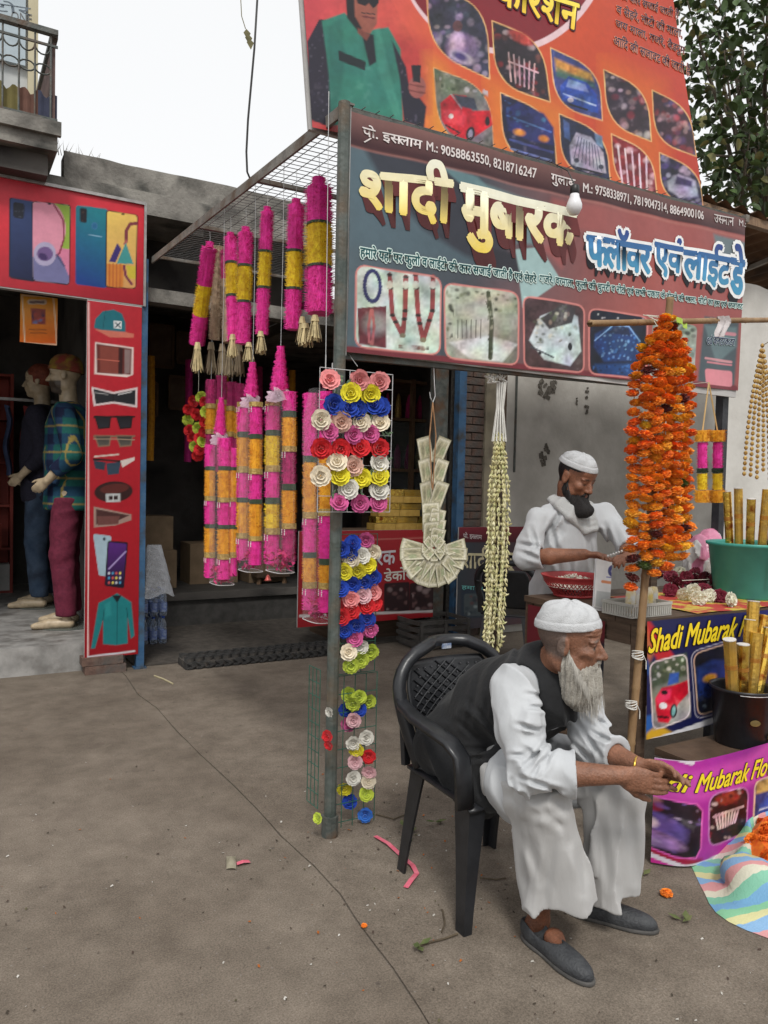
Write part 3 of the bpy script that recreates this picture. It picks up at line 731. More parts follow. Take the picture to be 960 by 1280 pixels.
def ph2():
    pr.grad(K(590,200), (226, 190, 96), K(700,600), (202, 150, 92)); pr.line([K(750,258), K(710,262), K(688,300), K(690,355)], 4.0, (122, 50, 62)); pr.line([K(690,355), K(680,370)], 3, (170, 90, 90))
    pr.poly([K(640,365), K(662,398), K(630,472), K(594,468)], (58, 44, 108)); pr.poly([K(686,362), K(728,480), K(636,478)], (64, 142, 140)); pr.poly([K(584,478), K(676,484), K(672,610), K(584,604)], (200, 122, 50))
    for q in range(4): pr.line([K(598+q*20,480), K(596+q*20,606)], 1.5, (178, 96, 44))
    pr.poly([K(690,488), K(740,492), K(738,560), K(700,560)], (196, 176, 60)); pr.line([K(676,490), K(686,545), K(718,590)], 3.0, (110, 40, 70))
inside(scr, ph2); pr.ell(*K(671,208), 2, 1.2, (12, 10, 14)); pr.mottle(.05, 4); pr.build('print', PRINTM, S)
MB().bar((-2.4, 3.255, 3.612), (-.07, 3.255, 3.612), .022).build('top_edge', m_alu, S); MB().bar((-.072, 3.255, 2.83), (-.072, 3.255, 3.62), .018).build('side_edge', m_alu, S)

# ---- tall red panel with merchandise
a, b = pY(109, 376, 3.27), pY(177, 378, 3.27); z0 = pY(140, 820, 3.27).z
S = thing('merchandise_panel', 'tall narrow red panel printed with cap, wallets, sunglasses, belt and shirt', 'poster panel', ((a.x+b.x)/2, 3.27, z0))
MB().box((a.x, 3.262, z0), (b.x, 3.295, 2.828)).build('panel', m_back, S)
pr = Print((a.x, 3.258, z0), (1, 0, 0), (0, 0, 1), b.x-a.x, 2.82-z0, .0075)
pr.grad((140, 375), (176, 42, 52), (140, 820), (138, 12, 24), [(.3, (170, 26, 40))])
K = lambda x, y: (x/4.364, 220+y/4.364); L5 = lambda x, y: (x/3.045, 440+y/3.045)
pr.line([(111, 378), (110, 822)], 1.6, (222, 190, 186)); pr.line([(110, 821), (168, 814)], 2.2, (190, 190, 196))
pr.poly([K(513,830), K(520,780), K(560,738), K(620,728), K(665,750), K(684,800), K(684,852), K(600,850)], (28, 104, 116)); pr.poly([K(516,835), K(690,852), K(730,862), K(728,882), K(600,880)], (196, 110, 92))
pr.poly([K(620,790), K(664,792), K(662,834), K(622,832)], (214, 220, 220)); pr.line([K(630,800), K(656,826)], 1.6, (40, 60, 70)); pr.line([K(656,800), K(630,826)], 1.6, (40, 60, 70)); pr.line([K(575,735), K(560,840)], 1, (20, 80, 92))
pr.poly([K(518,905), K(728,935), K(726,1085), K(690,1098), K(515,1080)], (214, 196, 190)); pr.poly([K(526,915), K(718,942), K(714,1085), K(528,1072)], (96, 40, 36)); pr.poly([K(545,925), K(650,935), K(645,1080), K(545,1072)], (124, 60, 50)); pr.poly([K(648,935), K(672,940), K(668,1082), K(646,1080)], (50, 22, 22)); pr.poly([K(680,944), K(712,948), K(708,1075), K(680,1080)], (130, 110, 108)); pr.line([K(528,1000), K(650,1010)], 1, (180, 96, 80))
pr.poly([L5(348,132), L5(432,152), L5(524,134), L5(522,212), L5(432,196), L5(356,206)], (205, 190, 190)); pr.poly([L5(356,140), L5(432,160), L5(516,144), L5(514,202), L5(432,188), L5(364,198)], (30, 34, 38)); pr.line([L5(432,160), L5(432,188)], 1.2, (12, 12, 14)); pr.line([L5(450,162), L5(500,152)], 1.3, (190, 190, 190)); pr.line([L5(362,154), L5(410,162)], 1.1, (150, 150, 150))
def glasses(y, c, h, rim):
    pr.line([L5(358,y), L5(512,y-2)], 2.2, rim)
    for xx in (394, 476):
        pr.poly([L5(xx-36,y-6), L5(xx+30,y-4), L5(xx+24,y+h), L5(xx-20,y+h+4)], rim, 1.2); pr.polygrad([L5(xx-30,y-1), L5(xx+25,y), L5(xx+19,y+h-5), L5(xx-17,y+h-2)], L5(xx,y), c, L5(xx,y+h), tuple(min(255, int(q*1.7)) for q in c))
glasses(248, (22, 22, 26), 42, (12, 12, 14)); glasses(322, (50, 48, 44), 36, (120, 98, 80)); pr.line([L5(356,330), L5(512,334)], 1.2, (150, 130, 110))
pr.poly([L5(356,412), L5(402,420), L5(398,450), L5(362,444)], (40, 54, 68)); pr.poly([L5(404,424), L5(460,418), L5(452,464), L5(410,468)], (44, 62, 78)); pr.line([L5(356,408), L5(462,416)], 2.2, (16, 18, 20)); pr.line([L5(360,398), L5(450,390)], 2, (196, 180, 170)); pr.poly([L5(458,414), L5(512,400), L5(512,412), L5(466,440)], (205, 192, 186))
pr.ell(*L5(432,532), 24, 13, (46, 22, 22), -4); pr.ell(*L5(436,520), 18, 6, (84, 36, 32), -6); pr.poly([L5(402,540), L5(458,538), L5(458,570), L5(404,572)], (176, 178, 178)); pr.poly([L5(414,548), L5(448,547), L5(448,562), L5(415,563)], (40, 20, 20)); pr.line([L5(431,544), L5(431,568)], 1.2, (190, 190, 190))
pr.poly([L5(356,588), L5(500,618), L5(500,640), L5(440,660), L5(358,668)], (148, 122, 112)); pr.poly([L5(366,598), L5(492,622), L5(430,650), L5(366,656)], (66, 38, 36)); pr.poly([L5(370,625), L5(455,625), L5(450,655), L5(372,660)], (98, 60, 56))
pr.poly(rrect([L5(354,692), L5(424,700), L5(410,855), L5(376,850)], .15), (150, 172, 184)); pr.ell(*L5(397,712), 1.6, 2.2, (40, 50, 60)); pr.poly(rrect([L5(410,718), L5(488,724), L5(472,900), L5(398,890)], .12), (18, 14, 28)); pr.polygrad(rrect([L5(414,724), L5(482,730), L5(468,894), L5(404,886)], .1), L5(440,730), (78, 34, 110), L5(440,890), (16, 12, 34)); pr.line([L5(478,760), L5(415,825)], 2, (150, 130, 180))
for r_ in range(3):
    for c_ in range(4): pr.ell(*L5(415+c_*14, 842+r_*18), 1.4, 1.7, [(190, 190, 200), (70, 140, 180), (190, 80, 80), (210, 190, 90)][(r_+c_) % 4])
pr.poly([L5(375,955), L5(425,930), L5(445,918), L5(466,930), L5(500,952), L5(512,1080), L5(498,1092), L5(486,1010), L5(486,1110), L5(440,1116), L5(392,1112), L5(392,1020), L5(362,1128), L5(346,1130)], (24, 112, 116), 1.5)
pr.poly([L5(426,926), L5(462,926), L5(446,956)], (16, 22, 30)); pr.line([L5(446,950), L5(444,1112)], 1, (12, 74, 80)); pr.line([L5(392,1020), L5(398,975)], 1.2, (10, 72, 78)); pr.line([L5(486,1010), L5(482,975)], 1.2, (10, 72, 78)); pr.poly([L5(398,960), L5(420,950), L5(424,1000), L5(400,1010)], (44, 140, 140), 3, .5)
pr.mottle(.05, 3); pr.build('print', PRINTM, S)
for k, (x0, z) in enumerate(((a.x+.0, 0.0), (a.x-.02, .066))):
    t = MB().box((x0, 3.22+.01*k, z+.001), (x0+.30, 3.36, z+.063)); solo(t, 'brick', m_brick, ['lower red brick under the tall red panel', 'upper red brick under the tall red panel'][k], 'brick', 'bricks under the red panel')

# ---- orange leaflet hanging inside the left shop
pr = Print((0, 0, 0), (1, 0, 0), (0, 0, 1), 1, 1, .5)
a, b = pY(25, 368, 3.5), pY(71, 432, 3.5)
S = thing('orange_leaflet', 'small orange paper leaflet hanging in the left shop opening', 'poster', (a.x, 3.5, b.z))
pr = Print((a.x, 3.5, b.z), (1, 0, 0), (0, 0, 1), b.x-a.x, a.z-b.z, .008, lambda u, v: .03*np.sin(v*6))
K = lambda x, y: (x/4.364, 220+y/4.364)
pr.grad((45, 368), (212, 152, 40), (55, 432), (208, 92, 26)); pr.line([K(160,690), K(240,692)], 6, (196, 180, 160)); pr.line([K(165,692), K(236,692)], 3, (110, 90, 90)); pr.poly([K(165,725), K(245,730), K(248,812), K(172,810)], (140, 60, 50)); pr.dots([K(165,725), K(245,730), K(248,812), K(172,810)], [(60, 40, 70), (190, 70, 50), (90, 120, 170)], 12, 3, 5); pr.line([K(160,838), K(250,842)], 1.4, (150, 80, 30)); pr.line([K(165,856), K(252,860)], 1.4, (150, 80, 30)); pr.ring([(27,370),(66,372),(71,431),(31,429)], 1.6, (222, 200, 170))
pr.build('paper', PRINTM, S)

# ---- main banner
wav = lambda u, v: .006*np.sin(u*7+1)*np.sin(v*5+.5) + .004*np.sin(u*17+v*3)
S = thing('shop_banner', 'long dark Hindi shop banner with cream and blue lettering below the hoarding', 'banner', (1.3, 0, 2.05))
BN = S
eu = np.array([1, 0, .0178]); eu /= np.linalg.norm(eu)
pr = Print((.026, -.012, 2.044), eu, (0, 0, 1), 2.56, .985, .0052, wav); PM = pr
K = lambda x, y: (420+x/1.846, 130+y/1.846); K8 = lambda x, y: (690+x/4, 280+y/4); K7 = lambda x, y: (430+x/3.556, 290+y/3.556)
pr.grad((437, 300), (82, 98, 106), (930, 380), (150, 82, 80), [(.3, (66, 72, 80)), (.5, (110, 78, 80)), (.75, (158, 84, 78))])
pr.poly([K(30,100), K(200,130), K(420,400), K(30,330)], (78, 98, 108), 20, .8); pr.poly([K(60,85), K(260,120), K(345,205), K(420,395), K(300,350), K(200,290), K(110,180)], (46, 46, 56), 8, .9)
pr.poly([K(232,135), K(325,170), K(420,262), K(415,330), K(320,215)], (92, 122, 128), 3); pr.poly([K(320,180), K(500,235), K(500,330), K(420,320)], (112, 142, 146), 6, .8)
pr.poly([K(415,335), K(470,330), K(518,408), K(430,470), K(424,415)], (150, 178, 178), 2); pr.poly([K(330,330), K(415,345), K(430,410), K(330,385)], (40, 40, 48), 4)
pr.poly([K(500,215), K(860,290), K(870,330), K(560,290), K(520,380), K(470,330)], (152, 84, 82), 8, .8)
pr.poly([K(870,300), K(945,320), K(945,400), K(885,390)], (98, 122, 128), 4, .9); pr.poly([K(850,490), K(930,498), K(920,660), K(836,640)], (72, 84, 90), 3); pr.poly([K(850,510), K(925,515), K(925,560), K(880,600)], (96, 116, 120), 3)
pr.polygrad([(430, 130), (935, 268), (935, 296), (430, 180)], (600, 180), (120, 84, 80), (592, 212), (60, 30, 34), 2); pr.line([(437, 181), (933, 299)], 2, (176, 118, 108), 3, .6)
pr.line([(430, 437), (918, 486)], 9, (112, 44, 52), 2)
cells = [[(444,331),(552,347),(550,444),(443,434)], [(556,353),(648,366),(647,457),(557,447)], [(654,370),(732,382),(731,466),(655,459)], [(738,385),(809,396),(807,474),(738,467)], [(815,399),(872,407),(868,480),(812,476)]]
fills = [(186, 200, 190), (150, 152, 140), (70, 52, 54), (26, 30, 46), (150, 160, 150)]
for q, c in zip(cells, fills): pr.poly(rrect(q, .14), c); 
# first cell: two garlands, a necklace and a small red picture
pr.poly([K7(55,340), K7(186,330), K7(186,515), K7(62,500)], (96, 44, 50)); pr.ell(*K7(140,410), 14, 12, (150, 150, 150), 0, 14)
for aa in np.linspace(0, 6.28, 30): pr.ell(*K7(123+36*math.cos(aa), 242+68*math.sin(aa)), 2.6, 2.6, (44, 46, 92))
pr.line([K7(115,350), K7(105,420), K7(108,490), K7(122,500), K7(130,420), K7(122,350)], 3.4, (166, 96, 96))
for x0, x1, xm, yb in ((203, 275, 262, 460), (318, 395, 352, 480)):
    for p, q in (((x0, 190), (x0+12, 370)), ((x0+12, 370), (xm, yb)), ((x1, 200), (x1-2, 350)), ((x1-2, 350), (xm, yb))):
        pr.line([K7(*p), K7(*q)], 6, (140, 66, 66)); 
        for t in (.0, .33): pr.ell(*K7(p[0]+(q[0]-p[0])*t, p[1]+(q[1]-p[1])*t), 3.6, 2.2, (46, 36, 34))
    pr.ell(*K7(x0, 235), 4, 5, (190, 190, 180)); pr.ell(*K7(x1, 235), 4, 5, (190, 190, 180)); pr.ell(*K7(xm, yb), 4, 3, (120, 110, 90))
pr.dots([K7(240,495), K7(380,505), K7(380,530), K7(240,520)], [(70, 50, 44), (110, 70, 60)], 12, 4, 6)
# second cell: flower-hung canopy and table
pr.polygrad(rrect(cells[1], .14), (560, 360), (196, 196, 180), (640, 450), (120, 120, 108)); pr.poly([K7(500,320), K7(640,300), K7(640,470), K7(500,470)], (176, 176, 166), 3); pr.poly([K7(470,490), K7(640,460), K7(770,500), K7(700,580), K7(560,560)], (204, 206, 200), 3)
pr.dots([K7(455,235), K7(770,290), K7(770,380), K7(640,360), K7(620,290), K7(500,300), K7(490,470), K7(455,480)], [(60, 60, 46), (110, 112, 84), (40, 42, 34), (170, 168, 150)], 120, 3, 7); pr.line([K7(640,270), K7(655,400), K7(650,560)], 5, (70, 74, 56)); pr.dots([K7(630,270), K7(665,270), K7(665,570), K7(640,570)], [(60, 62, 44), (150, 150, 130)], 30, 2.5, 8)
for q in range(6): pr.line([K7(510+q*20,390), K7(510+q*20,470)], 1.2, (90, 88, 80))
# third cell: car dressed with flowers
K3 = lambda x, y: K(x, y)
pr.poly([K(445,545), K(470,490), K(520,470), K(560,490), K(568,570), K(540,605), K(480,590)], (186, 196, 198), 2); pr.poly([K(470,495), K(520,462), K(556,470), K(545,505), K(490,520)], (60, 56, 58), 2); pr.dots([K(450,500), K(540,455), K(570,520), K(500,560), K(452,550)], [(190, 186, 170), (92, 100, 78), (150, 130, 120), (60, 66, 52)], 70, 2.6, 9); pr.line([K(450,560), K(500,585)], 2, (60, 64, 70)); pr.ell(*K(470,575), 2, 2, (40, 40, 44)); pr.ell(*K(540,560), 3, 5, (30, 30, 34))
# fourth cell: car outlined in blue lights
car = [K(598,560), K(600,530), K(640,508), K(675,510), K(700,540), K(706,570), K(690,592), K(620,595)]
pr.poly(car, (36, 62, 116), 3); pr.dots(car, [(70, 120, 190), (130, 170, 220), (24, 40, 84)], 130, 1.6, 10); pr.poly([K(625,528), K(648,512), K(676,516), K(680,535)], (24, 28, 44), 2, .8); pr.line([K(600,545), K(640,510), K(676,512), K(702,548)], 1.4, (130, 170, 220)); pr.poly([K(600,600), K(700,598), K(690,630), K(610,625)], (34, 76, 136), 4, .8); pr.dots([K(592,600), K(712,600), K(700,632), K(596,625)], [(60, 110, 180), (20, 34, 70)], 40, 2, 12); pr.dots([K(600,480), K(712,492), K(712,505), K(600,500)], [(220, 220, 230)], 5, 1.2, 11)
pr.dots(cells[4], [(60, 64, 60), (200, 204, 196), (110, 120, 108), (36, 40, 40)], 60, 4, 13)
for i_, q in enumerate(cells): pr.grain(q, .26, .14, i_)
for q in cells[:4]: pr.ring(rrect(q, .14), 2.0, (206, 130, 124))
pr.poly(rrect([K8(765,722), K8(905,735), K8(905,815), K8(770,800)], .2), (206, 130, 140)); pr.line([K8(770,670), K8(900,690)], 3, (196, 140, 146)); pr.line([K8(780,690), K8(900,705)], 2.4, (190, 120, 130)); pr.line([K8(840,540), K8(915,552)], 4, (190, 130, 140))
pr.mottle(.08, 3); pr.build('print', PRINTM, S)
lettering(pr, 'शादी', [K(48,118), K(262,140), K(258,288), K(52,240)], (246, 240, 214), S, (232, 204, 84), .003, .040, 0, shadow=(.11, -.30), sc=(104, 40, 40))
lettering(pr, 'मुबारक', [K(282,190), K(548,258), K(542,372), K(286,338)], (246, 240, 214), S, (232, 204, 84), .003, .040, 0, shadow=(.11, -.30), sc=(104, 40, 40))
for body, q in (('फ~लॉवर', [K8(158,22), K8(484,88), K8(478,278), K8(172,228)]), ('एवं', [K8(504,82), K8(648,112), K8(634,312), K8(506,282)]), ('लाईट', [K8(650,108), K8(900,160), K8(868,362), K8(652,318)]), ('डे', [K8(884,140), K8(950,155), K8(938,392), K8(884,376)])):
    lettering(pr, body, q, (36, 60, 132), S, (70, 150, 186), .003, .038, .11, (232, 236, 238), shadow=(-.08, -.24), sc=(24, 22, 32))
lettering(pr, 'हमारे यहाँ पर फुलो व लाईटो की कार सजाई जाती है एवं सेहरे', [(447, 305), (668, 346), (668, 361), (447, 326)], (16, 74, 78), S, None,   .003, .022, .10, (206, 224, 218))
lettering(pr, 'गजरे, वरमाला, फुलो की चुनरी व नोटो एवं सभी पकार के डोलने की माला, नोटो का हार एवं सजावट', [(672, 345), (926, 388), (925, 398), (672, 361)], (16, 74, 78), S, None,   .003, .022, .10, (206, 224, 218))
lettering(pr, 'पो. इस~लाम', [K(54,42), K(190,80), K(188,110), K(56,72)], (216, 208, 206), S, None, .003, .024)
lettering(pr, '/', [K(66,74), K(76,77), K(68,88), K(58,85)], (216, 208, 206), S, None, .003, .03)
lettering(pr, 'M.: 9058863550, 8218716247', [K(200,88), K(456,156), K(456,182), K(200,112)], (214, 206, 204), S, None, .003, .022)
lettering(pr, 'गुलाब', [K(490,168), K(546,184), K(546,210), K(490,194)], (214, 206, 204), S, None, .003, .022)
lettering(pr, 'M.: 9758338971, 7819047314, 8864900106', [K(563,192), K(840,264), K(840,286), K(563,216)], (208, 200, 198), S, None, .003, .022)
lettering(pr, 'उस~मान', [K(866,270), K(910,280), K(910,300), K(866,288)], (196, 188, 186), S, None, .003, .012)
lettering(pr, 'M.:', [K(922,284), K(939,289), K(939,302), K(922,298)], (196, 188, 186), S, None, .003, .012)
lettering(pr, 'ed कनटरकटर', [K8(770,590), K8(912,612), K8(908,645), K8(770,636)], (24, 34, 70), S, None, .003, .01, .05, (176, 190, 196))
MB().box((.028, -.002, 2.05), (2.58, .012, 3.03)).build('backing', m_back, S)
t = MB(); t.bar((.02, .03, 2.035), (2.6, .03, 2.08), .03); t.build('frame_bar', m_iron, S); t = MB(); t.bar((.02, .03, 3.04), (2.6, .03, 3.085), .03); t.build('frame_bar', m_iron, S)
MB().bar((.018, -.004, 2.03), (.018, -.004, 3.06), .016).build('edge_strip', m_alu, S)

# ---- upper hoarding leaning back above the banner
S = thing('upper_hoarding', 'large red and orange hoarding with a man in green vest leaning above the banner', 'hoarding', (1.2, .2, 3.05))
eu = np.array([1, 0, .045]); eu /= np.linalg.norm(eu); ev = np.array([0, .2, .98]); ev /= np.linalg.norm(ev)
pr = Print((-.075, .15, 3.0), eu, ev, 2.52, 1.85, .0062, lambda u, v: .004*np.sin(u*5+v*4))
K = lambda x, y: (370+x/1.811, y/1.811)
pr.grad((380, 80), (196, 72, 76), (860, 150), (190, 62, 36), [(.22, (214, 92, 72)), (.36, (214, 100, 52)), (.6, (204, 84, 36))])
pr.poly([K(290,120), K(330,150), K(480,380), K(300,320)], (228, 160, 50), 26, .8); pr.poly([K(430,180), K(620,240), K(590,400), K(440,340)], (220, 140, 46), 30, .65); pr.poly([K(690,130), K(830,190), K(850,460), K(690,420)], (214, 112, 34), 30, .7)
pr.poly([K(205,60), K(300,100), K(300,250), K(215,230)], (178, 48, 56), 24, .7)
pr.ell(*K(470,-130), 132, 140, (232, 214, 206), 14); pr.ell(*K(466,-136), 128, 136, (128, 16, 30), 14)
# printed man
pr.poly([K(25,95), K(52,45), K(95,45), K(90,240), K(80,290), K(30,270)], (34, 32, 46)); pr.dots([K(25,95), K(60,50), K(80,60), K(80,285), K(30,265)], [(92, 92, 104), (58, 58, 74)], 50, 1.6, 20)
pr.poly([K(58,48), K(110,28), K(150,70), K(210,60), K(238,110), K(242,280), K(80,285), K(74,170)], (44, 128, 104), 2); pr.poly([K(70,60), K(100,45), K(112,130), K(92,260), K(78,262)], (34, 104, 88), 5, .7); pr.poly([K(96,115), K(158,140), K(156,160), K(96,138)], (18, 34, 34)); pr.poly([K(148,70), K(176,78), K(182,140), K(166,150)], (22, 26, 34), 2); pr.poly([K(180,66), K(190,62), K(214,170), K(240,270), K(226,276), K(186,160)], (64, 150, 122), 4, .7)
pr.poly([K(218,90), K(250,150), K(256,190), K(296,240), K(290,290), K(244,276), K(236,180)], (30, 30, 44), 2); pr.dots([K(218,90), K(250,150), K(256,190), K(290,240), K(286,286), K(244,276)], [(88, 88, 100)], 26, 1.5, 22)
pr.ell(*K(275,196), 11, 14, (160, 96, 84)); pr.line([K(258,190), K(290,196)], 2, (120, 62, 54)); pr.line([K(258,204), K(292,210)], 2, (120, 62, 54)); pr.poly([K(262,146), K(284,146), K(282,186), K(266,184)], (26, 26, 32))
pr.poly([K(128,-10), K(186,-10), K(184,52), K(168,76), K(148,70), K(132,40)], (150, 92, 70), 2); pr.poly([K(112,-30), K(132,-20), K(134,36), K(150,64), K(140,70), K(116,40)], (24, 20, 24), 2); pr.poly([K(136,-16), K(190,-12), K(188,6), K(176,18), K(166,6), K(158,12), K(140,6)], (20, 18, 24)); pr.line([K(152,36), K(178,40)], 2, (96, 40, 40)); pr.line([K(150,28), K(180,31)], 1.4, (40, 28, 26)); pr.poly([K(140,62), K(168,78), K(160,92), K(140,74)], (122, 70, 54), 2)
Q = [[(295,-24),(430,8),(438,180),(305,115)], [(443,48),(560,92),(575,232),(450,192)], [(577,107),(688,158),(695,272),(585,240)], [(697,157),(795,205),(805,320),(707,280)], [(805,205),(893,248),(905,355),(812,320)],
     [(313,153),(440,202),(448,350),(325,312)], [(462,210),(580,262),(590,385),(470,350)], [(595,258),(703,302),(712,418),(600,385)], [(715,302),(808,345),(820,450),(722,418)], [(823,345),(913,388),(922,478),(828,445)]]
Q = [[K(*p) for p in q] for q in Q]
fl = [(52, 56, 72), (36, 26, 34), (52, 66, 120), (44, 34, 44), (58, 30, 44), (150, 140, 130), (26, 30, 58), (30, 40, 66), (110, 24, 32), (34, 30, 54)]
dc = [[(150, 140, 160), (90, 80, 120), (180, 170, 180), (70, 90, 100)], [(150, 36, 40), (190, 170, 164), (110, 60, 50), (30, 20, 26)], None, [(190, 180, 176), (130, 40, 52), (60, 50, 60), (150, 130, 120)], [(170, 80, 80), (90, 80, 130), (180, 150, 150), (120, 30, 40)],
      None, None, None, [(210, 190, 180), (160, 40, 40), (120, 20, 26)], [(130, 130, 160), (90, 70, 130), (190, 190, 200), (40, 36, 70)]]
for i, (q, c, d) in enumerate(zip(Q, fl, dc)):
    lc = leafcell(q); pr.poly(lc, c)
    if d: pr.dots(lc, d, 60, 5, 30+i, .75)
    pr.ring(lc, 1.4, (236, 190, 120))
pr.ell(*K(375,110), 20, 18, (130, 110, 150), 20, 6); pr.ell(*K(365,100), 9, 14, (196, 176, 190), 0, 6); pr.ell(*K(365,60), 6, 7, (90, 60, 60)); pr.ell(*K(375,130), 16, 7, (178, 170, 184), 25, 3); pr.ell(*K(372,128), 9, 4, (80, 70, 120), 25, 3)
for k in range(6): pr.line([K(480+k*12,120+k*5), K(486+k*10,185+k*4)], 2, (196, 170, 166))
pr.ell(*K(508,85), 16, 7, (170, 60, 44), 25, 4); pr.line([K(480,140), K(548,165)], 2, (206, 180, 176))
# blue car in the third cell
cl = leafcell(Q[2]); pr.poly([K(586,130), K(670,165), K(676,185), K(590,160)], (190, 150, 60), 4); pr.poly([K(590,150), K(676,186), K(680,200), K(590,172)], (60, 110, 80), 4, .8); pr.poly([K(598,196), K(618,172), K(660,186), K(682,214), K(686,256), K(640,246), K(602,226)], (30, 72, 156), 2); pr.poly([K(618,178), K(656,190), K(664,208), K(612,196)], (120, 150, 190), 2); pr.line([K(606,212), K(680,238)], 2, (150, 180, 220)); pr.ell(*K(622,226), 4, 3, (180, 190, 200)); pr.line([K(620,236), K(660,248)], 2.4, (16, 20, 40))
# red convertible
pr.polygrad(leafcell(Q[5]), K(330,170), (96, 110, 84), K(400,345), (132, 128, 128)); pr.dots([K(320,160), K(436,205), K(436,230), K(330,200)], [(50, 66, 44), (90, 106, 76), (190, 196, 190)], 30, 4, 44)
pr.poly([K(328,232), K(352,212), K(386,216), K(400,250), K(440,250), K(446,282), K(410,306), K(384,318), K(348,298), K(330,270)], (196, 24, 40), 1.6); pr.poly([K(332,248), K(372,246), K(386,262), K(380,286), K(340,274)], (226, 70, 84), 4, .7); pr.poly([K(356,212), K(404,222), K(412,250), K(374,240)], (60, 70, 80), 1.6); pr.line([K(352,212), K(376,244)], 1.6, (150, 150, 150)); pr.ell(*K(396,302), 5.5, 9, (26, 24, 28), 10); pr.ell(*K(396,302), 3, 5.5, (150, 150, 156), 10); pr.ell(*K(434,274), 3, 6, (30, 26, 30)); pr.ell(*K(352,262), 3, 3, (230, 220, 220)); pr.line([K(340,282), K(372,300)], 2.2, (50, 16, 22)); pr.poly([K(330,300), K(380,325), K(446,300), K(447,345), K(340,318)], (120, 116, 116), 3, .8)
# dark car with orange lamps
pr.poly([K(474,250), K(500,232), K(560,258), K(582,290), K(584,330), K(530,320), K(480,295)], (34, 44, 104), 3); pr.line([K(478,262), K(576,300)], 2, (70, 110, 170)); pr.ell(*K(505,300), 7, 4, (206, 140, 50), 15, 3); pr.ell(*K(560,315), 6, 4, (206, 140, 50), 15, 3); pr.line([K(485,316), K(580,346)], 3, (60, 70, 120)); pr.line([K(486,336), K(576,364)], 2, (110, 130, 170)); pr.dots([K(470,225), K(575,265), K(575,300), K(480,280)], [(60, 110, 160), (20, 24, 60)], 24, 3, 50)
# white striped car
pr.poly([K(618,330), K(634,300), K(668,310), K(696,345), K(702,392), K(660,392), K(622,372)], (172, 178, 184), 2)
for k in range(8): pr.line([K(640+k*6,310+k*3), K(628+k*9,360+k*4)], 1.1, (70, 80, 100))
pr.poly([K(604,270), K(618,280), K(620,320), K(606,310)], (70, 100, 150), 2); pr.poly([K(676,300), K(694,308), K(696,336), K(680,326)], (96, 130, 150), 2); pr.ell(*K(634,364), 3.4, 3, (60, 66, 80)); pr.ell(*K(690,378), 3.4, 3, (60, 66, 80)); pr.line([K(636,380), K(692,394)], 2.4, (24, 26, 36))
for k in range(5): pr.line([K(730+k*16,330+k*6), K(740+k*14,425+k*4)], 2.2, (212, 196, 190))
pr.poly([K(842,410), K(866,394), K(904,410), K(910,446), K(870,446), K(844,430)], (170, 176, 188), 3); pr.poly([K(862,398), K(896,410), K(896,424), K(858,416)], (60, 50, 90), 3)
for i_, q in enumerate(Q): pr.grain(leafcell(q), .38, .14, i_)
pr.grain([K(25,60), K(120,-30), K(200,-30), K(300,150), K(300,290), K(25,290)], .12, .1, 3)
pr.line([(852, 0), (886, 266)], 2, (236, 200, 190))
pr.mottle(.06, 3); pr.c *= np.array((.80, .68, .78)); pr.build('print', PRINTM, S)
lettering(pr, 'कोरेशन', [K(440,-62), K(630,8), K(626,92), K(440,22)], (240, 220, 90), S, (230, 190, 50), .003, .02, .06, (60, 10, 20))
for body, q in (('फूल व लाईटो', [(745,-34),(862,10),(862,32),(745,-8)]), ('की कार सजाई जाती है', [(722,2),(858,52),(858,76),(722,26)]), ('व सेहरे, नोटो की माला,', [(714,32),(868,94),(868,122),(714,60)]), ('जय माला, गजरे, बैडरूम', [(713,66),(875,134),(875,164),(713,94)]), ('आिद की सजावट की जाती है', [(710,102),(888,180),(888,210),(710,132)])):
    lettering(pr, body, [K(*p) for p in q], (34, 20, 52), S, None, .003, .014, .05, (228, 150, 120))
t = MB(); t.obox((1.18, .20+.165, 3.0+.9), (1.26, .008, .92), Matrix.Rotation(-math.atan(.2/.98), 3, 'X')); t.build('backing', m_back, S)
for xx in (.0, 1.2, 2.36): MB().bar((xx, .20, 3.02), (xx, .60, 4.85), .03).build('frame_post', m_iron, S)
for v_ in (.06, .95): MB().bar((-.05, .20+.2*v_, 3.0+.98*v_), (2.45, .20+.2*v_, 3.1+.98*v_), .025).build('frame_bar', m_iron, S)

# ---- red banner and dark banner at the back of the stall
def small_banner(name, label, corners, Y, base, words, extra=None, bottom=None):
    a, b = pY(*corners[0], Y), pY(*corners[1], Y)
    S = thing(name, label, 'banner', ((a.x+b.x)/2, Y, b.z))
    pr = Print((a.x, Y, b.z), (1, 0, 0), (0, 0, 1), b.x-a.x, a.z-b.z, .009); base(pr)
    pr.build('print', PRINTM, S)
    for w in words: lettering(pr, w[0], w[1], w[2], S, None, .003, .02, *w[3:])
    MB().box((a.x, Y+.004, b.z), (b.x, Y+.02, a.z)).build('backing', m_back, S)
    return S
def rb(pr):
    pr.grad((380, 665), (140, 26, 34), (540, 770), (150, 24, 32)); pr.line([(420, 676), (538, 672)], 1.5, (190, 120, 110), 1, .6)
    for x0 in (437, 480, 512): pr.poly(rrect([(x0,729),(x0+32,727),(x0+32,764),(x0,766)], .1), (40, 20, 24)); pr.dots([(x0+2,731),(x0+30,729),(x0+30,762),(x0+2,764)], [(110, 80, 80), (70, 26, 30), (30, 16, 20), (150, 130, 130)], 22, 4, int(x0))
    pr.line([(375, 770), (540, 764)], 3, (196, 190, 188))
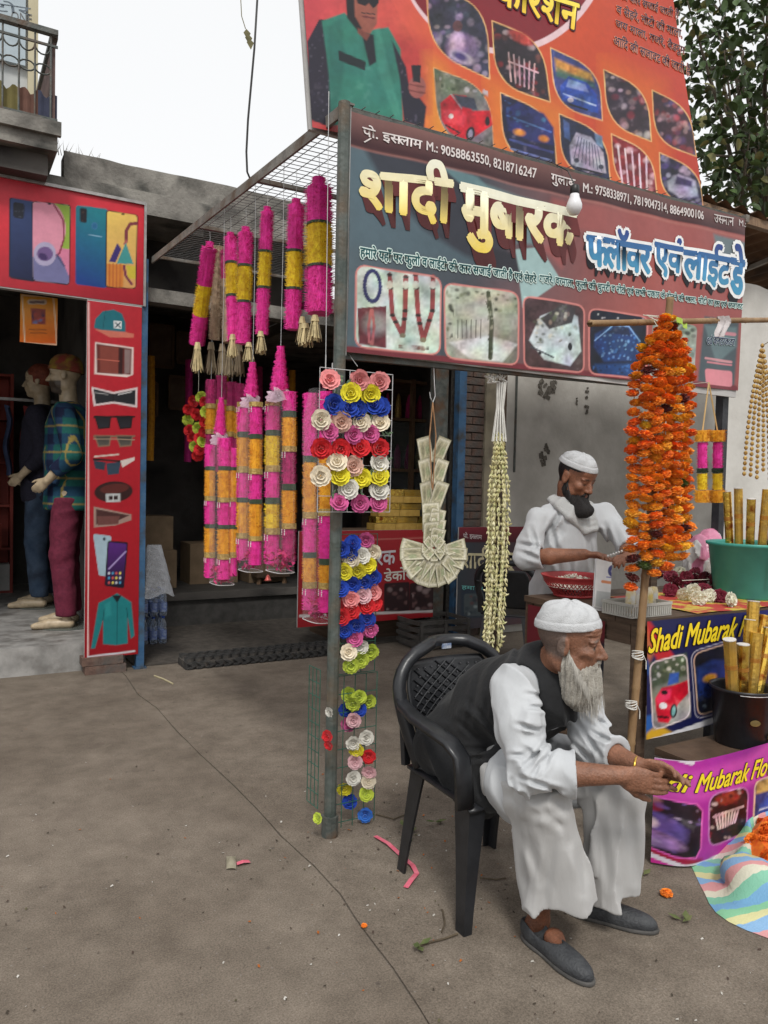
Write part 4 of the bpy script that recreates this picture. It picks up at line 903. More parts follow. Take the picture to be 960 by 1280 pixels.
small_banner('red_banner', 'red Hindi banner behind the hanging money garland', [(374, 664), (541, 771)], 3.24, rb,
             [('रक', [(470,690),(494,688),(494,705),(470,707)], (196, 190, 196)), ('फल', [(500,687),(520,686),(520,703),(500,705)], (196, 190, 196)), ('डेकोरेशन', [(480,711),(534,706),(534,722),(480,727)], (206, 200, 190))])
def db(pr):
    pr.grad((576, 700), (54, 62, 70), (700, 720), (92, 60, 62)); pr.polygrad([(570,656),(720,656),(720,678),(570,678)], (600,658), (120, 40, 52), (600,678), (70, 24, 34)); pr.poly([(576,735),(720,735),(720,772),(576,772)], (40, 52, 66), 3)
    for x0 in (580, 612): pr.poly(rrect([(x0,742),(x0+28,742),(x0+28,770),(x0,770)], .15), (70, 80, 84)); pr.dots([(x0,742),(x0+28,742),(x0+28,770),(x0,770)], [(140, 150, 150), (40, 50, 60), (90, 60, 60)], 18, 3, int(x0))
small_banner('dark_banner', 'dark Hindi banner low behind the pale yellow bud garland', [(574, 659), (705, 775)], 3.2, db,
             [('पो. इस~लाम', [(579,665),(602,667),(602,675),(579,673)], (200, 190, 190)), ('शादी', [(577,684),(613,684),(613,713),(577,711)], (206, 196, 160)), ('मुबा', [(626,690),(664,694),(664,722),(626,718)], (206, 196, 160)), ('हमारे यहाँ पर फुलो व', [(577,730),(660,736),(660,744),(577,738)], (110, 180, 176))])
# ================================================================ awning frame with wire mesh roof
A = thing('awning_frame', 'iron awning frame with wire mesh roof over the flower stall', 'awning', (0, 0, 0))
t = MB(); t.tube([(0, 0, .002), (0, 0, .09)], .036, 10); t.build('post_sleeve', m_iron, A)
t = MB(); t.tube([(0, 0, .0905), (.0, .0, 3.06)], .026, 10); t.build('post', mat('dark_green_iron', (.055, .07, .062), (.10, .115, .105), 14, .5, .4, 50, c3=(.12, .085, .055), s3=6), A)
p = pY(909, 560, .02); t = MB(); t.box((p.x-.025, .04, 0), (p.x+.025, .09, 3.1)); t.build('post', mat('black_iron', (.02, .022, .026), (.045, .045, .05), 12, .5, .3, 50), A)
m_ang = mat('angle_iron', (.16, .15, .135), (.26, .245, .22), 14, .6, .4, 50, c3=(.11, .075, .05), s3=7)
t = MB(); t.bar((-.005, -.02, 3.03), (-.005, 3.3, 3.205), .012, .05); t.bar((.014, -.02, 3.053), (.014, 3.3, 3.228), .045, .008); t.build('side_bar', m_ang, A)
t = MB(); t.bar((2.6, -.02, 3.08), (2.6, 3.3, 3.24), .03, .04); t.build('side_bar', m_ang, A)
for yy in (1.1, 2.2, 3.27):
    MB().bar((0, yy, 3.055+yy*.053), (2.6, yy, 3.09+yy*.048), .02, .022).build('cross_bar', m_ang, A)
t = MB(); zf = lambda x, y: 3.064+.053*y+.014*x
for i in range(60):
    y = .03+i*.0545
    if y < 3.28: t.bar((.0, y, zf(0, y)), (2.6, y, zf(2.6, y)), .0028)
for i in range(38):
    x = .03+i*.068
    t.bar((x, 0, zf(x, 0)+.003), (x, 3.28, zf(x, 3.28)+.003), .0028)
o = t.build('wire_mesh', mat('mesh_wire', (.10, .10, .10), (.17, .165, .16), 20, .5, metal=.4), A); o['kind'] = 'stuff'

m_wire = mat('galv_wire', (.42, .42, .42), (.55, .55, .54), 30, .4, metal=.5)
m_thread = mat('thread', (.5, .48, .42), (.6, .58, .5), 30, .8)
def hook(p, name='hook', s=.03):
    t = MB(); t.tube([p+Vector((0, 0, .05)), p+Vector((0, 0, .01))]+[p+Vector((s*.5*(1-math.cos(a)), 0, -s*.5*math.sin(a)-.0)) for a in np.linspace(0, math.pi, 7)]+[p+Vector((s, 0, .02))], .0025, 5)
    return t

# ================================================================ tinsel garlands
C_PINK, C_YEL, C_ORA, C_GRN, C_STRAW = (.84, .028, .30), (.85, .50, .012), (.85, .33, .016), (.035, .06, .03), (.52, .42, .22)
m_tin = {k: mat('tinsel_'+k, tuple(v*.75 for v in c), tuple(min(.85, v*1.25) for v in c), 26, .65, sheen=.15) for k, c in dict(pink=C_PINK, yellow=C_YEL, orange=C_ORA, green=C_GRN, straw=C_STRAW, beige=(.40, .30, .20), magenta=(.42, .02, .14)).items()}
m_gold = mat('gold_band', (.36, .23, .06), (.56, .40, .14), 60, .4, .5, 120, metal=.35)
def tinsel(pts, r, n, length=.5, seed=0, w=.0022):
    """fuzzy cylinder: a core with fine radial blades"""
    rr = random.Random(seed); mb = MB(); pts = [Vector(p) for p in pts]
    mb.tube(pts, r*.82, 10)
    seg = [(pts[i+1]-pts[i]).length for i in range(len(pts)-1)]; tot = sum(seg)
    for k in range(n):
        q = rr.random()*tot; i = 0
        while i < len(seg)-1 and q > seg[i]: q -= seg[i]; i += 1
        p = pts[i].lerp(pts[i+1], q/seg[i]); d = (pts[i+1]-pts[i]).normalized()
        u = Vector((1, 0, 0)) if abs(d.x) < .8 else Vector((0, 1, 0)); u = (u-d*u.dot(d)).normalized(); v = d.cross(u)
        a = rr.random()*6.283; e = u*math.cos(a)+v*math.sin(a); t = e.cross(d)
        b = p+e*r*.6; tip = p+e*r*rr.uniform(.9, 1.16)+d*rr.uniform(-.25, .12)*r+t*rr.uniform(-.3, .3)*r
        mb._add([b-t*w-d*w, b+t*w+d*w, tip], [(0, 1, 2)])
    return mb
def tassel(top, L, r, seed):
    rr = random.Random(seed); mb = MB(); mb.tube([top, top-Vector((0, 0, L*.25))], [r*.35, r*.55], 7)
    for k in range(46):
        a = rr.random()*6.283; e = Vector((math.cos(a), math.sin(a), 0)); q = math.sqrt(rr.random())
        p0 = top-Vector((0, 0, L*.06))+e*r*.35*q; p1 = top-Vector((0, 0, L*rr.uniform(.85, 1.05)))+e*r*q*1.05
        t = e.cross(Vector((0, 0, 1)))*.0028; mb._add([p0-t, p0+t, p1+t*1.3, p1-t*1.3], [(0, 1, 2, 3)])
    return mb
def strip(G, xs, ys, kinds, X, wpx, seed, wf=1.18):
    """one strand: xs = (x top, x bottom) in the picture, ys = section limits"""
    y0, y1 = ys[0], ys[-1]
    P = lambda y: pX(xs[0]+(xs[1]-xs[0])*(y-y0)/(y1-y0), y, X)
    D = proj(P((y0+y1)/2))[2][0]; r = wpx/2*wf*D/F
    for k, (a, b) in enumerate(zip(ys[:-1], ys[1:])):
        kd = kinds[k]
        if kd in ('gold', 'band'):
            t = MB(); t.tube([P(a), P(b)], r*.98 if kd == 'gold' else r*.9, 10); t.build('gold_band' if kd == 'gold' else 'green_band', m_gold if kd == 'gold' else m_tin['green'], G)
        else:
            L = (P(a)-P(b)).length
            tinsel([P(a), P((a+b)/2), P(b)], r, int(5200*L*r/.05), seed=seed+k).build(kd+'_section', m_tin[kd], G)
    return P, r
def hang(G, p, top, m=None, w=.0014):
    t = MB(); t.tube([p, p.lerp(top, .5)+Vector((.004, .003, 0)), top], w, 4); t.build('string', m or m_wire, G)
roofz = lambda p: zf(max(0, p.x), max(0, p.y))
grp = 'pink and yellow tinsel garlands under the roof'
spec = [  # strands ((xtop,xbot),(y limits)), width, tassels, label
    ([((262, 246), (310, 357, 395, 431), 17)], [(247, 428, 36)], 'pink and yellow tinsel garland, leftmost of the upper row'),
    ([((288, 292), (297, 328, 331, 369, 372, 426), 15), ((307, 304), (291, 331, 334, 376, 379, 430), 17)], [(291, 418, 28), (311, 428, 24)], 'double pink and yellow tinsel garland, second from the left in the upper row'),
    ([((334, 327), (265, 313, 316, 358, 361, 418), 15)], [(326, 414, 28)], 'slim pink and yellow tinsel garland, third from the left in the upper row'),
    ([((370, 366), (257, 313, 316, 360, 363, 412), 19)], [(378, 396, 34)], 'pink and yellow tinsel garland left of the largest one in the upper row'),
    ([((398, 399), (235, 280, 283, 333, 336, 392), 30)], [(394, 394, 32), (382, 404, 28)], 'largest pink and yellow tinsel garland, rightmost of the upper row')]
for i, (strs, tas, lab) in enumerate(spec):
    X = .15
    c = pX(strs[0][0][1], strs[0][1][-1], X); G = thing('tinsel_garland', lab, 'garland', c, grp)
    for j, (xs, ys, w) in enumerate(strs):
        kinds = ['pink', 'band', 'yellow', 'band', 'pink'] if len(ys) == 6 else ['pink', 'yellow', 'pink']
        P, r = strip(G, xs, ys, kinds, X+.02*j, w, 100+i*20+j*7)
        top = P(ys[0]); tinsel([top+Vector((0, 0, r*.7)), top], r*.55, 160, seed=i).build('tip', m_tin['pink'], G)
        hang(G, top+Vector((0, 0, r*.6)), Vector((top.x, top.y, roofz(top))))
    for j, (tx, ty, L) in enumerate(tas):
        p = pX(tx, ty, X-.03); D = proj(p)[2][0]
        tassel(p, L*D/F, 8.5*D/F*(1.25 if i == 4 else 1), 7*i+j).build('straw_tassel', m_tin['straw'], G)
# dull beige garland behind the first
G = thing('beige_garland', 'dull beige tinsel garland with many straw tassels behind the pink ones', 'garland', pX(276, 430, .28))
for j, (x0, x1, y1) in enumerate(((274, 268, 425), (282, 285, 428), (296, 300, 430))):
    P, r = strip(G, (x0, x1), (308+6*j, 350, y1), ['beige', 'beige'] if j != 1 else ['magenta', 'beige'], .30+.03*j, 13, 300+j)
    hang(G, P(308+6*j), Vector((P(308).x, P(308).y, roofz(P(308)))))
for j, (tx, ty) in enumerate(((264, 428), (278, 430), (288, 432), (299, 430))):
    p = pX(tx, ty, .3); D = proj(p)[2][0]; tassel(p, 38*D/F, 9*D/F, 50+j).build('straw_tassel', mat('old_straw', (.24, .19, .12), (.36, .29, .19), 20, .8), G)

# ---- plastic wrapped garlands
film = plastic_film('clear_film', (.98, .97, .98), .055, .15)
def wrapped(lab, X, cone, strands, sl, seed):
    """cone=(x,y0,y1,w); strands=[(x0,x1,w,ys,kinds,dX)]; sl=(xl,xr,ytop,ybot)"""
    G = thing('wrapped_garland', lab, 'garland', pX((sl[0]+sl[1])/2, sl[3], X), 'garlands in clear plastic sleeves')
    if cone:
        p0, p1 = pX(cone[0], cone[1], X), pX(cone[0]-2, cone[2], X); D = proj(p0)[2][0]; w = cone[3]/2*D/F
        mb = MB()
        for k in range(6):
            a, b = p0.lerp(p1, k/6), p0.lerp(p1, (k+1)/6); q = tinsel([a, b], w*(.38+.62*(k+.5)/6), 190, seed=seed+k)
            base = len(mb.v); mb.v += q.v; mb.f += [tuple(i+base for i in f) for f in q.f]
        mb.build('cone', m_tin['pink'], G); top = Vector((p0.x, p0.y, roofz(p0))); hang(G, p0, top)
        q = MB(); q.lathe([(w*.7, .005), (w*1.05, -.012), (w*1.25, -.04), (w*1.5, -.06)], p1, 14, cap=False); q.v = [(a+.012*math.sin(i*2.1), b+.01*math.sin(i*1.3), c+.010*math.sin(i*1.7)) for i, (a, b, c) in enumerate(q.v)]; q.build('paper_ruff', plastic_film('ruff_film', (.85, .62, .74), .5, .3), G, True)
    for j, (x0, x1, w, ys, kinds, dX) in enumerate(strands):
        P, r = strip(G, (x0, x1), ys, kinds, X+dX, w, seed+j*11, .96)
        for k, kd in enumerate(kinds):
            if kd == 'gold' and k < len(kinds)-1:
                for s_ in (-.5, .4):
                    c = P(ys[k+1])+Vector((-r*.95, -r*.3+s_*r, 0)); b = MB()
                    for q in range(4): b.lathe([(.0015, .003), (.0035, 0), (.0015, -.003)], c-Vector((0, 0, .004+q*.008)), 5)
                    b.build('bead_string', mat('pearl', (.75, .70, .68), (.8, .76, .74), 10, .3), G)['kind'] = 'stuff'
    # sleeve: soft box round the strands
    P0 = lambda x, y, dx: pX(x, y, X+dx)
    mb = MB(); n = 18; rows = 14
    c0, c1 = P0((sl[0]+sl[1])/2, sl[2], .0), P0((sl[0]+sl[1])/2, sl[3], .0); D = proj(c0)[2][0]; hw = (sl[1]-sl[0])/2*D/F*1.02
    def ringpt(k, t):
        a = 2*math.pi*k/n; c = c0.lerp(c1, t); f = 1+.05*float(vnoise(np.array([math.cos(a)*2, math.sin(a)*2, t*7+seed]), 1.3))
        sh = min(1, .55+t*3) if t < .15 else 1.0
        ca, sa = math.cos(a), math.sin(a); ex = .62
        return c + Vector((abs(ca)**ex*math.copysign(1, ca)*hw*.55*f*sh, abs(sa)**ex*math.copysign(1, sa)*hw*f*sh, 0))
    for j in range(rows+1):
        for k in range(n): mb.v.append(tuple(ringpt(k, j/rows)))
    for j in range(rows):
        for k in range(n): mb.f.append((j*n+k, j*n+(k+1) % n, (j+1)*n+(k+1) % n, (j+1)*n+k))
    mb.f.append(tuple(range(rows*n, rows*n+n)))
    mb.build('plastic_sleeve', film, G, True)
    rim = MB(); rim.tube([ringpt(k, 1.0) for k in range(n)]+[ringpt(0, 1.0)], .0022, 4, False); rim.build('sleeve_seam', plastic_film('seam_film', (.85, .85, .85), .8, .3), G)
    # crumpled petals lying at the bottom of the sleeve
    rr = random.Random(seed); pm = MB()
    for k in range(70):
        c = ringpt(rr.randrange(n), 1.0).lerp(c1, rr.random())+Vector((0, 0, rr.uniform(.01, .10))); R = Matrix.Rotation(rr.uniform(0, 6), 3, (rr.random(), rr.random(), rr.random()+.1))
        s = rr.uniform(.010, .02); pm._add([c+R@Vector((-s, -s*.5, 0)), c+R@Vector((s, -s*.4, s*.3)), c+R@Vector((s*.8, s*.6, 0)), c+R@Vector((-s*.8, s*.5, s*.3))], [(0, 1, 2, 3)])
    pm.build('loose_petals', mat('petal_red', (.42, .02, .05), (.55, .03, .22), 60, .6), G)['kind'] = 'stuff'
    return G
o_ = ['pink', 'band', 'orange', 'gold', 'pink', 'band', 'orange', 'gold', 'pink']
wrapped('shortest plastic wrapped pink and orange garland, leftmost of the wrapped ones', .05, (277, 497, 543, 17),
        [(263, 262, 15, (556, 583, 588, 620, 626, 655, 660, 690, 697, 722), o_, .06), (281, 280, 19, (548, 583, 588, 622, 628, 656, 661, 692, 699, 724), o_, 0), (292, 291, 12, (560, 584, 588, 622, 627, 656, 661, 690, 697, 720), o_, .05)], (255, 299, 545, 729), 400)
wrapped('plastic wrapped pink and orange garland with pink cone, second of the wrapped ones', .05, (316, 453, 496, 20),
        [(304, 303, 17, (503, 509, 540, 547, 583, 591, 622, 628, 666, 673, 700), ['gold', 'pink', 'band', 'orange', 'gold', 'pink', 'band', 'orange', 'gold', 'pink'], .03), (320, 319, 19, (503, 509, 543, 549, 586, 593, 624, 630, 670, 676, 706), ['gold', 'pink', 'band', 'orange', 'gold', 'pink', 'band', 'orange', 'gold', 'pink'], 0)], (292, 334, 500, 713), 500)
wrapped('tallest plastic wrapped garland with yellow and pink bands and a bell', .05, (351, 433, 488, 24),
        [(341, 340, 21, (502, 508, 538, 545, 582, 590, 622, 630, 660, 668, 705), ['gold', 'pink', 'band', 'yellow', 'gold', 'pink', 'band', 'yellow', 'gold', 'pink'], 0), (362, 361, 20, (490, 514, 522, 558, 565, 605, 613, 654, 661, 702), ['pink', 'band', 'orange', 'gold', 'magenta', 'band', 'orange', 'gold', 'magenta'], .04)], (326, 374, 488, 714), 600)
wrapped('plastic wrapped garland partly behind the flower panel', .10, None,
        [(388, 387, 20, (492, 570, 578, 640, 648, 690, 697, 727, 735, 762), ['pink', 'band', 'orange', 'gold', 'pink', 'band', 'orange', 'gold', 'pink'], .02), (407, 407, 20, (490, 560, 568, 636, 645, 698, 706, 728, 736, 765), ['pink', 'band', 'orange', 'gold', 'pink', 'band', 'orange', 'gold', 'pink'], .0)], (372, 421, 486, 775), 700)
c = pX(335, 716, .05); t = MB(); t.lathe([(.003, .03), (.010, .022), (.014, .008), (.021, 0)], c-Vector((0, 0, .04)), 10); solo(t, 'small_bell', mat('red_foil', (.5, .06, .05), (.7, .2, .17), 20, .3, metal=.4), 'tiny red foil bell hanging below the tallest wrapped garland', 'bell', None, True)

# ---- red and gold hanging decoration with a garland of small red and lime flowers
G = thing('red_gold_hanging', 'red and gold tasselled hanging behind the leftmost wrapped garland', 'decoration', pX(278, 590, .45))
for j, (x, y0, y1) in enumerate(((264, 475, 585), (277, 470, 590), (290, 478, 585), (300, 480, 570))):
    P, r = strip(G, (x, x-1), (y0, y0+30, y0+36, y0+62, y0+68, y1), ['magenta', 'gold', 'orange', 'gold', 'magenta'], .45+.02*j, 12, 800+j*9)
    p = P(y0); hang(G, p, Vector((p.x, p.y, roofz(p))))
# ================================================================ flower meshes shared by many flowers
def rosette(seed=0, layers=((8, 1.0, .18), (7, .82, .5), (6, .6, .85), (5, .36, 1.2)), cup=.5):
    """fabric rose of radius 1 facing +Z"""
    rr = random.Random(seed); mb = MB()
    for li, (n, R, tilt) in enumerate(layers):
        off = rr.random()*6.28
        for k in range(n):
            a = off+2*math.pi*k/n+rr.uniform(-.15, .15); ca, sa = math.cos(a), math.sin(a); w = R*.62*rr.uniform(.85, 1.1); tl = tilt+rr.uniform(-.12, .12); wob = rr.uniform(-.12, .12)
            def fn(u, v):
                s = (u-.5)*2; width = w*math.sin(math.pi*(.22+.70*v))**.8; rad = R*(.12+.88*v); h = rad*math.sin(tl*v)+cup*.25*v*s*s*R+wob*v*s*R + .05*li+.12*math.sin(s*3+li)*v*v*R*.6
                x = rad*math.cos(tl*v); return Vector((ca*x-sa*s*width, sa*x+ca*s*width, h))
            mb.grid(fn, 4, 3)
    return mb
m_flow = ocmat('fabric_petal', .75, .22, .2)
ROSES = [rosette(k).mesh('fabric_rose', m_flow, True) for k in range(4)]
def pompon(seed=0, n=110, flat=.62):
    """dense ruffled flower head, radius 1, thread along Z"""
    rr = random.Random(seed); mb = MB(); mb.lathe([(.05, -flat*.7), (.62, -flat*.45), (.72, 0), (.62, flat*.45), (.05, flat*.7)], (0, 0, 0), 9)
    for k in range(n):
        z = 1-2*(k+.5)/n; a = k*2.39996+rr.uniform(-.2, .2); q = math.sqrt(1-z*z)
        e = Vector((q*math.cos(a), q*math.sin(a), z)); t = Vector((-math.sin(a), math.cos(a), 0)); u = e.cross(t)
        s = rr.uniform(.16, .26); S = lambda p: Vector((p.x, p.y, p.z*flat)); r0, r1 = .6, rr.uniform(.9, 1.12)
        tw = rr.uniform(-.6, .6); t2 = t*math.cos(tw)+u*math.sin(tw)
        mb._add([S(e*r0-t2*s*.5), S(e*r0+t2*s*.5), S(e*r1+t2*s*1.1+u*rr.uniform(-.1, .1)), S(e*r1*1.04-t2*s*.1), S(e*r1-t2*s*1.1+u*rr.uniform(-.1, .1))], [(0, 1, 2, 3), (0, 3, 4)])
    return mb
m_mari = ocmat('marigold_petal', .7, .3, .1)
POMS = [pompon(k).mesh('marigold', m_mari) for k in range(3)]
FC = dict(pink=(.72, .27, .27), yellow=(.70, .62, .03), blue=(.012, .05, .36), cream=(.72, .64, .50), peach=(.70, .45, .36), magenta=(.60, .11, .30), red=(.60, .018, .025), white=(.66, .64, .58), lime=(.46, .55, .06), ltpink=(.68, .42, .45), bluel=(.03, .14, .50))
def face_rot(d, spin):
    """rotation that turns +Z towards direction d"""
    q = Vector(d).to_track_quat('Z', 'Y') @ Matrix.Rotation(spin, 3, 'Z').to_quaternion(); return q.to_euler()
m_mesh_w = mat('white_grid_wire', (.45, .45, .45), (.6, .6, .6), 20, .4, metal=.3)
m_mesh_g = mat('green_grid_wire', (.02, .09, .065), (.04, .14, .10), 20, .5)
def grid_panel(parent, p00, eu, ev, wu, wv, nu, nv, m, w=.0028):
    t = MB(); p00, eu, ev = Vector(p00), Vector(eu), Vector(ev)
    for i in range(nu+1): t.bar(p00+eu*(wu*i/nu), p00+eu*(wu*i/nu)+ev*wv, w)
    for j in range(nv+1): t.bar(p00+ev*(wv*j/nv)-Vector((0, .002, 0)), p00+ev*(wv*j/nv)+eu*wu-Vector((0, .002, 0)), w)
    o = t.build('wire_grid', m, parent); o['kind'] = 'stuff'; return o
rf = random.Random(5)
def put_flower(parent, p, r, col, d=(-.35, -1, .12)):
    dd = Vector(d)+Vector((rf.uniform(-.3, .3), rf.uniform(-.1, .1), rf.uniform(-.3, .3)))
    c = FC[col]; v = rf.uniform(.88, 1.12)
    return link('fabric_flower', rf.choice(ROSES), parent, p, face_rot(dd, rf.uniform(0, 6)), (r, r, r*.75), tuple(min(.85, q*v) for q in c))
def greens(parent, pts, seed):
    rr = random.Random(seed); t = MB()
    for p in pts:
        for k in range(4):
            a = rr.uniform(0, 6.28); L = rr.uniform(.02, .042); e = Vector((math.cos(a), -.25, math.sin(a))).normalized(); s = e.cross(Vector((0, 1, 0)))*.006
            q = p+Vector((rr.uniform(-.03, .03), .0, rr.uniform(-.03, .03))); t._add([q, q+e*L*.5+s, q+e*L, q+e*L*.5-s], [(0, 1, 2, 3)])
    t.build('leaves', mat('fabric_leaf', (.05, .10, .05), (.16, .24, .14), 40, .7), parent)['kind'] = 'stuff'

# ---- upper panel: white wire grid full of fabric roses
Y = -.06; a, b = pY(400, 459, Y), pY(487, 640, Y)
G = thing('flower_panel', 'hanging white wire panel covered with rows of coloured fabric roses', 'flower panel', (a.x, Y, b.z))
grid_panel(G, (a.x, Y, b.z), (1, 0, 0), (0, 0, 1), b.x-a.x, a.z-b.z, 5, 9, m_mesh_w, .0026)
C8 = lambda x, y: (370+x/4, 440+y/4)
FL = [(168,140,'pink'),(315,140,'pink'),(418,150,'pink'),(275,205,'yellow'),(370,212,'yellow'),(185,262,'blue'),(265,280,'blue'),(300,285,'blue'),(420,275,'blue'),(390,262,'blue'),(122,340,'cream'),(225,348,'peach'),(322,350,'cream'),(420,352,'cream'),
      (165,402,'magenta'),(285,415,'magenta'),(370,410,'magenta'),(125,482,'red'),(222,485,'red'),(320,480,'red'),(415,482,'red'),(205,548,'cream'),(285,570,'peach'),(415,555,'white'),(122,620,'cream'),(218,618,'yellow'),(325,630,'yellow'),(415,622,'yellow'),(262,685,'white'),(415,692,'white'),(215,752,'magenta'),(320,757,'magenta'),(410,757,'magenta')]
for x, y, c in FL: put_flower(G, pY(*C8(x, y), Y-.02), .0445 if c != 'magenta' else .04, c)
greens(G, [pY(*C8(x, y), Y-.012) for x, y in ((230,145),(225,205),(350,285),(440,400),(225,412),(350,575),(440,520),(300,720),(200,700),(260,340),(340,740))], 1)
p = pY(407, 459, Y); t = hook(p); t.tube([p+Vector((0, 0, .05)), Vector((p.x, p.y+.02, roofz(p)))], .0016, 4); t.build('hook', m_wire, G)
p = pY(447, 458, Y); t = MB(); t.tube([p, Vector((p.x, .03, 2.05))], .0016, 4); t.build('hook', m_wire, G)
# ---- two panels fixed to the iron post
C9 = lambda x, y: (370+x/2.98, 640+y/2.98)
Y = .035; a, b = pY(419, 668, Y), pY(468, 838, Y)
G = thing('post_flower_panel', 'narrow green wire panel of fabric roses on the upper half of the iron post', 'flower panel', (a.x, Y, b.z))
grid_panel(G, (a.x, Y, b.z), (1, 0, 0), (0, 0, 1), b.x-a.x, a.z-b.z, 3, 9, m_mesh_g)
FL = [(170,140,'blue'),(212,118,'blue'),(200,150,'blue'),(260,105,'magenta'),(205,178,'cream'),(285,150,'cream'),(245,163,'white'),(180,222,'yellow'),(230,218,'yellow'),(268,198,'yellow'),(165,285,'blue'),(210,268,'blue'),(255,262,'blue'),(288,242,'blue'),(205,325,'pink'),(250,310,'ltpink'),(288,298,'pink'),(170,392,'red'),(205,368,'red'),(265,350,'red'),(290,338,'red'),(180,440,'blue'),(225,425,'blue'),(265,400,'blue'),(220,470,'magenta'),(275,437,'magenta'),(195,522,'cream'),(238,500,'white'),(205,570,'lime'),(240,550,'lime'),(277,520,'lime')]
for x, y, c in FL: put_flower(G, pY(*C9(x, y), Y-.045), .038, c, (-.5, -1, 0))
greens(G, [pY(*C9(x, y), Y-.01) for x, y in ((160,350),(170,500),(280,370),(160,200),(240,130))], 2)
Y = .045; a, b = pY(416, 846, Y), pY(467, 1040, Y)
G = thing('low_flower_panel', 'green wire panel with sparse fabric roses near the foot of the post', 'flower panel', (a.x, Y, b.z))
grid_panel(G, (a.x, Y, b.z), (1, 0, 0), (0, 0, 1), b.x-a.x, a.z-b.z, 4, 9, m_mesh_g)
FL = [(195,680,'lime'),(235,690,'lime'),(270,705,'lime'),(213,715,'lime'),(185,735,'blue'),(235,735,'blue'),(195,790,'magenta'),(215,775,'ltpink'),(213,860,'white'),(262,840,'white'),(270,910,'red'),(220,930,'ltpink'),(272,968,'ltpink'),(225,886,'yellow'),(213,990,'white'),(270,1003,'cream'),(180,1030,'yellow'),(262,1050,'lime'),(200,1078,'blue'),(258,1128,'bluel')]
for x, y, c in FL: put_flower(G, pY(*C9(x, y), Y-.02 if x > 200 else Y+.02), .034, c, (-.5, -1, 0))
Y0 = .03; a, b = pX(404, 850, -.06), pX(398, 1025, -.06)
G = thing('side_flower_panel', 'green wire panel edge with few flowers behind the foot of the post', 'flower panel', (-.06, .2, b.z))
grid_panel(G, (-.035, .05, b.z+.02), Vector((-.05, .99, 0)).normalized(), (0, 0, 1), .10, a.z-b.z, 3, 10, m_mesh_g)
for x, y, c, r in ((125,745,'white',.022),(118,835,'red',.026),(122,868,'red',.022),(82,1140,'lime',.024)): put_flower(G, pX(*C9(x, y), -.07), r, c, (-1, -.5, 0))
# ---- loop of small red and lime flowers behind the wrapped garlands
G = thing('red_lime_garland', 'small loop garland of red and lime flowers at the stall side', 'garland', pX(247, 570, .42))
pts = [(252,497),(242,502),(236,512),(235,525),(237,538),(241,548),(244,558),(247,569),(250,562),(254,552),(256,540),(257,528),(258,515),(257,503),(246,518),(248,535),(250,548)]
for k, (x, y) in enumerate(pts): put_flower(G, pX(x, y, .42), .052, 'lime' if k % 3 == 0 else 'red', (-.5, -.87, 0))
t = MB(); t.tube([pX(248, 497, .42), Vector((.42, pX(248, 497, .42).y, 3.18))], .0015, 4); t.build('string', m_thread, G)

# ================================================================ garland of folded bank notes
NOTE = MB()
def ncol(u, v):
    e = min(u, 1-u, v*.6, (1-v)*.6); c = np.array((.46, .43, .29))*(1+.3*math.sin(u*19)*math.sin(v*23))
    if e < .035: c = np.array((.30, .28, .18))
    elif e < .09: c = np.array((.66, .63, .50))
    elif (u-.32)**2*2.2+(v-.5)**2 < .05: c = np.array((.27, .26, .17))
    elif .55 < u < .85 and .35 < v < .65: c = np.array((.33, .36, .22))
    return tuple(c)
NOTE.grid(lambda u, v: Vector((u-.5, .04*math.sin(u*3.1), v-.5)), 12, 10, ncol)
note_me = NOTE.mesh('bank_note', vcmat('note_paper', .8, .2, .2, 9, .2, 30), True)
Y = .03
G = thing('money_garland', 'garland of folded pale bank notes ending in a round fan', 'garland', pY(542, 735, Y))
sc_ = proj(pY(540, 600, Y))[2][0]/F
def note(px, py, w, h, ang, y=Y, tilt=0):
    link('bank_note', note_me, G, pY(px, py, y), (tilt+rf.uniform(-.12, .12), math.radians(ang), rf.uniform(-.15, .15)), (w*sc_, w*sc_, h*sc_))
for k, (cy, sp) in enumerate(((563, 15), (590, 14), (618, 12))):
    for s in (-1, 1): note(541+s*sp*.62, cy, 19, 34, s*17, Y-.004*k, .15)
for k, cy in enumerate((640, 652, 664)):
    note(542-3, cy, 25, 24, -4, Y-.012-.003*k); note(542+5, cy+5, 22, 18, 12, Y-.016-.003*k)
cx, cy = 543, 689
for k in range(13):
    a = math.radians(-105+k*210/12); note(cx+27*math.sin(a), cy+27*math.cos(a)+2, 15.5, 34, -math.degrees(a), Y-.002*(k % 2)-.006, .1)
for k in range(8):
    a = k*math.pi/4; note(cx+9*math.sin(a), cy-4+9*math.cos(a), 12, 16, -math.degrees(a), Y-.024-.002*(k % 2), 0)
t = MB(); t.tube([pY(541, 503, Y-.02), pY(537, 545, Y-.03), pY(540, 610, Y-.035)], .003, 5); t.tube([pY(541, 503, Y-.02), pY(545, 545, Y-.03), pY(541, 612, Y-.035)], .003, 5); t.build('cord', mat('brown_cord', (.25, .13, .06), (.36, .2, .1), 30, .8), G)
t = MB(); t.tube([pY(542, 452, Y), pY(543, 480, Y), pY(544, 495, Y), pY(541, 503, Y), pY(538, 497, Y), pY(537, 490, Y)], .0024, 5); t.build('hook', m_wire, G)

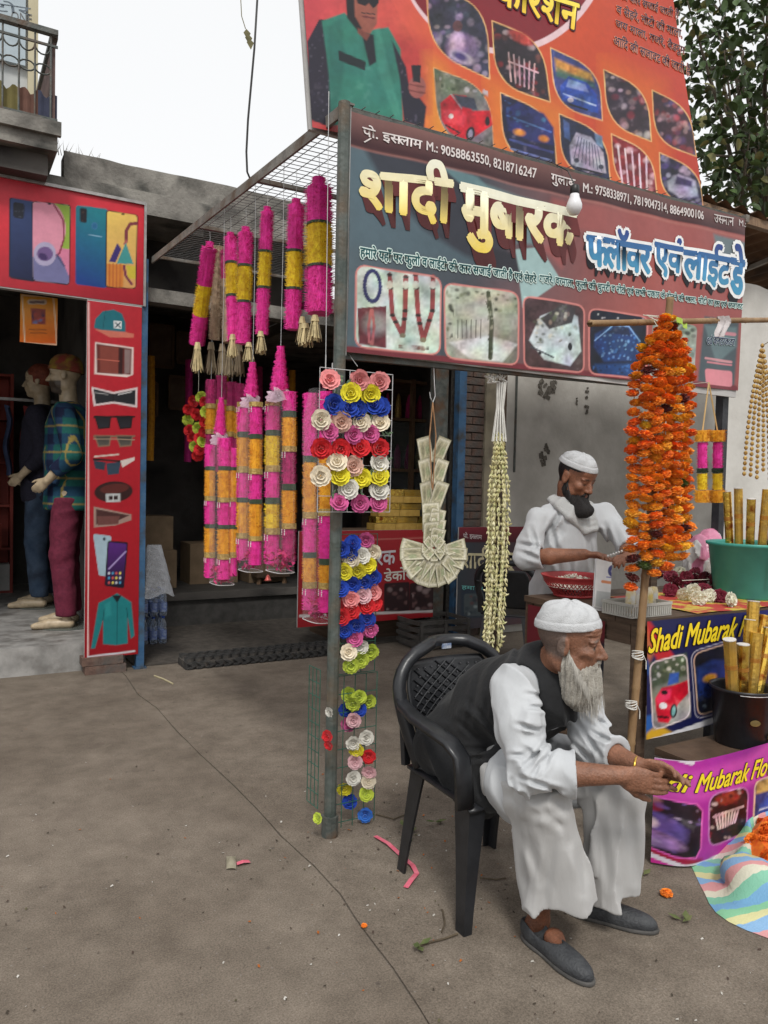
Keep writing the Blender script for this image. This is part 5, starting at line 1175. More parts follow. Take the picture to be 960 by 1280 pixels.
# ================================================================ pale yellow bud garland
G = thing('bud_garland', 'long thick bunch of pale yellow tuberose bud strings tied with white thread', 'garland', pY(618, 822, .05))
m_bud = mat('tuberose_bud', (.52, .46, .20), (.70, .66, .44), 30, .6, c3=(.50, .52, .24), s3=40)
rr = random.Random(3); Y = .05
topc, mid, bot = pY(624, 545, Y), pY(622, 650, Y), pY(614, 815, Y)
for sidx in range(15):
    a = 2*math.pi*sidx/15; e = Vector((math.cos(a), math.sin(a)*.8, 0)); rad = (.054 if sidx % 2 else .034)*rr.uniform(.8, 1.15)
    L0 = rr.uniform(0, .10); t = MB(); n = 46; endt = rr.uniform(.86, 1.0)
    for k in range(n):
        v = k/n
        if v > endt: break
        c = topc.lerp(bot, v) + Vector((.012*math.sin(v*3), 0, 0)) + e*rad*(min(1, .35+v*2.6)) * (1-.35*max(0, v-.55))
        for q in range(3):
            b = rr.uniform(0, 6.28); d = (Vector((math.cos(b), math.sin(b), 0))*.34+e*.2+Vector((0, 0, -1 if rr.random() < .8 else .3))).normalized()
            L = rr.uniform(.018, .029); t.tube([c, c+d*L*.6, c+d*L], [.0022, .0052, .0016], 4)
    t.build('bud_string', m_bud, G)['kind'] = 'stuff'
t = MB()
for k in range(12):
    a = 2*math.pi*k/12; e = Vector((math.cos(a), math.sin(a), 0)); p0 = pY(627, 478, Y)+e*.022; p1 = pY(625, 510, Y)+e*.016; p2 = pY(624, 552, Y)+e*.034
    t.tube([p0, p1, p2], .004, 4)
t.build('white_threads', mat('white_thread', (.55, .54, .5), (.68, .67, .63), 30, .85), G)['kind'] = 'stuff'
t = MB()
for k in range(22): 
    c = pY(620+rr.uniform(-9, 11), 474+rr.uniform(-6, 6), Y-.01); d = Vector((rr.uniform(-1, 1), rr.uniform(-1, 1), rr.uniform(-1, 1)))*.02; t.tube([c-d, c+d], .004, 4)
t.build('thread_knot', MATS['white_thread'], G)['kind'] = 'stuff'
t = MB(); t.tube([pY(628, 482, Y), Vector((pY(629, 470, Y).x, .03, 2.06))], .003, 4); t.build('tie', m_thread, G)

# ================================================================ light bulb in front of the banner
p = pY(718, 252, -.10); s_ = proj(p)[2][0]/F
G = thing('light_bulb', 'white bulb hanging in a black holder in front of the banner', 'light bulb', p)
MB().lathe([(.002*1, -17*s_), (6*s_, -15.5*s_), (9.5*s_, -9*s_), (9.8*s_, -4*s_), (8*s_, 1*s_), (6*s_, 6*s_), (5.6*s_, 9*s_)], p, 16).build('bulb', mat('opal_glass', (.74, .74, .76), rough=.25), G, True)
MB().lathe([(5.2*s_, 9.1*s_), (6*s_, 10*s_), (5.6*s_, 19*s_), (3*s_, 21*s_)], p, 12).build('holder', mat('black_bakelite', (.02, .02, .02), rough=.4), G, True)
t = MB(); t.tube([p+Vector((0, 0, 20*s_)), p+Vector((0, .05, 42*s_)), Vector((p.x-.02, .05, 3.1))], .003, 5); t.build('flex', MATS['black_bakelite'], G)
# ================================================================ vending table
TX0, TX1, TY0, TY1, TZ = 1.14, 3.1, -.635, .13, .95
T = thing('vending_table', 'dark wooden vending table piled with flowers and goods', 'table', (2.1, -.25, 0))
for k in range(5):
    y0 = TY0+k*(TY1-TY0)/5; MB().box((TX0, y0+.001, TZ-.03), (TX1, y0+(TY1-TY0)/5-.003, TZ-.001*(k % 2))).build('plank', m_wood, T)
for x in (TX0+.03, TX1-.03):
    for y in (TY0+.04, TY1-.035): MB().box((x-.025, y-.025, 0), (x+.025, y+.025, TZ-.031)).build('leg', m_wood, T)
MB().box((TX0+.005, TY0+.07, TZ-.12), (TX0+.03, TY1-.07, TZ-.0305)).build('apron', m_wood, T); MB().box((TX0+.06, TY1-.04, TZ-.12), (TX1-.06, TY1-.015, TZ-.0305)).build('apron', m_wood, T)
MB().box((TX0+.015, TY0+.07, .30), (TX0+.045, TY1-.07, .345)).build('rail', m_wood, T)
t = MB(); t.grid(lambda u, v: Vector((TX0+.35+u*1.3, TY0+.0+v*.55, TZ+.004+.003*math.sin(u*20+v*9))), 20, 10)
o = solo(t, 'table_paper', mat('printed_paper', (.42, .05, .04), (.50, .38, .06), 7, .6, lo=.48, hi=.54), 'red and yellow printed paper covering the table top', 'paper', None, True)

# ---- blue banner on the table front
S = thing('blue_table_banner', 'dark blue banner with red car and yellow lettering on the table front', 'banner', (1.9, -.66, .45))
pr = Print((TX0+.01, -.655, .445), (1, 0, 0), (0, 0, 1), 1.75, .50, .0055, lambda u, v: .012*np.sin(u*5+1)*np.cos(v*4)-.10*np.clip(.12-v, 0, 1)*0)
K = lambda x, y: (760+x/4, 640+y/4)
pr.grad((800, 850), (26, 30, 78), (960, 860), (30, 36, 104), [(.4, (22, 26, 70))])
pr.poly([K(170,560), K(210,540), K(330,720), K(250,760)], (176, 36, 44), 4); pr.poly([K(160,560), K(190,550), K(230,700), K(200,760)], (196, 110, 60), 6, .8); pr.poly([K(175,720), K(200,740), K(215,830), K(180,800)], (36, 70, 130), 4)
pr.poly([K(180,1090), K(240,1060), K(330,1110), K(180,1150)], (206, 160, 40), 4); pr.poly([K(170,1020), K(210,1010), K(230,1060), K(176,1110)], (40, 90, 160), 4)
pr.line([K(140,1166), K(560,1030), K(900,900)], 7, (206, 206, 210))
c1 = rrect([K(205,755), K(390,705), K(405,1020), K(215,1090)], .22); pr.poly(c1, (120, 124, 118)); pr.poly([K(205,755), K(390,705), K(400,810), K(210,880)], (70, 84, 66), 4); pr.dots([K(210,760), K(390,712), K(396,790), K(212,850)], [(46, 62, 40), (110, 124, 96), (190, 196, 190)], 40, 3, 71); pr.poly([K(215,960), K(404,900), K(404,1020), K(218,1085)], (150, 146, 142), 4)
pr.poly([K(228,930), K(262,876), K(330,862), K(400,836), K(400,900), K(340,960), K(318,1010), K(290,1052), K(240,1046), K(230,990)], (190, 20, 44), 2); pr.poly([K(232,930), K(262,884), K(310,880), K(300,930), K(240,960)], (222, 54, 96), 4, .8); pr.poly([K(290,865), K(304,806), K(350,800), K(346,850)], (50, 84, 160), 2); pr.ell(*K(274,900), 4, 3, (30, 20, 24)); pr.ell(*K(266,966), 5, 4, (206, 206, 212)); pr.ell(*K(318,992), 4.4, 9, (26, 26, 30), 8); pr.ell(*K(318,992), 2.4, 6, (110, 150, 150), 8); pr.line([K(240,1020), K(290,1024)], 3, (70, 10, 22)); pr.ring(c1, 1.6, (214, 200, 200))
c2 = rrect([K(425,710), K(620,650), K(640,960), K(445,1020)], .22); pr.poly(c2, (20, 22, 40)); pr.poly([K(440,780), K(520,740), K(600,740), K(610,900), K(450,940)], (32, 52, 120), 5); pr.ell(*K(510,830), 9, 5, (206, 150, 50), -15, 3); pr.dots([K(440,880), K(610,830), K(610,960), K(450,1000)], [(110, 116, 140), (20, 24, 50)], 30, 3, 72); pr.ring(c2, 1.6, (206, 170, 150)); pr.ring(rrect([K(412,700), K(640,630), K(650,980), K(430,1036)], .2), 1.0, (180, 176, 190))
c3 = rrect([K(660,640), K(850,580), K(870,890), K(680,950)], .22); pr.poly(c3, (60, 40, 60)); pr.dots(c3, [(150, 60, 60), (180, 170, 180), (60, 50, 110)], 50, 4, 73)
for i_, q in enumerate((c1, c2, c3)): pr.grain(q, .3, .13, i_)
pr.mottle(.06, 4); pr.build('print', PRINTM, S)
lettering(pr, 'Shadi Mubarak Flow', [K(222,585), K(800,500), K(770,600), K(196,705)], (238, 206, 40), S, None, .003, .018, .045, (40, 20, 20))
# ---- pink banner wrapped round the low shelf
PY = -.915
SH = thing('low_shelf', 'low wooden shelf in front of the table carrying a black bucket', 'shelf', (2, -.78, 0))
MB().box((1.20, PY+.03, .375), (3.0, -.67, .405)).build('board', m_wood, SH); MB().box((1.24, PY+.05, 0), (1.29, PY+.10, .374)).build('leg', m_wood, SH); MB().box((2.9, PY+.05, 0), (2.95, PY+.10, .374)).build('leg', m_wood, SH); MB().box((1.24, -.73, 0), (1.29, -.68, .374)).build('leg', m_wood, SH)
S = thing('pink_banner', 'magenta banner with yellow lettering wrapped around the low shelf', 'banner', (1.9, PY, 0))
bend = lambda u, v: -4.5*np.clip(.15-u, 0, 1)**2 + .01*np.sin(u*6)*np.sin(v*5)
pr = Print((1.03, PY, .012), (1, 0, 0), (0, 0, 1), 1.95, .425, .0055, bend)
K = lambda x, y: (760+x/4, 900+y/4)
pr.grad((800, 1000), (196, 40, 110), (960, 980), (128, 36, 128), [(.3, (180, 50, 150)), (.6, (160, 44, 150))])
pr.poly([K(120,140), K(420,260), K(700,180), K(830,90), K(830,290), K(520,390), K(330,420), K(240,360)], (196, 76, 170), 10, .8)
pr.poly([K(60,360), K(150,380), K(260,690), K(60,640)], (190, 34, 56), 5); pr.poly([K(180,600), K(380,700), K(470,690), K(470,740), K(180,720)], (150, 26, 60), 5)
c1 = [K(190,380), K(250,385), K(330,425), K(440,418), K(465,450), K(462,640), K(440,690), K(370,705), K(260,680), K(200,600), K(176,520)]
pr.poly(c1, (36, 22, 32)); pr.ell(*K(310,470), 10, 10, (130, 30, 50), 0, 2); pr.ell(*K(306,440), 10, 6, (150, 90, 90), 0, 2); pr.ell(*K(310,590), 24, 22, (92, 72, 140), 0, 6); pr.ell(*K(312,560), 6, 8, (206, 190, 200), 0, 3); pr.ell(*K(320,635), 20, 10, (150, 110, 160), 10, 4); pr.dots(c1, [(120, 90, 160), (70, 50, 110), (180, 150, 180), (40, 26, 40)], 70, 2.6, 81, .6); pr.ring(c1, 2, (206, 90, 170))
c2 = rrect([K(495,370), K(700,325), K(690,560), K(500,640)], .3); pr.poly(c2, (40, 22, 26)); pr.ell(*K(590,385), 15, 8, (150, 60, 40), -12, 4); pr.dots(c2, [(150, 30, 40), (60, 24, 30), (190, 160, 160), (90, 20, 30)], 60, 3, 82)
for k in range(8): pr.line([K(530+k*17, 470-k*5), K(545+k*12, 545-k*5)], 2.2, (206, 180, 186))
pr.line([K(520,480), K(670,430)], 3, (200, 170, 176)); pr.ring(c2, 1.8, (190, 120, 180))
c3 = rrect([K(735,310), K(900,260), K(900,500), K(725,535)], .2); pr.poly(c3, (40, 52, 110)); pr.poly([K(740,310), K(880,270), K(880,340), K(740,370)], (206, 160, 90), 3); pr.poly([K(750,430), K(790,390), K(880,370), K(880,490), K(760,500)], (40, 70, 150), 4); pr.line([K(760,450), K(830,430)], 2.4, (180, 190, 220)); pr.ring(c3, 2, (220, 190, 160))
pr.line([K(130,145), K(420,215)], 7, (214, 206, 214)); pr.line([K(330,222), K(700,112), K(1000,20)], 7, (200, 190, 206)); pr.line([K(130,655), K(270,720), K(400,745), K(480,715), K(840,560)], 6, (206, 200, 210))
for i_, q in enumerate((c1, c2, c3)): pr.grain(q, .36, .13, i_)
pr.mottle(.06, 4); pr.build('print', PRINTM, S)
lettering(pr, 'Shadi Mubarak Flower', [K(262,312), K(920,155), K(890,250), K(236,408)], (238, 214, 50), S, None, .003, .018, .045, (60, 10, 40))
# ---- side cloth under the table
S = thing('side_banner', 'small dark red printed sheet hanging under the table side', 'banner', (TX0, -.1, .5))
pr = Print((TX0-.006, .09, .55), (0, -1, 0), (0, 0, 1), .52, .36, .008)
pr.grad((780, 775), (96, 26, 36), (790, 850), (24, 26, 34), [(.28, (90, 24, 32)), (.36, (26, 28, 40))]); pr.line([(766, 792), (800, 797)], 4, (60, 110, 110)); pr.dots([(764,810),(800,815),(800,850),(764,846)], [(60, 66, 84), (110, 116, 130), (20, 22, 30)], 40, 4, 91)
pr.build('print', PRINTM, S)

# ================================================================ bamboo poles
m_bam = mat('bamboo', (.20, .12, .06), (.30, .19, .095), 9, .55, .2, 40, stretch=(3, 3, 1), c3=(.22, .13, .06), s3=6)
def bamboo(a, b, r, name, label):
    a, b = Vector(a), Vector(b); t = MB(); n = int((b-a).length/.22); pts, rs = [], []
    for k in range(n+1):
        for dq, f in ((-.012, 1), (0, 1.14), (.012, 1)):
            q = min(1, max(0, k/n+dq/(b-a).length)); pts.append(a.lerp(b, q)+Vector((.004*math.sin(q*9), .003*math.cos(q*7), 0))); rs.append(r*f*(1-.12*q))
    t.tube(pts, rs, 9); return solo(t, name, m_bam, label, 'pole', None, True)
bb, bt = pY(783, 985, -.70), pY(838, 372, -.70); bb = bt+(bb-bt)*((bt.z-.004)/(bt.z-bb.z))
bamboo(bb, bt, .017, 'bamboo_pole', 'upright bamboo pole leaning at the table corner')
hx0, hx1 = pY(738, 404, -.655), pY(1010, 399, -.655)
bamboo(hx0, hx1, .013, 'bamboo_pole', 'horizontal bamboo pole carrying the marigold garlands')
for k, (x, y) in enumerate(((797, 818), (789, 880))):
    t = MB(); c = pY(x, y, -.705)
    for q in range(5): t.tube([c+Vector((.022*math.cos(a), .022*math.sin(a), .006*q-.012+.006*math.sin(a+q))) for a in np.linspace(0, 6.28, 12)], .0025, 4)
    t.tube([c+Vector((.02, -.01, 0)), c+Vector((.035, -.015, -.03)), c+Vector((.03, -.02, -.06))], .002, 4)
    solo(t, 'string_tie', MATS['white_thread'], ['upper white string tie on the upright bamboo pole', 'middle white string tie on the upright bamboo pole', 'lowest white string tie on the upright bamboo pole'][k], 'string')
t = MB(); t.grid(lambda u, v: pY(838+22*u, 392+12*u+7*v, -.67)+Vector((0, .01*math.sin(u*9), 0)), 8, 3); solo(t, 'lime_ribbon', mat('lime_plastic', (.34, .52, .05), (.48, .66, .12), 20, .4), 'lime green plastic ribbon knotted on the horizontal bamboo pole', 'ribbon', None, True)
t = MB(); t.grid(lambda u, v: pY(897+13*u+3*math.sin(v*5), 395+26*v, -.675)+Vector((0, .012*math.sin(u*12+v*3), 0)), 8, 6); solo(t, 'white_rag', mat('rag', (.5, .46, .46), (.62, .58, .58), 20, .8), 'scrap of whitish rag hanging on the horizontal bamboo pole', 'rag', None, True)

# ================================================================ marigold garlands
MC = [(.86, .29, .018), (.85, .24, .016), (.86, .34, .022), (.83, .19, .014)]
rm = random.Random(21)
strs = [  # (x top, x mid, x bottom, y top, y bottom, depth Y)
    (826, 793, 790, 412, 735, -.70, 'far left'), (829, 808, 806, 405, 712, -.74, 'second from the left'), (832, 822, 820, 398, 720, -.76, 'third from the left'), (835, 833, 832, 396, 716, -.76, 'middle'),
    (838, 845, 842, 398, 700, -.74, 'third from the right'), (841, 854, 852, 406, 702, -.70, 'second from the right'), (843, 861, 858, 414, 690, -.62, 'far right'), (836, 838, 836, 415, 690, -.60, 'rearmost')]
for k, (xt, xm, xb, yt, yb, Y, w) in enumerate(strs):
    G = thing('marigold_garland', 'orange marigold garland string, %s of the bunch on the bamboo pole' % w, 'garland', pY(xb, yb, Y), 'marigold garlands on the bamboo pole')
    y = yt; line_ = []
    while y < yb:
        t = (y-yt)/(yb-yt); x = xt+(xm-xt)*min(1, (t/.2))**.5 if t < .2 else xm+(xb-xm)*(t-.2)/.8
        p = pY(x+rm.uniform(-2.5, 2.5), y, Y+rm.uniform(-.012, .012)); line_.append(p)
        q = rm.random(); c = rm.choice(MC)
        if q < .09: c = (.84, .46, .03)
        elif q < .14: c = (.14, .02, .015)
        elif q < .16: c = (.10, .16, .03)
        r = rm.uniform(.026, .034)*(.75 if t < .06 else 1)
        link('marigold', rm.choice(POMS), G, p, (rm.uniform(-.35, .35), rm.uniform(-.35, .35), rm.uniform(0, 6)), (r, r, r*rm.uniform(.75, 1.0)), tuple(min(.85, v*rm.uniform(.9, 1.15)) for v in c))
        y += rm.uniform(10.5, 12.5)
    t = MB(); t.tube([Vector((line_[0].x, -.655, pY(xt, 399, -.655).z))]+line_, .002, 4); t.build('thread', m_thread, G)
G = thing('hanging_garland', 'short pink and gold garland with orange ends behind the marigolds', 'garland', pY(887, 620, -.15))
for k, x in enumerate((878, 897)):
    for (y0, y1, kd) in ((538, 552, 'orange'), (553, 585, 'pink'), (586, 591, 'green'), (592, 612, 'yellow'), (613, 628, 'orange')):
        w = .045 if kd == 'orange' else .03
        tinsel([pY(x, y0, -.15), pY(x, y1, -.15)], w, 260, seed=x+y0).build(kd+'_section', m_tin[kd], G)
    t = MB(); t.tube([pY(x, 540, -.15), pY(886, 478, -.15)], .005, 4); t.build('ribbon', mat('straw_ribbon', (.5, .33, .14), (.6, .42, .2), 20, .7), G)
t = MB(); t.tube([pY(886, 478, -.15), Vector((pY(886, 478, -.15).x, .03, 2.09))], .002, 4); t.build('string', m_thread, G)
# ---- gold strings hanging at the right edge
m_goldf = mat('gold_foil', (.36, .20, .05), (.60, .40, .13), 50, .35, .3, 90, metal=.55)
G = thing('gold_strings', 'bunch of gold foil strings hanging at the right edge', 'garland', pY(945, 610, -.5))
rr = random.Random(9)
for k in range(6):
    x1 = 930+k*8; t = MB(); n = 26; a, b = pY(953, 432, -.5+.01*k), pY(x1, 605-rr.uniform(0, 14), -.5+.015*k)
    for q in range(n):
        p = a.lerp(b, q/n)+Vector((.03*math.sin(q/n*3.1)*(k-2.5)/3, 0, 0)); t.lathe([(.003, .011), (.009, .004), (.009, -.004), (.003, -.011)], p, 6)
    t.build('gold_string', m_goldf, G)['kind'] = 'stuff'
t = MB(); p = pY(953, 432, -.5); t.tube([p, Vector((p.x, -.655, pY(953, 400, -.655).z))], .003, 4); t.build('tie', m_thread, G)

# ================================================================ gold tubes in buckets
m_gs = [mat('gold_tube_a', (.74, .47, .07), (.84, .60, .14), 14, .2, .2, 60, metal=.9, c3=(.34, .10, .02), s3=22), mat('gold_tube_b', (.62, .36, .06), (.74, .48, .10), 12, .27, .2, 60, metal=.7, c3=(.5, .33, .1), s3=14)]
m_cap = mat('white_cap', (.55, .53, .50), (.66, .64, .6), 20, .6)
def gold_tube(a, b, r, label, k, group):
    a, b = Vector(a), Vector(b); G = thing('gold_tube', label, 'party tube', a, group)
    MB().tube([a, b], r, 12).build('tube', m_gs[k % 2], G, False); d = (b-a).normalized()
    t = MB(); t.tube([b+d*.0005, b+d*.004], r*1.03, 12); t.build('end_cap', m_cap if k % 3 else m_gs[1], G)
    t = MB(); t.tube([a.lerp(b, .72), a.lerp(b, .76)], r*1.02, 12); t.build('printed_ring', mat('brown_ring', (.40, .17, .03), (.5, .24, .05), 30, .4, metal=.5), G)
bc = Vector((2.25, -.36, TZ+.005))
G = thing('teal_bucket', 'teal plastic bucket full of gold tubes on the table', 'bucket', bc)
m_teal = mat('teal_plastic', (.045, .27, .22), (.06, .33, .27), 6, .38, .1, 20)
MB().lathe([(.165, 0), (.172, .01), (.205, .262), (.218, .268), (.22, .282), (.212, .284), (.205, .27), (.168, .02), (.0, .018)], bc, 40, cap=False).build('bucket', m_teal, G, True)
t = MB(); t.box((bc.x-.12, bc.y-.206, bc.z+.12), (bc.x-.114, bc.y-.19, bc.z+.28)); t.build('drip', mat('dried_drip', (.5, .6, .56), (.6, .7, .66), 20, .5), G)
seq = ['first', 'second', 'third', 'fourth', 'fifth', 'sixth', 'seventh', 'eighth', 'ninth', 'tenth']
for k in range(8):
    a = math.radians(165+k*24); rr_ = .13; base = bc+Vector((rr_*.8*math.cos(a), rr_*.8*math.sin(a), .025)); top = bc+Vector((rr_*1.22*math.cos(a)+.01*math.sin(k*3), rr_*1.22*math.sin(a), .54+.03*math.sin(k*2.3)))
    gold_tube(base, top, .021, '%s gold tube from the left in the teal bucket' % seq[k].capitalize(), k, 'gold tubes in the teal bucket')
bc = Vector((1.60, -.795, .407))
G = thing('black_bucket', 'black plastic bucket of gold tubes on the low shelf', 'bucket', bc)
MB().lathe([(.105, 0), (.108, .008), (.128, .235), (.138, .238), (.139, .25), (.132, .251), (.127, .238), (.105, .02), (0, .018)], bc, 36, cap=False).build('bucket', mat('black_plastic', (.012, .012, .014), (.022, .022, .025), 8, .35, .1, 20), G, True)
t = MB(); t.lathe([(.0, .0), (.022, .001), (.022, .004), (0, .005)], (0, 0, 0), 14); em = t.mesh('emblem', mat('faded_gold_mark', (.10, .07, .02), (.15, .1, .03), 30, .6)); link('emblem', em, G, bc+Vector((-.06, -.104, .12)), (math.radians(84), 0, -.5), (1, .6, 1)); link('emblem', em, G, bc+Vector((.03, -.112, .05)), (math.radians(84), 0, .25), (1, .6, 1))
t = MB(); t.tube([bc+Vector((.137*math.cos(a), .137*math.sin(a), .235-.05*max(0, math.sin(a*.5)))) for a in np.linspace(-2.6, .2, 14)], .002, 4); t.build('handle', m_wire, G)
bt_ = [(912, 800), (929, 806), (946, 792), (962, 786), (938, 775), (955, 770), (942, 752)]
for k, (x, y) in enumerate(bt_):
    Yq = -.82+.01*k if k < 4 else -.75; top = pY(x, y, Yq); base = bc+Vector((max(-.06, min(.06, (top.x-bc.x)*.5)), max(-.03, min(.04, (Yq-bc.y)*.5)), .025))
    gold_tube(base, top, .026, 'Gold tube in the black bucket, %s' % ['leftmost at the rim', 'second along the front rim', 'tallest of the front row', 'rightmost of the front row', 'behind the front row on the left', 'behind the front row on the right', 'tallest one standing at the back'][k], k+1, 'gold tubes in the black bucket')

# ================================================================ goods on the table
p = pz(711, 744, TZ); bc = Vector((p.x, min(p.y, TY1-.12), TZ+.001))
G = thing('red_basket', 'red plastic lattice basket of white petals on the table', 'basket', bc)
m_red = mat('red_plastic', (.36, .035, .04), (.46, .06, .06), 10, .4)
R0, R1, Hh = .10, .158, .105
MB().lathe([(0, .0), (R0, 0), (R0*1.04, .012), (R0*.98, .012), (0, .008)], bc, 28, cap=False).build('base', m_red, G, True)
MB().lathe([(R1*.96, Hh*.72), (R1*1.02, Hh), (R1*1.07, Hh+.004), (R1*1.03, Hh-.004), (R1*.93, Hh*.72)], bc, 32, cap=False).build('rim', m_red, G, True)
t = MB()
for k in range(44):
    for s in (-1, 1):
        a0 = 2*math.pi*k/44; a1 = a0+s*.34
        P = [bc+Vector((math.cos(a0+(a1-a0)*q)*(R0+(R1*.95-R0)*q), math.sin(a0+(a1-a0)*q)*(R0+(R1*.95-R0)*q), .011+(Hh*.73-.011)*q)) for q in (0, .5, 1)]
        t.tube(P, .0028, 4)
t.build('lattice', m_red, G)['kind'] = 'stuff'
t = MB(); rr = random.Random(4)
for k in range(300):
    a, q = rr.uniform(0, 6.28), math.sqrt(rr.random())*R1*.88; c = bc+Vector((q*math.cos(a), q*math.sin(a), .055+.05*(1-q/R1)+rr.uniform(0, .012))); Rm = Matrix.Rotation(rr.uniform(0, 6), 3, (rr.random()-.5, rr.random()-.5, rr.random()-.5)); s = .009
    t._add([c+Rm@Vector((-s, 0, 0)), c+Rm@Vector((0, s*.6, .003)), c+Rm@Vector((s, 0, 0)), c+Rm@Vector((0, -s*.6, .003))], [(0, 1, 2, 3)])
t.lathe([(R1*.86, .05), (R1*.6, .075), (0, .09)], bc, 16, cap=False); o = t.build('white_petals', mat('white_petal', (.58, .55, .46), (.70, .68, .60), 40, .7), None, False, bc); tag(o, 'heap of white petals inside the red basket', 'petals'); o['kind'] = 'stuff'
# payment card stand (plain where the code was)
bp = pz(754, 764, TZ)
S = thing('payment_card', 'white upright payment card with round violet logo on the table', 'card', bp)
eu = np.array([.975, -.05, -.21]); eu /= np.linalg.norm(eu); ev = np.array([.2, .18, .96]); ev -= eu*(ev @ eu); ev /= np.linalg.norm(ev)
o0 = np.array(pd(742, 762, proj(bp)[2][0])); pr = Print(o0, eu, ev, .098, .235, .0022)
pr.fill((214, 212, 210)); Kq = lambda x, y: (600+x/4.8, 530+y/4.8)
pr.ell(*Kq(796,882), 6, 7.4, (46, 46, 110)); pr.poly([Kq(796,862), Kq(806,884), Kq(796,904), Kq(786,884)], (214, 212, 220)); pr.ell(*Kq(796,884), 1.4, 1.8, (46, 46, 110)); pr.line([Kq(760,918), Kq(818,924)], 1.5, (110, 110, 160)); pr.line([Kq(735,945), Kq(836,960)], 3.6, (206, 130, 84)); pr.poly([Kq(700,1000), Kq(790,1012), Kq(775,1105), Kq(692,1095)], (176, 178, 176)); pr.line([Kq(690,1102), Kq(770,1118)], 2, (90, 90, 100), 1, .5)
pr.ell(*Kq(808,990), 2.4, 3, (34, 28, 30)); pr.ell(*Kq(808,1000), 2.2, 3, (170, 120, 100)); pr.poly([Kq(795,1016), Kq(820,1018), Kq(815,1060), Kq(790,1055)], (150, 170, 180)); pr.poly([Kq(786,1078), Kq(812,1082), Kq(806,1116), Kq(778,1112)], (206, 130, 84)); pr.build('card', PRINTM, S)
t = MB(); n_ = np.cross(eu, ev); c_ = o0+eu*.049+ev*.1175-n_*.006; t.obox(c_, (.049, .1175, .003), Matrix((eu, ev, n_)).transposed()); t.build('acrylic_back', mat('acrylic', (.6, .6, .62), rough=.2), S)
# grey tray with pouches
p = pz(812, 772, TZ); tc_ = Vector((p.x+.02, max(p.y+.09, TY0+.08), TZ+.001))
G = thing('grey_tray', 'light grey slatted plastic tray at the table corner', 'tray', tc_)
m_tray = mat('grey_plastic', (.34, .33, .30), (.44, .43, .39), 9, .5)
w_, d_, h_ = .125, .085, .06
MB().box((tc_.x-w_, tc_.y-d_, tc_.z), (tc_.x+w_, tc_.y+d_, tc_.z+.006)).build('base', m_tray, G)
for sx in (-1, 1):
    MB().box((tc_.x+sx*w_-.004, tc_.y-d_, tc_.z+h_-.012), (tc_.x+sx*w_+.004, tc_.y+d_, tc_.z+h_)).build('rim', m_tray, G); MB().box((tc_.x-w_+.0041, tc_.y+sx*d_-.004, tc_.z+h_-.012), (tc_.x+w_-.0041, tc_.y+sx*d_+.004, tc_.z+h_-.001)).build('rim', m_tray, G)
for k in range(19):
    x = tc_.x-w_+.008+k*(2*w_-.016)/18
    for sy in (-1, 1): MB().box((x-.004, tc_.y+sy*d_-.002, tc_.z+.006), (x+.004, tc_.y+sy*d_+.002, tc_.z+h_-.0125)).build('slat', m_tray, G)
for k in range(12):
    y = tc_.y-d_+.008+k*(2*d_-.016)/11
    for sx in (-1, 1): MB().box((tc_.x+sx*w_-.002, y-.004, tc_.z+.006), (tc_.x+sx*w_+.002, y+.004, tc_.z+h_-.0125)).build('slat', m_tray, G)
m_pch = [mat('pouch%d' % k, c, c2, 20, .25, .5, 30) for k, (c, c2) in enumerate((((.55, .55, .52), (.62, .45, .12)), ((.6, .58, .5), (.30, .26, .34)), ((.56, .42, .12), (.62, .6, .56))))]
for k in range(4):
    c = tc_+Vector((-.045+.055*k, -.005+.02*(k % 2), .0065)); t = MB(); t.lathe([(.022, 0), (.027, .02), (.026, .085), (.02, .105), (.005, .108)], c, 10, sy=.7)
    solo(t, 'sweet_pouch', m_pch[k % 3], ['leftmost', 'second', 'third', 'rightmost'][k]+' of the yellow and white pouches in the grey tray', 'pouch', 'pouches in the tray', True)
# white and maroon flower garlands lying on the table
for gi, (lab, pts) in enumerate((('garland of white and maroon flowers lying at the table front', [(838,738,'m'),(848,732,'m'),(856,743,'w'),(866,738,'w'),(872,728,'m'),(880,736,'m'),(874,748,'w'),(886,745,'w'),(896,735,'m'),(900,746,'m'),(908,738,'w'),(914,750,'w')]),
                                 ('garland of maroon flowers heaped behind the white ones', [(826,716,'m'),(838,720,'m'),(850,716,'w'),(858,722,'m'),(868,716,'m'),(880,722,'m'),(892,724,'m'),(846,726,'m')]))):
    G = thing('rose_garland', lab, 'garland', pz(875, 748, TZ)); ppos = []
    for x, y, c in pts:
        p = pz(x, y, TZ+.035+(.045 if gi else 0)); ppos.append(p); col = (.70, .68, .56) if c == 'w' else (.16, .012, .03)
        link('flower_head', rm.choice(POMS), G, p, (rm.uniform(.6, 1.5), rm.uniform(-.6, .6), rm.uniform(0, 6)), (.036, .036, .036), col)
    t = MB(); t.tube(ppos, .002, 4); t.build('thread', m_thread, G)
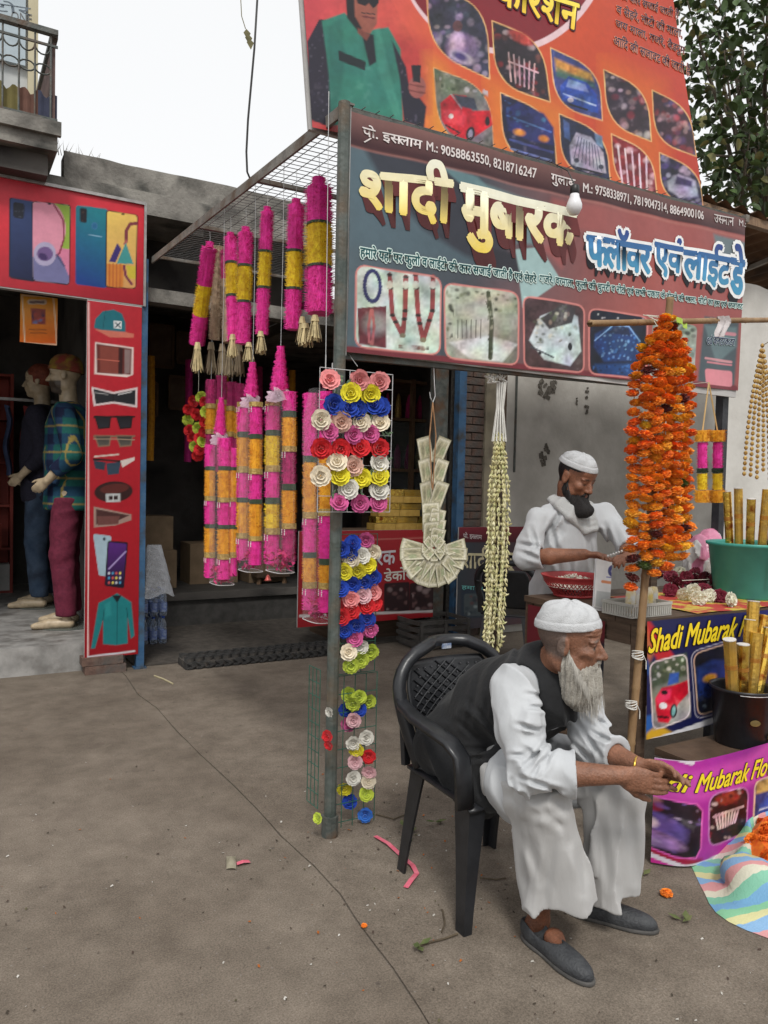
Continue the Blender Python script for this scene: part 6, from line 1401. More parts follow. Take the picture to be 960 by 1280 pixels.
# ================================================================ figures
def npv(v): return np.array([v[0], v[1], v[2]], dtype=np.float64)
def unit(v): v = npv(v); return v/np.linalg.norm(v)
def relax(V, Q, it=2, k=.5):
    V = V.astype(np.float64).copy()
    e = np.concatenate([Q[:, [0, 1]], Q[:, [1, 2]], Q[:, [2, 3]], Q[:, [3, 0]]]); e = np.concatenate([e, e[:, ::-1]])
    n = np.bincount(e[:, 0], minlength=len(V)).astype(np.float64); n[n == 0] = 1
    for _ in range(it):
        S = np.stack([np.bincount(e[:, 0], V[e[:, 1], c], minlength=len(V)) for c in range(3)], -1)/n[:, None]; V += k*(S-V)
    return V
def figure_part(name, fld, m, parent, colors=None, it=2, post=None):
    V, Q = fld.surface(); V = relax(V, Q, it, .3 if name in ('kurta', 'trousers', 'vest') else .5)
    if post is not None: V = post(V)
    c = colors(V) if callable(colors) else (np.tile(np.array(colors), (len(V), 1)) if colors is not None else None)
    me = np_mesh(name, V, Q, m, c, True, ORG[parent.name]); o = bpy.data.objects.new(name, me); COL.objects.link(o); o.parent = parent; ORG[o.name] = ORG[parent.name]
    return o
def fold(P, d, freq, amp, comp=.22, seed=0):
    """creases drawn out along direction d (ridged noise)"""
    d = unit(d); q = P-(P @ d)[:, None]*d*(1-comp); q = q+.03*np.stack([vnoise(P, 9, seed+k) for k in range(3)], -1)
    n = np.abs(vnoise(q, freq, seed)*2); return -amp*(1-2.4*np.minimum(n, .62))
def snip(F_, c, d, rad, depth):
    """cut a sleeve or leg off squarely at point c, removing what lies beyond along d"""
    c, d = npv(c), unit(d)
    def fn(P):
        q = P-c; a = q @ d; r = np.linalg.norm(q-a[..., None]*d, axis=-1); return np.maximum(np.maximum(-a, a-depth), r-rad)
    m = rad+depth; F_.put(c-m, c+m, fn, .002, 'cut')
def creases(P, lines, w=3.2, dep=.007):
    """sharp folds measured in the picture: a narrow valley with a raised lip on each side"""
    x, y, D = proj(P); out = np.zeros(len(P))
    for ln in lines:
        d = np.full(len(P), 1e9); tp = np.zeros(len(P)); nl = len(ln)-1
        for si, (a, b) in enumerate(zip(ln[:-1], ln[1:])):
            ex, ey = b[0]-a[0], b[1]-a[1]; L = ex*ex+ey*ey; t = np.clip(((x-a[0])*ex+(y-a[1])*ey)/L, 0, 1); dd = np.hypot(x-a[0]-t*ex, y-a[1]-t*ey); tp = np.where(dd < d, (si+t)/nl, tp); d = np.minimum(d, dd)
        out += np.sin(np.pi*np.clip(.04+.92*tp, 0, 1))**.7*1.15*(dep*np.exp(-(d/w)**2)-.75*dep*np.exp(-((d-2.1*w)/w)**2))
    return out
class Head:
    def __init__(s, c, fwd, up=(0, 0, 1), sc=1.0):
        s.c = npv(c); s.f = unit(fwd); u = npv(up); u -= s.f*(u @ s.f); s.u = unit(u); s.r = np.cross(s.f, s.u); s.s = sc; s.R = np.stack([s.f, s.r, s.u], 1)
    def W(s, a, b, c): return s.c + s.s*(s.f*a+s.r*b+s.u*c)
    def loc(s, V): return ((np.asarray(V)-s.c) @ s.R)/s.s
    def ell(s, F_, a, b, c, rad, k=.01, op='add'): F_.ell(s.W(a, b, c), np.array(rad)*s.s, s.R, k*s.s, op)
    def build(s, F_, neck, nr=.055, nose=1.0, age=0):
        E = s.ell
        E(F_, -.012, 0, .032, (.098, .076, .086)); E(F_, .028, 0, -.035, (.066, .058, .078), .025); E(F_, .058, 0, -.098, (.028, .028, .022), .02)
        for b in (-1, 1):
            E(F_, .060, b*.043, -.022, (.026, .021, .020), .016); E(F_, .010, b*.055, -.065, (.045, .014, .03), .02); E(F_, .076, b*.030, .0185, (.013, .026, .0075), .008)
        E(F_, .075, 0, .05, (.018, .05, .03), .02)
        for b in (-1, 1): E(F_, .098, b*.032, -.003, (.017, .018, .0105), .007, 'cut')
        for b in (-1, 1): E(F_, .0735, b*.032, -.003, (.0125, .0135, .0125), .002); E(F_, .0805, b*.032, .0065, (.0085, .0165, .0045), .004); E(F_, .079, b*.032, -.0125, (.008, .0155, .0045), .004)
        F_.cap(s.W(.084, 0, .012), s.W(.110*nose, 0, -.034), .0075*s.s, .0125*s.s, .008*s.s)
        for b in (-1, 1): E(F_, .099, b*.0125, -.037, (.011, .0085, .008), .006)
        E(F_, .0905, 0, -.058, (.010, .024, .0055), .006); E(F_, .0885, 0, -.069, (.010, .021, .0065), .006); E(F_, .098, 0, -.0635, (.006, .022, .0016), .003, 'cut')
        for b in (-1, 1):
            E(F_, -.006, b*.079, -.004, (.021, .0085, .033), .006); E(F_, .000, b*.089, .000, (.0105, .007, .018), .004, 'cut')
        F_.cap(s.W(-.022, 0, -.06), neck, nr*s.s, nr*1.12*s.s, .03)
    def paint(s, V, skin, brow, hair=None, hairline=None, eyes_down=False):
        L = s.loc(V); a, b, c = L[:, 0], L[:, 1], L[:, 2]; n = vnoise(V, 60)[:, None]; n2 = vnoise(V, 18, 3)[:, None]
        C = np.array(skin)[None]*(1+.35*n+.40*n2)
        head = (np.abs(a) < .14) & (np.abs(b) < .1) & (c > -.13) & (c < .14)
        def blend(m, col): 
            nonlocal C
            C = C*(1-m[:, None])+np.array(col)[None]*m[:, None]
        g = lambda a0, b0, c0, ra, rb, rc: np.clip(1.6-1.6*np.sqrt(((a-a0)/ra)**2+((np.abs(b)-b0)/rb)**2+((c-c0)/rc)**2), 0, 1)*head
        blend(g(.09, 0, -.063, .022, .026, .013)*.6, np.array(skin)*np.array((.95, .62, .62)))
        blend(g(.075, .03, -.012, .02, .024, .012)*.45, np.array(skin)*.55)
        if not eyes_down:
            blend(g(.084, .032, -.003, .04, .016, .0062), (.34, .30, .26)); blend(g(.084, .034, -.002, .04, .011, .0085), (.012, .008, .007))
        blend(g(.086, .032, .0055 if not eyes_down else -.006, .04, .020, .0045), (.025, .015, .012))
        blend(g(.085, .031, .0215, .04, .025, .0068)*.85, brow)
        if hair is not None:
            m = hairline(a, b, c)*head; blend(np.clip(m, 0, 1), hair)
        return np.clip(C, .004, .8)

def hand(F_, wrist, d, palm_n, L=.175, side=1, curl=(.25, .3, .35, .45), spread=.06, thumb=(.55, .35), thick=1.0):
    """palm with four separate fingers and a thumb. d = pointing direction, palm_n = out of the palm, side=+1: thumb lies on cross(d,palm_n)"""
    w = npv(wrist); d = unit(d); n = unit(npv(palm_n)-d*(npv(palm_n) @ d)); t = np.cross(d, n)*side; s = L/.185
    pc_ = w+d*.048*s; R = np.stack([d, t, n], 1)
    F_.ell(w+d*.012*s, (.030*s, .027*s, .019*s), R, .012); F_.ell(pc_, (.050*s, .040*s, .0155*s), R, .010); F_.ell(w+d*.072*s, (.022*s, .039*s, .0135*s), R, .008); F_.ell(w+d*.035*s+t*.026*s+n*.006*s, (.030*s, .017*s, .015*s), R, .010)
    for i, (off, ln, r) in enumerate(((.030, .074, .0092), (.0105, .083, .0095), (-.0095, .077, .0090), (-.028, .060, .0080))):
        p = w+d*(.086-.004*abs(i-1.2))*s+t*off*s; a = -spread*(i-1.3); dd = d*math.cos(a)+t*math.sin(-a); cu = curl[i]; pts = [w+d*.06*s+t*off*.9*s, p]
        for k, f in enumerate((.46, .31, .23)):
            ang = cu*(k+.7); v = dd*math.cos(ang)+n*math.sin(ang); p = p+v*ln*f*s; pts.append(p)
        r *= s*thick; F_.chain(pts, [r*.95, r*1.06, r*1.0, r*.92, r*.74], .003)
    b = w+d*.030*s+t*.030*s+n*.006*s; v1 = unit(d*math.cos(thumb[0])+t*math.sin(thumb[0])+n*.25); p1 = b+v1*.038*s; v2 = unit(d*math.cos(thumb[1])+t*math.sin(thumb[1])+n*.30); p2 = p1+v2*.030*s; p3 = p2+unit(v2*.9+d*.3)*.022*s
    F_.chain([b, p1, p2, p3], [.0135*s, .0112*s, .0102*s, .0078*s], .005)

def fold_fn(axis_a, axis_b, amp, k, along=6.0, seed=0):
    a, b = npv(axis_a), npv(axis_b); d = unit(b-a); u = np.cross(d, (0, 0, 1) if abs(d[2]) < .8 else (1, 0, 0)); u = unit(u); v = np.cross(d, u)
    def fn(P):
        q = P-a; ang = np.arctan2(q @ v, q @ u); h = q @ d
        return amp*np.cos(ang*k+2.5*np.sin(h*along)+seed)
    return fn
def beard_strands(H, n, roots, length, spread, col, parent, seed, droop=.75, w=.0011, name='beard_hair'):
    rr = random.Random(seed); mb = MB()
    for k in range(n):
        a, b, c = roots(rr); p = H.W(a, b, c); out = unit(H.f*.5*(a > .02)+H.r*np.sign(b)*.35*abs(b)/.05+(-H.u)*.6); L = length(a, b, c)*rr.uniform(.6, 1.08)*H.s
        pts = []; q = p; v = out
        for i in range(5):
            pts.append(q); v = unit(v*(1-droop*.45)+np.array((0, 0, -1))*droop*.5+spread*np.array([rr.uniform(-1, 1), rr.uniform(-1, 1), rr.uniform(-.3, .3)])); q = q+v*L/4
        side = unit(np.cross(v, FW)+1e-6); sh = rr.uniform(.75, 1.2); cc = tuple(min(.8, x*sh) for x in col)
        base = len(mb.v)
        for i, p in enumerate(pts):
            ww = w*(1-.75*i/4)*H.s; mb.v += [tuple(p-side*ww), tuple(p+side*ww)]; mb.c += [cc, cc]
        for i in range(4): mb.f.append((base+2*i, base+2*i+1, base+2*i+3, base+2*i+2))
    o = mb.build(name, vcmat('beard_hair', .55, .3, .1), parent); o['kind'] = 'stuff'; return o

m_skin = vcmat('skin', .48, .42, .16, 130, .55, 150, sss=.08)
m_white = mat('white_cotton', (.42, .435, .45), (.48, .495, .51), 7, .85, .7, 15, stretch=(1, 1, .45), sheen=.15)
m_white2 = mat('white_cotton_b', (.37, .366, .36), (.42, .416, .41), 6, .88, .7, 14, stretch=(1.2, 1.2, .3), sheen=.15)
m_vest = mat('charcoal_wool', (.010, .0105, .0115), (.016, .0165, .018), 10, .9, .3, 60, sheen=.06)
m_cap = mat('white_knit', (.47, .48, .49), (.54, .55, .56), 60, .9, .5, 330)
m_shoe = mat('dark_leather', (.030, .032, .036), (.055, .058, .062), 16, .55, .4, 120)

def skullcap(H, parent, m, top=.098, base=.040, slope=.10, fat=.008, name='skullcap', seed=1):
    lo, hi = H.c-.19*H.s, H.c+.19*H.s; F_ = Field(lo, hi, .0032)
    H.ell(F_, -.012, 0, .030, (.098+fat, .076+fat, .086+fat), .004)
    H.ell(F_, -.012, 0, .052, (.094+fat, .074+fat, top-.052+.012), .02)
    def plane(P):
        L = ((P-H.c) @ H.R)/H.s; return (base+slope*L[..., 0]-L[..., 2])*H.s
    F_.put(lo, hi, plane, .003, 'and')
    def plane2(P):
        L = ((P-H.c) @ H.R)/H.s; return (L[..., 2]-(top-.012*np.abs(L[..., 0]+.012)/.09))*H.s
    F_.put(lo, hi, plane2, .022, 'and')
    def band(P):
        L = ((P-H.c) @ H.R)/H.s; t = L[:, 2]-(base+slope*L[:, 0]); ang = np.arctan2(L[:, 1], L[:, 0]+.012)
        d = -.0022*((t > .001) & (t < .026)) + .0016*np.exp(-((t-.027)/.0025)**2); d = d+(.0012*np.cos(ang*70)*np.cos(t*900))*((t > .004) & (t < .023))
        return (d + .003*np.cos(ang*7+seed+6*t*10)*(t > .03)*np.clip((t-.03)/.02, 0, 1))*H.s
    F_.wrinkle(band)
    return figure_part(name, F_, m, parent, None, 1)

# ---------------------------------------------------------------- plastic armchair
def plastic_chair(cx, cy, rot, name, label, m):
    """monobloc armchair facing -Y at (cx,cy)"""
    T = thing(name, label, 'chair', (cx, cy, 0))
    R = Matrix.Rotation(rot, 3, 'Z'); Wp = lambda x, y, z: Vector((cx, cy, 0))+R@Vector((x, y, z))
    # legs: tapered angle sections
    for sx in (-1, 1):
        for fr in (True, False):
            y1, y0 = (-.20, -.235) if fr else (.19, .235); x1, x0 = (.225, .262) if fr else (.20, .225)
            t = MB(); zt = .415; n = 6
            for j in range(n+1):
                q = j/n; z = .0+q*zt; x = x0+(x1-x0)*q; y = y0+(y1-y0)*q; w = .030+.034*q**1.3; th = .012
                prof = [(x+.004, y-w*(1 if fr else -.2)), (x+.004, y+w*(.2 if fr else -1)*-1 if False else y+(w*.3 if fr else -w*.3)), ]
                s = 1 if fr else -1
                ring = [(x, y-s*.012), (x-w*1.1, y-s*.012), (x-w*1.1, y-s*.004), (x-.010, y-s*.004), (x-.010, y+s*w*1.2), (x, y+s*w*1.2)]
                for (a, b) in ring: t.v.append(tuple(Wp(sx*a, b, z)))
            k = 6
            for j in range(n):
                for i in range(k): t.f.append((j*k+i, j*k+(i+1) % k, (j+1)*k+(i+1) % k, (j+1)*k+i))
            t.f.append(tuple(range(k))); t.f.append(tuple(range(n*k, n*k+k)))
            t.build('leg', m, T)
    def slab(fn, nu, nv, th, name, nrm):
        t = MB(); t.grid(fn, nu, nv); nn = len(t.v); off = R@Vector(nrm)*th
        t.v += [tuple(Vector(v)+off) for v in t.v]; f = list(t.f); t.f += [tuple(reversed([i+nn for i in q])) for q in f]
        W_ = nu+1
        for i in range(nu): t.f.append((i+1, i, i+nn, i+1+nn)); b = nv*W_; t.f.append((b+i, b+i+1, b+i+1+nn, b+i+nn))
        for j in range(nv): t.f.append((j*W_, (j+1)*W_, (j+1)*W_+nn, j*W_+nn)); t.f.append(((j+1)*W_+nu, j*W_+nu, j*W_+nu+nn, (j+1)*W_+nu+nn))
        return t.build(name, m, T, True)
    slab(lambda u, v: Wp((u-.5)*.47*(1-.08*v), -.225+.43*v, .425-.018*math.sin(math.pi*u)*math.sin(math.pi*min(1, v*1.1))-.012*(v < .08)), 12, 12, -.012, 'seat', (0, 0, 1))
    # backrest: curved shell
    def bk(u, v):
        s = (u-.5)*2; h = .44+.43*v; hw = (.20+.055*math.sin(v*2.3))*math.sqrt(max(0, 1-max(0, (v-.55)/.45)**2.6*.86)) if v > .55 else .20+.055*math.sin(v*2.3)
        return (s*hw, .20+.10*v-.055*s*s*(1-.3*v), h)
    slab(lambda u, v: Wp(*bk(.1+.8*u, .10+.76*v)), 18, 16, .007, 'backrest', (0, 1, 0))
    # rolled rim round the back running into the arms
    rim = []
    for v in np.linspace(0, 1, 15): x, y, z = bk(0, v); rim.append(Wp(x, y-.004, z))
    top = [Wp(*bk(u, 1.0)) for u in np.linspace(.08, .92, 11)]
    rim2 = [Wp(*bk(1, v)) for v in np.linspace(1, 0, 15)]
    t = MB(); t.tube(rim+top+rim2, .027, 8); t.build('back_rim', m, T, True)
    for sx in (-1, 1):
        pts = [(.238, .245, .70), (.262, .17, .672), (.278, .05, .655), (.283, -.08, .648), (.280, -.17, .636), (.272, -.222, .60), (.262, -.226, .52), (.250, -.218, .42)]
        t = MB(); n = len(pts); ws = [.02, .026, .030, .032, .032, .030, .032, .034]
        for (x, y, z), w in zip(pts, ws): pass
        for i, ((x, y, z), w) in enumerate(zip(pts, ws)):
            vert = i >= 5; e = Vector((1, 0, 0)); up_ = Vector((0, -1, .25)).normalized() if vert else Vector((0, 0, 1))
            for a, b in ((-1, -.5), (-1, .35), (-.7, .5), (.7, .5), (1, .35), (1, -.5)): q = Vector((sx*x, y, z))+e*(a*w)+up_*(b*.022); t.v.append(tuple(Wp(q.x, q.y, q.z)))
        for i in range(n-1):
            for k in range(6): t.f.append((i*6+k, i*6+(k+1) % 6, (i+1)*6+(k+1) % 6, (i+1)*6+k))
        t.f += [tuple(range(5, -1, -1)), tuple(range((n-1)*6, n*6))]
        t.build('armrest', m, T, True)
        t = MB(); t.bar(Wp(sx*.225, .20, .43), Wp(sx*.232, .225, .70), .03, .02); t.build('back_stay', m, T)
    # shining raised studs of the woven pattern on the back
    st = MB()
    for i in range(9):
        for j in range(9):
            x, y, z = bk(.20+.60*i/8+.03*(j % 2), .20+.58*j/8); st.lathe([(.0055, 0), (.0045, .003), (.001, .0045)], (0, 0, 0), 5)
            nn = 15; vs = st.v[-nn:]; st.v[-nn:] = [tuple(Wp(x+v[0], y-.003-v[2], z+v[1])) for v in vs]
    o = st.build('stud_pattern', mat('glossy_stud', (.06, .06, .065), rough=.18), T); o['kind'] = 'stuff'
    for a in (-1, 1):
        st = MB()
        for i in range(-3, 9):
            P = []
            for q in np.linspace(0, 1, 7):
                u = .16+.68*q; v = .18+i*.08+a*(q-.5)*.55+.0
                if .14 < v < .84: x, y, z = bk(u, v); P.append(Wp(x, y-.004, z))
            if len(P) > 1: st.tube(P, .003, 4)
        st.build('woven_ribs', m, T)['kind'] = 'stuff'
    x, y, z = bk(.5, .97); t = MB(); t.obox((0, 0, 0), (.022, .003, .010)); t.v = [tuple(Wp(x+v[0], y-.025+v[1], z-.004+v[2])) for v in t.v]; t.build('badge', mat('silver_blue_badge', (.10, .16, .30), (.45, .47, .5), 60, .3), T)
    return T
m_chair = mat('black_chair_plastic', (.012, .013, .015), (.020, .021, .024), 14, .33, .06, 90, spec=.5)
plastic_chair(.335, -.62, 0, 'plastic_armchair', 'black plastic armchair in which the old man sits', m_chair)
q = pz(648, 835); plastic_chair(q.x+.12, q.y+.25, 2.2, 'plastic_armchair', 'black plastic armchair standing behind the table', m_chair)

# ---------------------------------------------------------------- old man sitting in the chair
def old_man():
    PR = thing('person', 'old bearded man in white kurta and dark vest sitting in the black chair', 'person', (.33, -.75, 0))
    J = {k: npv(pd(*v)) for k, v in dict(Rsh=(645, 857, 2.54), Lsh=(718, 842, 2.69), neck=(688, 832, 2.60), head=(713, 800, 2.50), Rel=(665, 966, 2.38), Rwr=(776, 969, 2.33), Lel=(738, 930, 2.58), Lwr=(797, 957, 2.39), Rkn=(680, 1003, 2.46), Lkn=(768, 994, 2.62), Ran=(674, 1150, 2.56), Lan=(748, 1125, 2.75)).items()}
    J['Rhip'] = np.array([.235, -.58, .50]); J['Lhip'] = np.array([.425, -.58, .50]); hip = np.array([.33, -.56, .50])
    chest = (J['Rsh']+J['Lsh'])/2
    H = Head(J['head'], (.57, -.81, -.09), (-.03, -.10, 1), 1.0)
    F_ = Field((-.06, -1.52, -.005), (.86, -.42, 1.17), .0042)
    F_.ell(hip, (.15, .11, .11), None, .03); F_.chain([hip, hip*.5+chest*.5, chest-[0, 0, .03]], [.10, .095, .10], .03); F_.cap(J['Rsh'], J['Lsh'], .042, .042, .03); F_.cap(chest, J['neck'], .07, .06, .03)
    for s in 'RL':
        F_.chain([J[s+'hip'], J[s+'kn'], J[s+'an']], [.07, .045, .034], .02); F_.chain([J[s+'sh'], J[s+'el']], [.042, .032], .02); F_.chain([J[s+'el'], J[s+'el']*.55+J[s+'wr']*.45, J[s+'wr']], [.032, .039, .027], .01, None)
    H.build(F_, J['neck'], .054, 1.02)
    # hollow cheeks and lined brow
    for b in (-1, 1): H.ell(F_, .066, b*.062, -.045, (.02, .012, .018), .012, 'cut')
    # hands held loosely together
    tipR, tipL = npv(pd(844, 986, 2.31)), npv(pd(850, 966, 2.33))
    hand(F_, J['Rwr'], tipR-J['Rwr']+np.array((0, 0, .0)), (.25, .9, .1), .182, -1, (.22, .26, .32, .40), .05, (.62, .32))
    hand(F_, J['Lwr'], tipL-J['Lwr'], (-.1, -.9, -.35), .180, 1, (.10, .30, .42, .5), .05, (.35, .12))
    # feet
    for s, heel, toe in (('R', pz(662, 1172), pz(742, 1236)), ('L', pz(716, 1141), pz(812, 1164))):
        h_, t_ = npv(heel), npv(toe); F_.chain([J[s+'an'], h_+[0, 0, .035]], [.034, .030], .012); F_.chain([J[s+'an']*.7+t_*.3+[0, 0, .0], h_*.5+t_*.5+[0, 0, .03], t_*.72+h_*.28+[0, 0, .024]], [.034, .027, .018], .012)
    F_.wrinkle(lambda P: .0016*np.sin(((P-H.c) @ H.u)*420)*(np.abs((P-H.c) @ H.f-.075) < .02)*(((P-H.c) @ H.u) > .028)*(((P-H.c) @ H.u) < .06))
    # knuckle and vein relief on the hands
    skin = (.215, .098, .058)
    def col(V):
        C = H.paint(V, skin, (.22, .19, .17), (.10, .085, .075), lambda a, b, c: np.clip((.02-a)/.02, 0, 1)*np.clip((.05-c)/.01, 0, 1)*np.clip((c+.055)/.02, 0, 1)*.75*(np.abs(b) > .03)*(a < .0))
        low = V[:, 2] < .16; C[low] *= np.array((.82, .74, .70)); return C
    figure_part('body', F_, m_skin, PR, col, 1)
    # ---- kurta
    K_ = Field((-.02, -1.36, .30), (.76, -.40, .98), .0048); cr = (1, 0, 0)
    K_.ell(hip+[.01, -.05, .0], (.155, .12, .12), None, .03); K_.chain([hip+[0, .0, .02], hip*.5+chest*.5+[0, .02, .02], chest+[0, .02, -.05]], [.128, .124, .118], .05); K_.cap(J['Rsh']+[.01, 0, -.005], J['Lsh']+[-.01, 0, -.005], .062, .062, .04); K_.cap(chest, J['neck']+[0, .01, -.03], .09, .07, .03)
    cuffR = J['Rel']*.50+J['Rwr']*.50; cuffL = J['Lel']*.42+J['Lwr']*.58
    K_.chain([J['Rsh'], J['Rsh']*.5+J['Rel']*.5+[-.004, .008, 0], J['Rel']+[-.004, .006, -.010], cuffR], [.070, .068, .060, .050], .02)
    K_.chain([J['Lsh'], J['Lel']+[.006, 0, -.006], cuffL], [.068, .060, .046], .02)
    dR = unit(J['Rwr']-J['Rel']); dL = unit(J['Lwr']-J['Lel'])
    K_.cap(cuffR-dR*.048, cuffR+dR*.03, .060, .064, .004); K_.cap(cuffL-dL*.03, cuffL+dL*.02, .052, .052, .004)
    for s, q in (('R', .70), ('L', .66)): K_.cap(J[s+'hip'], J[s+'hip']*(1-q)+J[s+'kn']*q+[0, 0, .012], .112, .106, .03)
    K_.cap(np.array([.24, -.72, .44]), npv(pd(672, 1012, 2.52)), .075, .055, .03); K_.cap(npv(pd(648, 1010, 2.60)), npv(pd(684, 1036, 2.55)), .045, .03, .03)
    K_.ell(J['neck']+[.01, -.03, .055], (.058, .058, .05), None, .01, 'cut')
    dU = unit(J['Rel']-J['Rsh']); axis2 = unit(np.cross(dU, dR))
    def kw(P):
        near = np.linalg.norm(P-J['Rel'], axis=-1); w1 = np.exp(-(near/.12)**2); upper = np.exp(-(np.linalg.norm(P-(J['Rsh']*.5+J['Rel']*.5), axis=-1)/.13)**2)
        w2 = np.exp(-(np.linalg.norm(P-J['Lel'], axis=-1)/.13)**2)
        body = fold(P, (.25, -.45, -.85), 13, .014, .16, 1)*(1-.7*np.maximum(w1, w2))+vnoise(P, 9, 2)*.012
        sl = fold(P, axis2+.5*dU, 18, .020, .22, 3)*w1 + fold(P, dU+.6*axis2, 14, .016, .16, 6)*upper*(1-w1) + fold(P, (.6, -.2, .4), 18, .015, .22, 9)*w2
        return body+sl+creases(P, [[(690, 917), (672, 942), (648, 965)], [(696, 932), (676, 955), (664, 972)], [(646, 970), (672, 980), (704, 989)], [(636, 944), (656, 945)], [(656, 867), (684, 872)], [(660, 884), (688, 886)], [(645, 905), (672, 912)], [(639, 975), (652, 1030)], [(661, 990), (688, 1028)], [(676, 968), (690, 940)], [(729, 910), (776, 934)], [(718, 898), (752, 948)], [(736, 890), (770, 918)], [(712, 925), (738, 950)]], 2.6, .008)
    K_.wrinkle(kw)
    K_.put((-.2, -1, .2), (.25, -.3, .70), lambda P: np.maximum(np.maximum(P[..., 0]-.235, -.86-P[..., 1]), P[..., 2]-.66), .02, 'cut')
    snip(K_, cuffR, dR, .095, .13); snip(K_, cuffL, dL, .085, .12); K_.cap(cuffR-dR*.015, cuffR+dR*.06, .044, .047, .003, None, 'cut'); K_.cap(cuffL-dL*.01, cuffL+dL*.05, .038, .038, .003, None, 'cut')
    figure_part('kurta', K_, m_white, PR, None, 1)
    # ---- loose trousers
    T_ = Field((.04, -1.36, .08), (.86, -.44, .66), .0052)
    hemR, hemL = npv(pd(699, 1120, 2.50)), npv(pd(757, 1108, 2.64))
    for s, hem in (('R', hemR), ('L', hemL)):
        kn = J[s+'kn']; T_.cap(J[s+'hip'], kn+[0, 0, .005], .108, .088, .03); T_.cap(kn+[0, .005, 0], hem-[0, 0, .03], .088, .106, .03)
        T_.cap(kn*.6+hem*.4+[.01, .03, 0], hem+[.01, .025, -.01], .07, .08, .04)
    T_.ell(hip, (.20, .15, .12), None, .03)
    def hemplane(P):
        x, y = P[..., 0], P[..., 1]; zc = np.where(x < .46, hemR[2]+.012+.22*(x-hemR[0]), hemL[2]-.005+.12*(x-hemL[0])); return zc-P[..., 2]
    T_.put((-1, -3, -1), (2, 1, .35), hemplane, .003, 'and')
    for s, hem in (('R', hemR), ('L', hemL)): T_.cap(hem-[0, 0, .12], hem+[0, 0, .03], .066, .05, .004, None, 'cut')
    aR, aL = unit(hemR-J['Rkn']), unit(hemL-J['Lkn'])
    def tw(P):
        w = np.clip((.50-P[:, 2])/.12, 0, 1); rt = P[:, 0] < .46
        g_ = np.where(rt, fold(P, aR+[.12, 0, 0], 11, .022, .10, 1), fold(P, aL, 11, .022, .10, 4)); kn = fold(P, (.7, .5, -.5), 15, .010, .22, 7)
        return g_*w+kn*(1-w)+vnoise(P, 8, 8)*.010+creases(P, [[(747, 1010), (754, 1060), (762, 1108)], [(694, 1030), (686, 1080), (678, 1138)], [(708, 996), (728, 1050), (730, 1115)], [(786, 1005), (794, 1100)], [(655, 1030), (676, 1100)], [(664, 1014), (690, 1020), (704, 1034)]], 5.5, .007)
    T_.put((-.2, -1, .2), (.25, -.3, .70), lambda P: np.maximum(P[..., 0]-.23, -.84-P[..., 1]), .02, 'cut')
    T_.wrinkle(tw); figure_part('trousers', T_, m_white2, PR, None, 1)
    # ---- sleeveless vest, open in front, tail over the chair arm
    V_ = Field((-.14, -1.22, .30), (.75, -.30, 1.02), .0062)
    V_.chain([hip+[0, .045, .03], hip*.5+chest*.5+[0, .035, .035], chest+[0, .025, -.035]], [.155, .158, .150], .05); V_.cap(J['Rsh']+[.02, .012, .008], J['Lsh']+[-.02, .012, .008], .070, .068, .04); V_.cap(chest+[0, .03, .02], J['neck']+[-.005, .03, .0], .10, .078, .03)
    V_.ell(np.array([.225, -.54, .53]), (.125, .12, .12), None, .04); V_.ell(npv(pd(606, 985, 2.68)), (.065, .065, .085), None, .03); V_.cap(npv(pd(585, 930, 2.82)), npv(pd(616, 996, 2.63)), .06, .055, .05)
    V_.ell(np.array([.45, -.47, .50]), (.11, .12, .13), None, .04)
    V_.cap(J['Rsh']+[-.02, -.02, -.01], J['Rel']+[-.02, -.03, -.02], .088, .090, .006, None, 'cut'); V_.cap(J['Lsh']+[.03, -.02, 0], J['Lel']+[.03, -.03, -.02], .086, .09, .006, None, 'cut')
    V_.cap(J['Rsh']*.35+J['Rel']*.65+[-.05, -.06, 0], J['Rel']+[.05, -.15, -.1], .10, .12, .01, None, 'cut')
    V_.cap(J['neck']+[.085, -.10, .02], np.array([.43, -1.0, .50]), .034, .06, .008, None, 'cut'); V_.cap(np.array([.36, -.98, .42]), np.array([.36, -.82, .36]), .17, .15, .02, None, 'cut')
    V_.ell(J['neck']+[.01, -.035, .05], (.066, .062, .07), None, .006, 'cut')
    V_.cap(npv(pd(668, 1010, 2.45)), npv(pd(690, 930, 2.40)), .085, .05, .01, None, 'cut')
    V_.chain([npv(pd(562, 920, 2.86)), npv(pd(572, 955, 2.80)), npv(pd(590, 985, 2.72))], [.066, .072, .062], .03); V_.chain([npv(pd(588, 930, 2.78)), npv(pd(598, 965, 2.70)), npv(pd(610, 992, 2.64))], [.062, .066, .060], .03); V_.cap(npv(pd(622, 955, 2.62)), npv(pd(626, 1000, 2.60)), .048, .046, .03)
    def vw(P):
        return fold(P, (.55, -.5, -.65), 10, .016, .16, 11)*np.clip((1.0-P[:, 2])/.3, .15, 1)+vnoise(P, 9, 12)*.012+creases(P, [[(566, 936), (631, 938)], [(581, 950), (635, 942)], [(585, 875), (628, 924)], [(570, 900), (600, 925)], [(598, 842), (584, 915)], [(612, 850), (606, 900)], [(705, 830), (712, 900), (716, 955)], [(652, 802), (640, 836)], [(590, 960), (604, 1005)]], 3, .007)
    V_.wrinkle(vw); figure_part('vest', V_, m_vest, PR, None, 1)
    skullcap(H, PR, m_cap, .131, .046, .13, .007)
    # ---- long grey beard
    B_ = Field(H.c-[.2, .2, .28], H.c+[.2, .2, .1], .004)
    chin = H.W(.066, 0, -.10); B_.chain([H.W(.004, .062, -.02), H.W(.012, .060, -.065), H.W(.045, .040, -.105), chin, H.W(.045, -.040, -.105), H.W(.012, -.060, -.065), H.W(.004, -.062, -.02)], [.010, .017, .026, .032, .026, .017, .010], .015)
